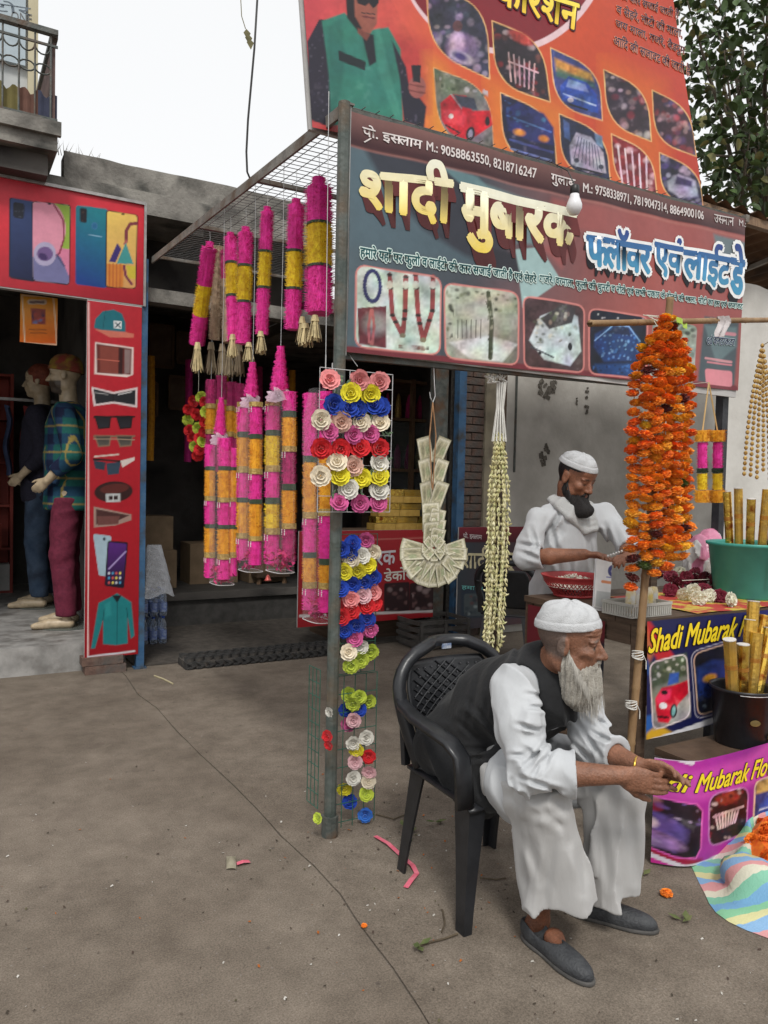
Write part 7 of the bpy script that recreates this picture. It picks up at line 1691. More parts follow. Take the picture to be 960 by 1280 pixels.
    B_.chain([H.W(.050, 0, -.10), H.W(.055, 0, -.15), H.W(.052, 0, -.188)], [.056, .058, .042], .02); B_.chain([H.W(.02, .035, -.09), H.W(.035, .030, -.172)], [.040, .036], .015); B_.chain([H.W(.02, -.035, -.09), H.W(.035, -.030, -.172)], [.040, .036], .015)
    B_.chain([H.W(.092, .030, -.066), H.W(.096, .006, -.0495), H.W(.096, -.006, -.0495), H.W(.092, -.030, -.066), H.W(.07, -.038, -.09)], [.006, .0055, .0055, .006, .010], .004); B_.cap(H.W(.092, .030, -.066), H.W(.07, .038, -.09), .006, .010, .004)
    B_.ell(H.W(.102, 0, -.066), (.016*1.0, .018, .0075), H.R, .004, 'cut')
    B_.wrinkle(lambda P: .0035*np.cos(np.arctan2((P-H.c) @ H.r, (P-H.c) @ H.f-.03)*26+6*vnoise(P, 10))+.003*vnoise(P, 45))
    bc_ = (.33, .31, .27)
    def bcol(V): L = H.loc(V); n = vnoise(V*np.array([1, 1, .15]), 140)[:, None]; base = np.array(bc_)[None]*(1+.55*n); dark = np.clip((L[:, 2]+.06)/.05, 0, 1)[:, None]; return base*(1-.45*dark)
    figure_part('beard', B_, vcmat('beard', .8, .2, .3, 220, .6, 300), PR, bcol, 1)
    def roots(rr):
        q = rr.random()
        if q < .55: return (rr.uniform(.03, .09), rr.uniform(-.042, .042), rr.uniform(-.14, -.085))
        s = rr.choice((-1, 1)); t = rr.random(); return (.0+.06*t+.014, s*(.070-.022*t), -.025-.085*t)
    beard_strands(H, 1500, roots, lambda a, b, c: .085+(.03 if abs(b) < .03 else -.02) if a > .025 else .035, .10, (.38, .36, .32), PR, 5)
    # ---- slip-on shoes
    for s, heel, toe, k in (('R', pz(655, 1170), pz(748, 1240), 0), ('L', pz(710, 1140), pz(820, 1166), 1)):
        h_, t_ = npv(heel), npv(toe); L = np.linalg.norm(t_-h_); d = (t_-h_)/L; t_ = h_+d*min(L, .285); L = min(L, .285); n = np.array([-d[1], d[0], 0]); R = np.stack([d, n, np.array([0, 0, 1.])], 1)
        S_ = Field(np.minimum(h_, t_)-[.09, .09, .005], np.maximum(h_, t_)+[.09, .09, .14], .004)
        pt = lambda u, w, z: h_+d*u*L+n*w+np.array([0, 0, z])
        S_.ell(pt(.17, 0, .045), (.058, .036, .05), R, .01); S_.ell(pt(.45, 0, .030), (.10, .037, .042), R, .02); S_.ell(pt(.72, 0, .026), (.085, .043, .036), R, .02); S_.ell(pt(.90, 0, .020), (.042, .026, .024), R, .02)
        S_.put(h_-.3, t_+.4, lambda P: .004-P[..., 2], .003, 'and'); S_.ell(pt(.30, 0, .085), (.092, .032, .055), R, .006, 'cut')
        fig = figure_part('shoe', S_, m_shoe, PR, None, 1)
        so = Field(np.minimum(h_, t_)-[.09, .09, .005], np.maximum(h_, t_)+[.09, .09, .06], .004)
        so.ell(pt(.2, 0, .008), (.065, .036, .02), R, .02); so.ell(pt(.5, 0, .008), (.10, .038, .02), R, .02); so.ell(pt(.74, 0, .008), (.085, .0455, .02), R, .02); so.ell(pt(.92, 0, .008), (.042, .028, .02), R, .02)
        so.put(h_-.3, t_+.4, lambda P: np.abs(P[..., 2]-.009)-.007, .001, 'and')
        so_ = figure_part('sole', so, mat('rubber_sole', (.05, .048, .045), (.09, .085, .08), 20, .7), PR, None, 1); so_.parent = fig
    # ring on the far hand
    w = J['Lwr']; d = unit(tipL-w); n = unit(np.cross(d, (0, 0, 1))); u = np.cross(n, d); c = w-d*.004
    t = MB(); t.tube([Vector(c+n*.031*math.cos(a)+u*.025*math.sin(a)) for a in np.linspace(0, 6.283, 20)], .0045, 6); t.build('gold_bangle', mat('yellow_gold', (.62, .36, .06), (.7, .45, .1), 20, .25, metal=.9), PR, True)
    return PR
old_man()
# ---------------------------------------------------------------- younger man standing behind the table
def vendor():
    J = {k: npv(pd(v[0]-5, v[1]-9, v[2])) for k, v in dict(Rsh=(676, 656, 4.14), Lsh=(760, 652, 4.28), neck=(717, 634, 4.22), head=(725, 603, 4.17), Rel=(664, 706, 4.06), Rwr=(735, 702, 3.93), Lel=(790, 694, 4.14), Lwr=(790, 706, 3.98)).items()}
    cx, cy = (J['Rsh']+J['Lsh'])[:2]/2; PR = thing('person', 'younger black bearded man in white kurta and scarf standing behind the table', 'person', (cx, cy+.05, 0))
    hip = np.array([cx, cy+.06, .93]); chest = (J['Rsh']+J['Lsh'])/2
    H = Head(J['head']-[0, 0, .012], (.16, -.88, -.38), (.04, -.25, 1), 1.07)
    F_ = Field((cx-.42, cy-.50, 0), (cx+.42, cy+.35, 1.75), .0052)
    F_.chain([hip, hip*.5+chest*.5, chest-[0, 0, .05]], [.10, .09, .09], .03); F_.cap(J['Rsh'], J['Lsh'], .04, .04, .03); F_.cap(chest, J['neck'], .07, .058, .03)
    for s, sx in (('R', -.09), ('L', .09)):
        F_.chain([hip+[sx, 0, 0], hip+[sx, -.01, -.43], np.array([cx+sx, cy+.07, .07])], [.085, .055, .036], .02); F_.chain([np.array([cx+sx, cy+.08, .04]), np.array([cx+sx*1.2, cy-.10, .03])], [.04, .03], .02)
        F_.chain([J[s+'sh'], J[s+'el']], [.04, .036], .02); F_.chain([J[s+'el'], J[s+'el']*.6+J[s+'wr']*.4, J[s+'wr']], [.036, .043, .029], .01)
    H.build(F_, J['neck'], .056, 1.0)
    tR, tL = npv(pd(764, 693, 3.86)), npv(pd(768, 698, 3.84))
    hand(F_, J['Rwr'], tR-J['Rwr'], (.1, -.3, -1), .17, 1, (.35, .5, .6, .7), .05, (.5, .2)); hand(F_, J['Lwr'], tL-J['Lwr'], (.0, .2, -1), .17, -1, (.4, .55, .65, .7), .05, (.5, .2))
    skin = (.235, .100, .056)
    hl = lambda a, b, c: np.clip((.052+.02*np.minimum(1, np.abs(b)/.07)-a-.0)/.01+(c-.062)/.01, 0, 1)*np.clip((c+.045)/.01, 0, 1)*((a < .0) | (c > .045))*np.where((np.abs(b) > .072) & (np.abs(a+.006) < .024) & (np.abs(c+.004) < .036), 0, 1)
    figure_part('body', F_, m_skin, PR, lambda V: H.paint(V, skin, (.02, .014, .012), (.012, .010, .010), hl, True), 1)
    K_ = Field((cx-.44, cy-.45, .42), (cx+.46, cy+.36, 1.45), .0075)
    K_.chain([np.array([cx, cy+.06, .46]), hip, hip*.5+chest*.5, chest+[0, .01, -.06]], [.20, .165, .16, .15], .06, ((0, 1, 0), .8)); K_.cap(J['Rsh'], J['Lsh'], .055, .055, .06); K_.cap(chest, J['neck']-[0, 0, .02], .10, .075, .03)
    cR, cL = J['Rel']*.72+J['Rwr']*.28, J['Lel']*.7+J['Lwr']*.3
    K_.chain([J['Rsh'], J['Rel']+[-.005, 0, -.005], cR], [.055, .054, .054], .02); K_.chain([J['Lsh'], J['Lel'], cL], [.055, .052, .052], .02)
    dR, dL = unit(J['Rwr']-J['Rel']), unit(J['Lwr']-J['Lel'])
    def kw(P):
        w = np.exp(-(np.linalg.norm(P-J['Rel'], axis=-1)/.14)**2); return fold(P, (.3, 0, -1), 11, .015, .2, 21)*(1-.6*w)+fold(P, (.5, -.3, .5), 15, .016, .25, 22)*w+vnoise(P, 7, 3)*.014+creases(P, [[(664, 660), (672, 690)], [(650, 690), (676, 700)], [(648, 680), (672, 684)], [(690, 660), (700, 720)], [(712, 690), (716, 740)], [(735, 670), (742, 715)], [(756, 655), (768, 690)], [(700, 640), (684, 668)]], 2.6, .012)
    K_.wrinkle(kw); snip(K_, cR, dR, .11, .12); snip(K_, cL, dL, .10, .10); K_.cap(cR-dR*.02, cR+dR*.05, .046, .046, .003, None, 'cut'); K_.cap(cL-dL*.02, cL+dL*.05, .042, .042, .003, None, 'cut')
    K_.put((cx-1, cy-1, .3), (cx+1, cy+1, .6), lambda P: .445-P[..., 2], .003, 'and')
    figure_part('kurta', K_, m_white, PR, None, 1)
    T_ = Field((cx-.28, cy-.16, .06), (cx+.28, cy+.30, .60), .009)
    for sx in (-.09, .09): T_.cap(np.array([cx+sx, cy+.06, .52]), np.array([cx+sx, cy+.07, .12]), .095, .085, .02)
    figure_part('trousers', T_, m_white2, PR, None, 1)
    for sx in (-.09, .09):
        S_ = Field((cx+sx-.09, cy-.22, -.004), (cx+sx+.09, cy+.16, .12), .006); S_.chain([np.array([cx+sx, cy+.09, .04]), np.array([cx+sx*1.2, cy-.11, .032])], [.046, .042], .02); S_.put((-9, -9, -1), (9, 9, 1), lambda P: .002-P[..., 2], .002, 'and'); figure_part('shoe', S_, m_shoe, PR, None, 1)
    # white scarf rolled round the neck
    S_ = Field((cx-.30, cy-.30, 1.12), (cx+.30, cy+.24, 1.50), .006); n = J['neck']
    for q, (sg, rr_) in enumerate(((.0, .017), (.32, .019), (.66, .021), (1.0, .022))):
        o_ = .012*q; P = [n+v for v in ([-.080-o_*.6, .04, .012-o_*.4], [-.088-o_, -.04, .0-o_], [-.070-o_*.8, -.095-o_*.3, -.040-.05*sg], [-.012, -.120-o_*.5, -.075-.085*sg], [.045+o_*.5, -.115-o_*.5, -.07-.08*sg], [.088+o_, -.06, -.02-.03*sg], [.090+o_*.6, .02, .010-o_*.4], [.0, .080+o_*.5, .022-o_*.5], [-.080-o_*.6, .04, .012-o_*.4])]
        rr_ *= .82; S_.chain(P, [rr_*.9, rr_, rr_*1.05, rr_*1.1, rr_*1.1, rr_, rr_*.9, rr_*.9, rr_*.9], .008)
    S_.wrinkle(lambda Q: fold(Q, (.7, -.3, -.4), 20, .004, .12, 31)); figure_part('scarf', S_, mat('scarf_cotton', (.38, .385, .38), (.45, .455, .45), 8, .9, .4, 160), PR, None, 1)
    skullcap(H, PR, m_cap, .128, .056, .02, .009)
    B_ = Field(H.c-[.2, .2, .28], H.c+[.2, .2, .1], .0045)
    B_.chain([H.W(.0, .066, -.015), H.W(.010, .062, -.065), H.W(.045, .040, -.10), H.W(.066, 0, -.105), H.W(.045, -.040, -.10), H.W(.010, -.062, -.065), H.W(.0, -.066, -.015)], [.010, .017, .026, .034, .026, .017, .010], .015)
    B_.chain([H.W(.055, 0, -.10), npv(pd(730, 640, 4.06))], [.048, .036], .02); B_.cap(H.W(.04, .03, -.1), npv(pd(723, 640, 4.08)), .034, .022, .02); B_.cap(H.W(.04, -.03, -.1), npv(pd(737, 638, 4.06)), .034, .022, .02)
    for b in (-1, 1): B_.chain([H.W(.096, b*.004, -.0495), H.W(.091, b*.03, -.062), H.W(.07, b*.04, -.09)], [.005, .006, .012], .004)
    B_.wrinkle(lambda P: .004*vnoise(P, 40)+.003*np.cos(np.arctan2((P-H.c) @ H.r, (P-H.c) @ H.f)*20))
    figure_part('beard', B_, mat('black_beard', (.009, .008, .008), (.02, .017, .016), 90, .75, .8, 260), PR, None, 1)
    def roots(rr):
        q = rr.random()
        if q < .5: return (rr.uniform(.03, .085), rr.uniform(-.042, .042), rr.uniform(-.14, -.09))
        s = rr.choice((-1, 1)); t = rr.random(); return (.06*t+.01, s*(.072-.022*t), -.02-.085*t)
    beard_strands(H, 450, roots, lambda a, b, c: .07 if a > .025 else .03, .12, (.013, .011, .011), PR, 6)
    # thread of white beads in his fingers
    t = MB(); a, b = npv(pd(760, 695, 3.84)), npv(pd(777, 689, 3.86))
    for k in range(6): t.lathe([(.002, .007), (.0065, 0), (.002, -.007)], Vector(a+(b-a)*k/5), 7)
    solo(t, 'bud_string', mat('white_bud', (.6, .6, .58), (.68, .68, .66), 20, .6), 'short string of white buds held in the standing man\'s fingers', 'flower string')
vendor()

# ---------------------------------------------------------------- two shop mannequins
def mannequin(px, label, feet, htop, yaw, shirt, trousers, hat, sc):
    """feet = world point between the feet, htop = crown height above it"""
    o = npv(feet); s = htop/1.83; T = thing('mannequin', label, 'mannequin', feet); f = np.array([math.sin(yaw), -math.cos(yaw), 0.]); r = np.cross(f, (0, 0, 1.)); Z = np.array([0, 0, 1.])
    Wl = lambda a, b, c: o+s*(f*a+r*b+Z*c); h = .011*s
    lo, hi = o-[.5*s, .5*s, .0], o+[.5*s, .5*s, 1.9*s]
    H = Head(Wl(.03, 0, 1.715), f, Z, s)
    F_ = Field(lo, hi, .0085*s)
    F_.chain([Wl(0, 0, .95), Wl(0, 0, 1.2), Wl(0, 0, 1.38)], [.12*s, .11*s, .12*s], .03); F_.cap(Wl(0, -.17, 1.46), Wl(0, .17, 1.46), .055*s, .055*s, .04); H.build(F_, Wl(0, 0, 1.48), .055)
    J = {}
    for k, b in (('R', 1), ('L', -1)):
        J[k] = [Wl(0, b*.19, 1.45), Wl(-.06, b*.24, 1.17), Wl(.10, b*.20, 1.0)]
        F_.chain(J[k][:2], [.05*s, .042*s], .02); F_.chain(J[k][1:], [.042*s, .028*s], .01); hand(F_, J[k][2], f*.7-Z*.6-r*b*.3, -r*b, .17*s, b, (.3, .35, .4, .45), .04, (.5, .3), 1.1)
        F_.chain([Wl(0, b*.09, .92), Wl(.02, b*.10, .50), Wl(-.01, b*.11, .10)], [.08*s, .055*s, .036*s], .02); F_.chain([Wl(-.03, b*.11, .035), Wl(.10, b*.12, .035), Wl(.19, b*.13, .022)], [.034*s, .036*s, .022*s], .015)
    skin = (.42, .33, .22)
    figure_part('body', F_, vcmat('mannequin_skin', .4, .4, .05), T, lambda V: H.paint(V, skin, (.06, .04, .03), *( ((.03, .02, .018), lambda a, b, c: np.clip((-.035-c)/.01, 0, 1)*(a > .01)*.9) if hat == 'beanie' else (None, None))), 1)
    S_ = Field(lo, hi, .0115*s)
    S_.chain([Wl(0, 0, .86), Wl(0, 0, 1.15), Wl(0, 0, 1.38)], [.175*s, .168*s, .165*s], .04, (f, .88)); S_.cap(Wl(0, -.17, 1.45), Wl(0, .17, 1.45), .07*s, .07*s, .04)
    for k in 'RL':
        S_.chain([J[k][0], J[k][1]], [.072*s, .062*s], .02); c = J[k][1]*.35+J[k][2]*.65; S_.chain([J[k][1], c], [.062*s, .05*s], .02); d = unit(J[k][2]-J[k][1]); snip(S_, c, d, .09*s, .09*s)
    S_.wrinkle(lambda P: fold(P, (.2, .1, -1), 9, .012, .22, 5)); S_.put(lo, hi, lambda P: o[2]+.80*s-P[..., 2], .003, 'and')
    if shirt == 'plaid':
        def pl(V):
            q = (V-o)/s; u = (q @ r)*1.0+(q @ f)*.6; v = q[:, 2]; C = np.tile(np.array((.012, .085, .075)), (len(V), 1))
            st = lambda t, p, w, o_=0: (np.abs(((t+o_) % p)-p/2) < w)
            C[st(u, .16, .035)] = (.014, .035, .075); C[st(v, .17, .035)] = (.010, .040, .075); C[st(u, .16, .035) & st(v, .17, .035)] = (.008, .012, .035)
            C[st(u, .16, .006, .08)] = (.22, .17, .05); C[st(v, .17, .006, .085)] = (.20, .15, .05); return C*1.2
        figure_part('shirt', S_, vcmat('shirt_cloth', .85, .2, .1), T, pl, 1)
    else: figure_part('shirt', S_, mat('navy_shirt', (.014, .014, .024), (.024, .022, .04), 50, .85), T, None, 1)
    T_ = Field(lo, hi, .0115*s)
    T_.ell(Wl(0, 0, .90), np.array((.135, .135, .11))*s, None, .03)
    for b in (1, -1): T_.chain([Wl(0, b*.085, .9), Wl(.02, b*.10, .50), Wl(-.01, b*.11, .11)], [.098*s, .078*s, .066*s], .02)
    T_.wrinkle(lambda P: fold(P, (.6, .3, .3), 12, .007, .3, 6)); T_.put(lo, hi, lambda P: np.maximum(o[2]+.085*s-P[..., 2], P[..., 2]-o[2]-.89*s), .003, 'and')
    figure_part('trousers', T_, trousers, T, None, 1)
    if hat == 'beanie':
        skullcap(H, T, mat('knit_hat', (.05, .10, .03), (.30, .05, .04), 7, .95, .8, 200, c3=(.32, .24, .03), s3=9), .15, .03, .12, .014, 'knit_hat')
    else:
        W_ = Field(H.c-.2*s, H.c+.2*s, .007*s); H.ell(W_, -.02, 0, .045, (.105, .088, .095), .01); W_.wrinkle(lambda P: .012*vnoise(P, 30/s)); 
        W_.put(H.c-.3*s, H.c+.3*s, lambda P: (lambda L: (np.maximum(L[..., 0]-.06, 0)*.9+.015*0 - L[..., 2]+np.where(L[..., 0] > .03, .04, -.04))*s)(((P-H.c) @ H.R)/s), .01*s, 'and')
        figure_part('hair', W_, mat('auburn_wig', (.16, .035, .02), (.26, .07, .04), 40, .6, .6, 120), T, None, 1)
    t = MB(); t.lathe([(.19*s, 0), (.19*s, .006), (.17*s, .010)], Vector(feet), 24); t.build('base_plate', mat('glass_base', (.10, .11, .10), rough=.2), T)
f1 = pz(84, 782, stepz+.001); f2 = pz(52, 757, stepz+.001)
mannequin(0, 'bearded mannequin in teal plaid shirt and maroon trousers in the left shop', f1, pY(84, 449, f1.y).z-stepz, -1.85, 'plaid', mat('maroon_cloth', (.10, .010, .028), (.15, .018, .042), 30, .85), 'beanie', 1)
mannequin(0, 'red haired mannequin in dark shirt and blue jeans in the left shop', f2, pY(45, 458, f2.y).z-stepz, -1.9, 'navy', mat('denim', (.02, .04, .075), (.06, .09, .14), 5, .85, c3=(.02, .03, .05), s3=6), 'wig', 1)
# ================================================================ tree behind the hoarding
rt_ = random.Random(31)
TB = pd(985, 320, 9.0); tb = Vector((TB.x, TB.y, 0))
T = thing('tree', 'broad leafed green tree behind the hoarding at the upper right', 'tree', tb)
m_bark = mat('bark', (.07, .055, .04), (.13, .105, .08), 9, .95, .8, 30)
top = pd(950, 60, 9.0)
t = MB(); t.tube([tb, tb+Vector((.1, 0, 2)), tb.lerp(top, .75)+Vector((0, 0, .3))], [.2, .15, .08], 10); t.build('trunk', m_bark, T, True)
LM = MB()
LM.grid(lambda u, v: Vector(((u-.5)*.62*math.sin(math.pi*min(1, .06+v*.94))**.7, v, .10*abs(u-.5)*2*math.sin(math.pi*v)-.10*v*v)), 4, 5)
m_leaf = ocmat('leaf_green', .42, .3)
leaf_me = LM.mesh('leaf', m_leaf, True); stuffv = MB(); nleaf = 0; limbs = []
cl = []
for k in range(88):
    px, py = rt_.uniform(850, 1010), rt_.uniform(-60, 275)
    if px < 872 and py > 40 and rt_.random() < .6: continue
    cl.append(pd(px, py, 8.6+rt_.uniform(-1.3, 1.3)))
for c in cl:
    base = tb.lerp(top, rt_.uniform(.45, .8)); mid = base.lerp(c, .55)+Vector((rt_.uniform(-.2, .2), rt_.uniform(-.2, .2), .25)); limbs.append((base, mid, c))
    for j in range(rt_.randint(24, 36)):
        p = c+Vector((rt_.gauss(0, .24), rt_.gauss(0, .24), rt_.gauss(0, .2))); L = rt_.uniform(.085, .14); g_ = rt_.uniform(.55, 1.3)
        rot = (rt_.uniform(-.9, .9)-.5, rt_.uniform(-.8, .8), rt_.uniform(0, 6.28)); col = (.050*g_, .085*g_, .026*g_) if rt_.random() > .12 else (.16*g_, .15*g_, .05*g_)
        x, y, _ = proj(p)
        if nleaf < 300 and 860 < x[0] < 962 and -5 < y[0] < 270: link('leaf', leaf_me, T, p, rot, L, col); nleaf += 1
        else:
            R = Matrix.Rotation(rot[2], 3, 'Z')@Matrix.Rotation(rot[1], 3, 'Y')@Matrix.Rotation(rot[0], 3, 'X'); b = len(stuffv.v)
            stuffv.v += [tuple(p+R@(Vector(v.co)*L)) for v in leaf_me.vertices]; stuffv.f += [tuple(i+b for i in q.vertices) for q in leaf_me.polygons]; stuffv.c += [col]*len(leaf_me.vertices)
stuffv.build('crown', vcmat('leaf_mass', .42, .35, .25, 30), T, True)['kind'] = 'stuff'
for a, b, c in limbs[:26]:
    t = MB(); t.tube([a, b, c], [.035, .02, .006], 6); t.build('limb', m_bark, T, True)

# ================================================================ roofing and sheeting at the right
zc = pY(884, 247, .7)
t = MB(); t.grid(lambda u, v: Vector((2.75+u*3.6, .7+v*1.9, zc.z-.10*v+.02*math.sin(u*120)+.0)), 240, 2); t.grid(lambda u, v: Vector((2.75+u*3.6, .7+v*1.9, zc.z+.006-.10*v+.02*math.sin(u*120))), 240, 2)
R_ = thing('tin_roof', 'rusty brown corrugated tin roof behind the right end of the banner', 'roof', (4.5, 1.6, 3.4))
t.build('corrugated_sheet', mat('rusty_tin', (.13, .07, .04), (.22, .125, .07), 5, .8, .3, 30, c3=(.08, .05, .035), s3=3), R_, True)
MB().bar((2.75, .75, zc.z-.05), (6.3, .75, zc.z-.05), .05, .06).build('rafter', m_woodl, R_); MB().bar((2.75, 2.5, zc.z-.16), (6.3, 2.5, zc.z-.16), .05, .06).build('rafter', m_woodl, R_)
for x in (2.85, 6.2):
    for y in (.8, 2.5): MB().bar((x, y, 0), (x, y, zc.z-.12), .06).build('post', m_wood, R_)
a, b = pY(895, 352, 2.3), pY(968, 322, 1.0); MB().bar(a, b, .03, .035).build('side_rail', mat('pale_rail', (.45, .44, .42), (.52, .51, .49), 9, .7), R_)
a, b = pY(915, 345, 1.0), pY(1010, 660, 1.0)
t = MB(); t.grid(lambda u, v: Vector((a.x+(b.x-a.x)*u*1.8, 1.0+.05*math.sin(u*13+v*2)+.03*math.sin(u*31+v*5)+.04*float(vnoise(np.array([u*8, v*5, 3.]), 1)), a.z+(b.z-a.z)*v*1.35-.05*math.sin(u*3))), 40, 24)
solo(t, 'tarpaulin', mat('pale_tarp', (.50, .485, .45), (.60, .585, .55), 3, .75, .4, 20), 'pale grey tarpaulin hanging in folds at the right edge', 'tarpaulin', None, True)

# ================================================================ overhead cables
t = MB(); t.tube([pd(324, -40, 4.2), pd(318, 60, 4.2), pd(310, 150, 4.2), pd(308, 190, 4.2), pd(309, 215, 4.2), pd(312, 222, 4.2)], .006, 6); solo(t, 'hanging_cable', mat('black_cable', (.03, .03, .03), rough=.5), 'dark cable end dangling from above against the white sky', 'cable', None, True)
t = MB(); t.tube([pd(299, -40, 5), pd(302, 20, 5), pd(307, 36, 5)], .003, 5); 
for k in range(3): q = pd(308+2*k, 36+6*k, 5); t.v += [tuple(q), tuple(q+Vector((.03, 0, -.02))), tuple(q+Vector((.01, 0, -.07))), tuple(q+Vector((-.02, 0, -.03)))]; n_ = len(t.v); t.f.append((n_-4, n_-3, n_-2, n_-1))
solo(t, 'dangling_twig', mat('dry_leaf', (.12, .11, .05), (.2, .18, .09), 20, .8), 'thin twig with small leaves dangling at the top edge', 'twig')
# dry weeds on the roof edge
t = MB(); c = pY(84, 190, 3.6)
for k in range(26):
    a = rt_.uniform(-.12, .25); L = rt_.uniform(.05, .14); p = c+Vector((a, rt_.uniform(0, .08), -.01)); e = Vector((rt_.uniform(-.6, .6), rt_.uniform(-.4, .4), 1)).normalized(); t._add([p-Vector((.003, 0, 0)), p+Vector((.003, 0, 0)), p+e*L], [(0, 1, 2)])
o = solo(t, 'roof_weeds', mat('dry_weed', (.10, .09, .05), (.17, .15, .08), 20, .9), 'dry weeds growing on the concrete roof edge', 'weeds'); o['kind'] = 'stuff'

# ================================================================ inside the left shop
def shelf_unit(name, label, x0, x1, y, z0, z1, rows, m, items, seed):
    S = thing(name, label, 'shelf', ((x0+x1)/2, y, z0)); rr = random.Random(seed)
    MB().box((x0, y+.30, z0), (x1, y+.33, z1)).build('back_board', m, S)
    for x in (x0, x1-.03): MB().box((x, y, z0), (x+.03, y+.299, z1)).build('side_board', m, S)
    for k in range(rows+1): z = z0+k*(z1-z0-.03)/rows; MB().box((x0+.031, y+.01, z), (x1-.031, y+.298, z+.025)).build('shelf_board', m, S)
    n = 0
    for k in range(rows):
        z = z0+k*(z1-z0-.03)/rows+.0255; x = x0+.08; hh = (z1-z0)/rows-.06
        while x < x1-.2:
            w = rr.uniform(.1, .2); h = hh*rr.uniform(.5, .95); d = rr.uniform(.1, .2); t = MB(); t.box((x, y+.03, z), (x+w, y+.03+d, z+h))
            mi = rr.choice(items); o = t.build('goods_box', mi[0], None, False, (x+w/2, y+.1, z)); n += 1
            tag(o, '%s box, %s on the %s level of the %s' % (mi[1], seq[min(n-1, 9)] if n <= 10 else 'last', ['lowest', 'second', 'third', 'top', 'upper'][min(k, 4)], name.replace('_', ' ')), 'box', 'goods on the '+name.replace('_', ' ')); x += w+rr.uniform(.01, .05)
        n = 0
    return S
gm = [(mat('box_red', (.28, .04, .03), (.4, .07, .05), 9, .6), 'red'), (mat('box_black', (.02, .02, .02), (.04, .04, .04), 9, .5), 'black'), (mat('box_tan', (.30, .20, .11), (.38, .27, .16), 9, .7), 'tan'), (mat('box_blue', (.04, .08, .2), (.07, .13, .3), 9, .6), 'blue'), (mat('box_white', (.4, .4, .38), (.5, .5, .48), 9, .7), 'white')]
shelf_unit('red_display_shelf', 'red display shelf with goods at the back of the left shop', -2.6, -.75, 6.4, stepz, 2.6, 5, mat('red_board', (.22, .035, .025), (.3, .05, .035), 6, .6), gm, 3)
t = MB(); t.bar((-3.2, 6.1, 2.30), (-.32, 6.1, 2.30), .03); solo(t, 'clothes_rail', m_alu, 'metal clothes rail across the left shop interior', 'rail')
for k, (xx, c) in enumerate(((-.62, (.20, .03, .03)), (-.78, (.05, .07, .14)), (-.95, (.24, .22, .18)), (-1.12, (.04, .10, .08)), (-1.30, (.22, .12, .04)), (-1.5, (.03, .03, .04)))):
    t = MB(); t.grid(lambda u, v: Vector((xx-.05+.06*math.sin(u*8)*.4+.02*math.sin(v*9+k), 5.90+.40*u*(1-.25*(v > .85)), 1.50+.74*v-.10*abs(u-.5)*(v > .8))), 10, 10)
    solo(t, 'hanging_shirt', mat('hung_cloth%d' % k, c, tuple(q*1.5 for q in c), 8, .85), ['red', 'navy', 'cream', 'green', 'brown', 'black'][k]+' shirt hanging on the rail in the left shop', 'shirt', 'shirts on the clothes rail', True)
C_ = thing('glass_counter', 'blue fronted counter at the left edge inside the left shop', 'counter', (-1.7, 5.7, stepz))
MB().box((-2.6, 5.55, stepz+.05), (-1.0, 6.0, stepz+.9)).build('cabinet', mat('counter_body', (.10, .14, .2), (.16, .2, .27), 5, .5), C_); MB().box((-2.62, 5.53, stepz+.9), (-.98, 6.02, stepz+.93)).build('top', m_alu, C_); MB().box((-2.6, 5.56, stepz), (-1.0, 5.99, stepz+.049)).build('plinth', m_wood, C_)
pr = Print((-2.6, 5.545, stepz+.08), (1, 0, 0), (0, 0, 1), 1.6, .78, .02); pr.fill((60, 84, 120)); pr.dots([(-80, 600), (60, 600), (60, 740), (-80, 740)], [(30, 50, 100), (120, 140, 170), (24, 30, 50)], 60, 9, 5); pr.build('print', PRINTM, C_)

# ================================================================ inside the flower stall
Cb = thing('glass_cabinet', 'dark wooden cabinet with glass doors in the back of the flower stall', 'cabinet', (2.9, 4.9, .35))
x0, x1 = pY(468, 560, 4.9).x, pY(560, 560, 4.9).x
MB().box((x0, 5.15, .35), (x1, 5.2, 2.75)).build('back_board', m_wood, Cb)
for x in (x0, (x0+x1)/2-.02, x1-.05): MB().box((x, 4.9, .35), (x+.05, 4.95, 2.75)).build('stile', m_woodl, Cb)
for z in (.35, 1.0, 1.65, 2.25, 2.70): MB().box((x0+.051, 4.905, z), (x1-.051, 5.149, z+.035)).build('shelf_board', m_woodl, Cb)
for k in range(2): 
    xa = x0+.055+k*((x1-x0)/2-.02); MB().box((xa, 4.925, 1.04), (xa+(x1-x0)/2-.09, 4.929, 2.24)).build('pane', plastic_film('cabinet_glass', (.8, .85, .85), .12, .1), Cb)
rr = random.Random(8)
for k in range(16):
    z = (1.036, 1.686, 2.286)[k % 3]; x = x0+.10+(k//3)*(x1-x0-.25)/5.2; t = MB(); t.lathe([(.03, 0), (.045, .03), (.04, rr.uniform(.12, .25)), (.02, .27), (.005, .3)], (x, 5.05, z), 9)
    solo(t, 'ornament', rr.choice((m_gold, MATS['tinsel_magenta'], m_tin['beige'])), '%s small ornament along the %s shelf of the glass cabinet' % (seq[k//3], ['low', 'middle', 'high'][k % 3]), 'ornament', 'ornaments in the cabinet', True)
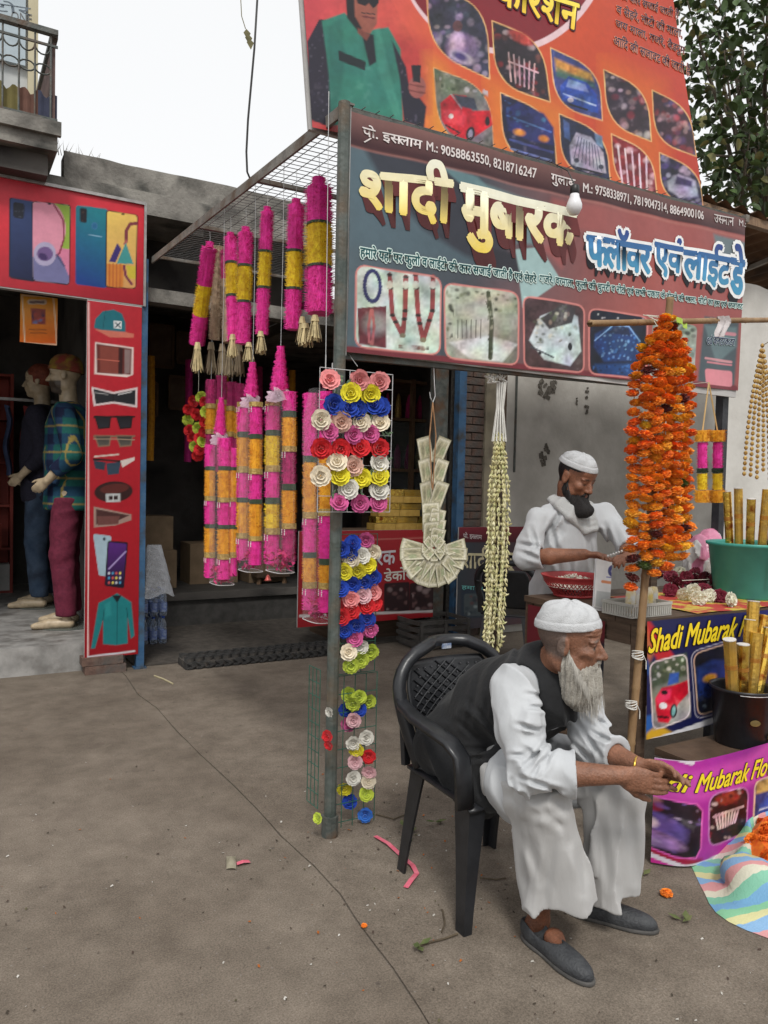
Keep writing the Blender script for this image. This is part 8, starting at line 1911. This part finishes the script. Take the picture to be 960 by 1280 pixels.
# stacked golden boxes behind the red banner
a, b = pY(432, 662, 3.75), pY(527, 612, 3.75); k = 0; z = a.z
tb_ = MB(); tb_.box((a.x-.2, 3.55, 0), (b.x+.1, 4.1, a.z-.005)); solo(tb_, 'stock_bench', m_wood, 'dark bench behind the red banner carrying golden boxes', 'bench')
for row in range(6):
    h = (b.z-a.z)/6; x = a.x+.25+.02*row; n = 0
    while x < b.x-.1:
        w = .24; t = MB(); t.box((x, 3.62+.01*(row % 2), z+.001), (min(x+w, b.x)-.004, 3.78, z+h-.003)); n += 1
        solo(t, 'gold_box', m_gs[(row+n) % 2] if row % 2 else mat('gold_card', (.45, .27, .06), (.58, .38, .1), 20, .5, metal=.3), '%s flat golden box in row %s of the stack behind the red banner' % (seq[n-1], ['one, the lowest', 'two', 'three', 'four', 'five', 'six, the topmost'][row]), 'box', 'stacked golden boxes'); x += w
    z += h
# framed pictures and dim panels on the rear wall
for k, (x0, y0, x1, y1, lab) in enumerate(((188, 405, 216, 460, 'dim framed panel left of the hanging garlands'), (222, 415, 240, 455, 'narrow dim panel beside the framed panel'), (212, 470, 234, 512, 'small brown picture on the dark stall wall'), (184, 478, 196, 520, 'brown card hanging by the blue post'))):
    a, b = pY(x0, y0, 6.9), pY(x1, y1, 6.9); S = thing('wall_picture', lab, 'picture', ((a.x+b.x)/2, 6.9, b.z)); MB().box((a.x, 6.91, b.z), (b.x, 6.94, a.z)).build('board', mat('brown_card%d' % (k % 2), (.16, .11, .075), (.26, .19, .14), 4, .8), S)
    for (p, q) in (((a.x, a.z), (b.x, a.z)), ((a.x, b.z), (b.x, b.z)), ((a.x, a.z), (a.x, b.z)), ((b.x, a.z), (b.x, b.z))): MB().bar((p[0], 6.9, p[1]), (q[0], 6.9, q[1]), .03, .03).build('frame', m_woodl, S)
for k, (x, y, w, h, d) in enumerate(((.25, 5.3, .5, .4, .4), (.30, 5.35, .42, .36, .36), (.95, 5.5, .55, .45, .4), (1.6, 5.4, .45, .5, .4), (1.62, 5.42, .4, .3, .35))):
    z = .342 if k not in (1, 4) else .342+(.402 if k == 1 else .502); t = MB(); t.box((x, y, z), (x+w, y+d, z+h)); t.box((x+w*.4, y-.002, z), (x+w*.6, y+d, z+h+.002)); solo(t, 'carton', mat('carton_board', (.20, .14, .085), (.28, .20, .125), 5, .85), ['lower left carton on the stall inner floor', 'upper left carton on the stall inner floor', 'middle carton on the stall inner floor', 'lower right carton on the stall inner floor', 'upper right carton on the stall inner floor'][k], 'carton', 'cartons in the stall')
for k in range(7):
    x = .15+k*.42; t = tinsel([(x, 5.8, 2.85), (x+.01, 5.8, 2.2), (x, 5.8, 1.7)], .05, 420, seed=k+60); solo(t, 'stock_garland', m_tin[('magenta', 'orange', 'pink', 'yellow')[k % 4]], '%s dim tinsel garland along the back of the flower stall' % seq[k], 'garland', 'stock garlands at the back')
st = MB(); q = pz(335, 765)
ST = thing('wooden_stool', 'dark wooden stool standing behind the wrapped garlands', 'stool', (q.x, q.y, 0))
MB().box((q.x-.2, q.y-.15, .42), (q.x+.2, q.y+.15, .46)).build('seat', m_wood, ST)
for sx in (-1, 1):
    for sy in (-1, 1): MB().bar((q.x+sx*.17, q.y+sy*.12, .0), (q.x+sx*.15, q.y+sy*.10, .419), .04).build('leg', m_woodl, ST)

# ================================================================ threshold, bottles, bag, crate
a, b = pz(232, 838), pz(428, 806)
TY = thing('tyre_tread_strip', 'strip of black rubber tyre tread laid along the shop threshold', 'tyre strip', (a.x, a.y, 0))
m_rub = mat('old_rubber', (.025, .025, .025), (.05, .048, .046), 20, .85, .4, 60, c3=(.09, .08, .07), s3=9)
MB().box((a.x, a.y, .003), (b.x, a.y+.22, .06)).build('strip', m_rub, TY)
lm = MB(); lm.prism([(-.035, -.03, 0), (.005, 0, 0), (-.035, .03, 0), (.005, .03, 0), (.04, 0, 0), (.005, -.03, 0)][:3]+[(.0, .032, 0), (.045, 0, 0), (.0, -.032, 0)], (0, 0, .03)); lug = lm.mesh('tread_lug', m_rub)
n = int((b.x-a.x)/.075)
for k in range(n):
    for j in range(3): link('tread_lug', lug, TY, (a.x+.04+k*.075+(.037 if j % 2 else 0), a.y+.035+j*.075, .0605), (0, 0, 0), (1, 1, rng.uniform(.8, 1.1)))
    link('tread_lug', lug, TY, (a.x+.04+k*.075, a.y-.0005, .032), (math.pi/2, 0, 0), (.9, .75, .7))
film2 = plastic_film('bottle_plastic', (.80, .86, .95), .22, .1)
base = pz(194, 808); G = None
bm = MB(); bm.lathe([(.031, 0), (.034, .01), (.034, .12), (.028, .15), (.031, .17), (.020, .205), (.013, .215), (.013, .23)], (0, 0, 0), 12); bme_ = bm.mesh('bottle_body', film2, True)
cm = MB(); cm.lathe([(.015, .228), (.015, .245), (.005, .246)], (0, 0, 0), 10); cme = cm.mesh('bottle_cap', mat('blue_cap', (.02, .06, .3), rough=.4)); lmb = MB(); lmb.lathe([(.0345, .04), (.0348, .05), (.0348, .11), (.0345, .12)], (0, 0, 0), 12, cap=False); lme = lmb.mesh('bottle_label', mat('blue_label', (.05, .1, .34), (.3, .36, .5), 40, .5))
lab = ['front left', 'front middle', 'front right', 'second row left', 'second row middle', 'second row right', 'rear left', 'rear middle', 'rear right']
for lvl in range(2):
    for k in range(9):
        x, y = base.x-.09+.085*(k % 3), base.y+.05+.085*(k//3); B2 = thing('water_bottle', '%s water bottle in the %s layer beside the blue post' % (lab[k], ['lower', 'upper'][lvl]), 'bottle', (x, y, .002+lvl*.25), 'packed water bottles'); s_ = 1.0
        link('body', bme_, B2, (x, y, .015+lvl*.25)); link('cap', cme, B2, (x, y, .015+lvl*.25)); link('label', lme, B2, (x, y, .015+lvl*.25))
t = MB(); c = pX(192, 712, .05)
t.grid(lambda u, v: c+Vector((.16*(.35+.65*v)*math.cos(u*6.283)*(1+.25*float(vnoise(np.array([math.cos(u*6.28)*2, math.sin(u*6.28)*2, v*4.]), 1.5))), .12*(.35+.65*v)*math.sin(u*6.283), .20-.40*v+.02*math.sin(u*25)*v)), 28, 10)
solo(t, 'polythene_bag', plastic_film('grey_polythene', (.6, .62, .66), .5, .3), 'crumpled grey polythene bag hanging by the blue post', 'bag', None, True)
q = pz(556, 812); CR = thing('plastic_crate', 'dark slatted plastic crate near the red banner', 'crate', (q.x, q.y+.2, 0)); m_cr = mat('crate_plastic', (.05, .045, .04), (.08, .075, .07), 8, .6)
MB().box((q.x-.26, q.y+.02, .01), (q.x+.26, q.y+.38, .03)).build('base', m_cr, CR)
for k in range(4):
    z = .04+k*.065
    for y in (q.y, q.y+.385): MB().box((q.x-.27, y, z), (q.x+.27, y+.015, z+.035)).build('slat', m_cr, CR)
    for x in (q.x-.285, q.x+.271): MB().box((x, q.y, z), (x+.013, q.y+.40, z+.035)).build('slat', m_cr, CR)
for x in (q.x-.27, q.x-.01, q.x+.245): MB().box((x, q.y-.013, .005), (x+.025, q.y-.0005, .27)).build('rib', m_cr, CR)
for x in (q.x-.25, q.x+.22): MB().box((x, q.y+.401, .005), (x+.025, q.y+.413, .27)).build('rib', m_cr, CR)

# ================================================================ wrapped bouquet on the table
p = pz(884, 735, TZ); c = npv(p)+np.array([.08, .10, .12]); F_ = Field(c-.22, c+.22, .009)
F_.ell(c, (.10, .09, .12), None, .02); F_.ell(c+[-.05, -.02, .08], (.07, .06, .09), None, .03); F_.ell(c+[.06, 0, .10], (.06, .06, .10), None, .03); F_.wrinkle(lambda P: fold(P, (.2, .2, 1), 17, .02, .3, 41)); F_.put(c-1, c+1, lambda P: TZ+.003-P[..., 2], .002, 'and')
V, Q = F_.surface(); V = relax(V, Q, 1); bo = Vector((c[0], c[1], TZ+.003)); col = np.where((vnoise(V, 9, 5) > .10)[:, None], np.array((.62, .22, .34)), np.array((.66, .64, .62)))
o = bpy.data.objects.new('wrapped_bouquet', np_mesh('wrapped_bouquet', V, Q, vcmat('cellophane', .25, .6, .15, 20, .5, 40), col, True, bo)); COL.objects.link(o); o.location = bo; tag(o, 'white and pink cellophane wrapped bundle behind the flower garlands', 'bouquet')

# ================================================================ striped sack of marigolds
sc0 = Vector((1.68, -1.40, 0))
m_str = bpy.data.materials.new('striped_weave'); m_str.use_nodes = True
n, l = m_str.node_tree.nodes, m_str.node_tree.links; b = n['Principled BSDF']; b.inputs['Roughness'].default_value = .6
tc = n.new('ShaderNodeTexCoord'); mp = n.new('ShaderNodeMapping'); mp.inputs['Rotation'].default_value = (0, 0, .5); l.new(tc.outputs['UV'], mp.inputs[0]); sp = n.new('ShaderNodeSeparateXYZ'); l.new(tc.outputs['UV'], sp.inputs[0])
md = n.new('ShaderNodeMath'); md.operation = 'FRACT'; ml = n.new('ShaderNodeMath'); ml.operation = 'MULTIPLY'; ml.inputs[1].default_value = 13.0; av = n.new('ShaderNodeMath'); av.operation = 'MULTIPLY_ADD'; l.new(sp.outputs[1], av.inputs[0]); av.inputs[1].default_value = .03; l.new(sp.outputs[0], av.inputs[2]); l.new(av.outputs[0], ml.inputs[0]); l.new(ml.outputs[0], md.inputs[0])
cr = n.new('ShaderNodeValToRGB'); cr.color_ramp.interpolation = 'CONSTANT'
for i, (p_, c_) in enumerate(((0, (.16, .36, .58)), (.16, (.22, .50, .30)), (.30, (.60, .58, .30)), (.42, (.22, .40, .62)), (.58, (.62, .30, .30)), (.74, (.62, .60, .48)), (.86, (.20, .48, .34)))):
    e = cr.color_ramp.elements[i] if i < 2 else cr.color_ramp.elements.new(p_); e.position = p_; e.color = (*c_, 1)
l.new(md.outputs[0], cr.inputs[0])
wv = n.new('ShaderNodeTexNoise'); wv.inputs['Scale'].default_value = 160; l.new(tc.outputs['Object'], wv.inputs['Vector']); bp = n.new('ShaderNodeBump'); bp.inputs['Strength'].default_value = .5; bp.inputs['Distance'].default_value = .004; l.new(wv.outputs[0], bp.inputs['Height']); l.new(bp.outputs[0], b.inputs['Normal']); l.new(cr.outputs[0], b.inputs['Base Color'])
SK = thing('striped_sack', 'open multicoloured striped sack lying on the ground at the lower right', 'sack', sc0)
t = MB(); NU, NV = 72, 12; prof = [(.47, .08), (.49, .115), (.51, .125), (.535, .10), (.57, .055), (.61, .03), (.66, .014), (.70, .004)]
def sk(u, v):
    a = u*6.283; q = v*(len(prof)-1); i = min(int(q), len(prof)-2); f = q-i; r = prof[i][0]*(1-f)+prof[i+1][0]*f; z = prof[i][1]*(1-f)+prof[i+1][1]*f
    w = 1+.34*float(vnoise(np.array([math.cos(a)*2.2, math.sin(a)*2.2, v*1.5]), 1.6))+.05*math.sin(a*3+1); z *= 1+.5*float(vnoise(np.array([math.cos(a)*3, math.sin(a)*3, 4.]), 1.5))
    return sc0+Vector((r*w*1.08*math.cos(a), r*w*.95*math.sin(a), max(.004, z+.012*math.sin(a*17+v*9+2*math.sin(a*5))*(.15 < v < .97))))
t.grid(sk, NU, NV); so = t.build('sack_cloth', m_str, SK, True)
uvl = so.data.uv_layers.new(name='UVMap')
for poly in so.data.polygons:
    for li in poly.loop_indices: vi = so.data.loops[li].vertex_index; uvl.data[li].uv = ((vi % (NU+1))/NU, (vi//(NU+1))/NV)
hp = MB(); rr = random.Random(12)
hp.lathe([(.53, .07), (.47, .14), (.30, .19), (0, .20)], sc0, 24, cap=False)
for k in range(560):
    a, q = rr.uniform(0, 6.28), math.sqrt(rr.random()); c = sc0+Vector((q*.52*math.cos(a), q*.47*math.sin(a), .115+.095*(1-q*q)+rr.uniform(-.01, .02))); me = rr.choice(POMS); R = Matrix.Rotation(rr.uniform(0, 6), 3, (rr.random()-.5, rr.random()-.5, rr.random())); s = rr.uniform(.018, .032)
    b0 = len(hp.v); hp.v += [tuple(c+R@(Vector(v.co)*s)) for v in me.vertices[45:]]; hp.f += [tuple(i-45+b0 for i in f.vertices) for f in me.polygons if min(f.vertices) >= 45]
o = hp.build('marigold_heap', mat('marigold_loose', (.70, .10, .012), (.86, .26, .02), 22, .7), None, False, sc0); tag(o, 'heap of loose orange marigolds in the striped sack', 'flowers'); o['kind'] = 'stuff'

# ================================================================ litter on the ground
def gp(x, y, z=.004): q = pz(x, y); q.z = z+.002; return q
m_pk = mat('pink_ribbon', (.62, .10, .16), (.72, .2, .26), 20, .5); m_twig = mat('twig', (.06, .045, .03), (.11, .085, .055), 20, .9); m_gl = mat('litter_leaf', (.07, .10, .03), (.14, .15, .06), 20, .8)
def litter(pts, r, name, m, label, cat, z=.006):
    t = MB(); t.tube([gp(x, y, z) for x, y in pts], r, 5); return solo(t, name, m, label, cat)
def flat_ribbon(pts, w, name, m, label, cat):
    t = MB(); P = [gp(x, y, .006+.006*(i % 2)) for i, (x, y) in enumerate(pts)]
    for i, p in enumerate(P):
        d = (P[min(i+1, len(P)-1)]-P[max(i-1, 0)]).normalized(); s = d.cross(Vector((0, 0, 1)))*w; t.v += [tuple(p-s), tuple(p+s)]
    for i in range(len(P)-1): t.f.append((2*i, 2*i+1, 2*i+3, 2*i+2))
    return solo(t, name, m, label, cat)
flat_ribbon([(469, 1047), (485, 1058), (502, 1072), (516, 1086), (521, 1094), (514, 1104), (507, 1112)], .010, 'pink_ribbon', m_pk, 'bent pink ribbon on the ground between chair legs', 'ribbon')
flat_ribbon([(296, 1082), (304, 1081), (312, 1079)], .012, 'pink_scrap', m_pk, 'small pink scrap lying on the open ground', 'litter')
t = MB(); t.grid(lambda u, v: gp(283+12*u, 1072+16*v, .004+.02*math.sin(u*3)*math.sin(v*3)), 5, 5); solo(t, 'paper_scrap', mat('dirty_paper', (.22, .2, .14), (.32, .29, .22), 20, .8), 'crumpled brownish paper beside the pink scrap', 'litter', None, True)
litter([(522, 1186), (540, 1180), (556, 1176), (572, 1170)], .004, 'twig', m_twig, 'twig with a leaf in front of the chair leg', 'twig')
litter([(553, 1140), (556, 1158), (552, 1168)], .003, 'twig', m_twig, 'short twig beside the front chair leg', 'twig')
litter([(470, 1020), (492, 1026), (512, 1018)], .003, 'twig', m_twig, 'thin twig near the foot of the iron post', 'twig')
litter([(600, 1100), (620, 1102), (632, 1100)], .003, 'twig', m_twig, 'thin twig under the chair', 'twig')
litter([(193, 846), (204, 850), (216, 856)], .007, 'dry_stick', mat('pale_stick', (.35, .3, .18), (.45, .4, .26), 20, .8), 'pale dry stick near the shop threshold', 'stick')
for k, (x, y, lab_) in enumerate(((526, 1186, 'green leaf at the twig end before the chair'), (514, 1052, 'leaf under the chair near the pink ribbon'), (505, 1040, 'dark leaf between post and chair'), (548, 1030, 'leaf under the chair seat'), (800, 1098, 'green stalk leaf near the far shoe'), (855, 1155, 'dry leaf right of the far shoe'))):
    t = MB()
    for j in range(3):
        p = gp(x+rng.uniform(-5, 5), y+rng.uniform(-3, 3), .006+.006*j); a = rng.uniform(0, 6); e = Vector((math.cos(a), math.sin(a), .2)); s = Vector((-math.sin(a), math.cos(a), 0)); t._add([p, p+e*.025+s*.012, p+e*.05, p+e*.025-s*.012], [(0, 1, 2, 3)])
    solo(t, 'fallen_leaf', m_gl, lab_, 'leaf', 'fallen leaves')
for k, (x, y, s, lab_) in enumerate(((833, 1121, .022, 'orange marigold head on the ground before the pink banner'), (347, 826, .014, 'orange petal head on the ground near the shop threshold'), (455, 1160, .010, 'tiny orange flower bit in front of the old man'))):
    p = gp(x, y, .002); o = bpy.data.objects.new('fallen_marigold', POMS[k % 3]); COL.objects.link(o); o.location = p+Vector((0, 0, s*.5)); o.scale = (s, s, s*.9); o.color = (.84, .24, .02, 1); tag(o, lab_, 'flower')
t = MB(); rr = random.Random(77)
for k in range(520):
    x, y = rr.uniform(0, 960), 850+rr.random()**1.1*430
    if rr.random() < .45: x, y = rr.gauss(560, 130), rr.gauss(1060, 60)
    if y < 830: continue
    p = gp(x, y, .002); s = rr.uniform(.002, .0065); R = Matrix.Rotation(rr.uniform(0, 6), 3, 'Z'); t._add([p+R@Vector((-s, -s*.6, 0)), p+R@Vector((s, -s*.5, .002)), p+R@Vector((s*.8, s*.6, .004)), p+R@Vector((-s*.7, s*.5, .001))], [(0, 1, 2, 3)], rr.choice(((.05, .04, .03), (.08, .06, .045), (.4, .38, .34), (.10, .09, .05), (.16, .13, .10), (.07, .05, .04), (.34, .10, .02), (.5, .48, .44))))
o = solo(t, 'ground_litter', vcmat('litter_bits', .9, .2, .1), 'scattered tiny bits of leaf, petal and grit on the concrete', 'litter'); o['kind'] = 'stuff'
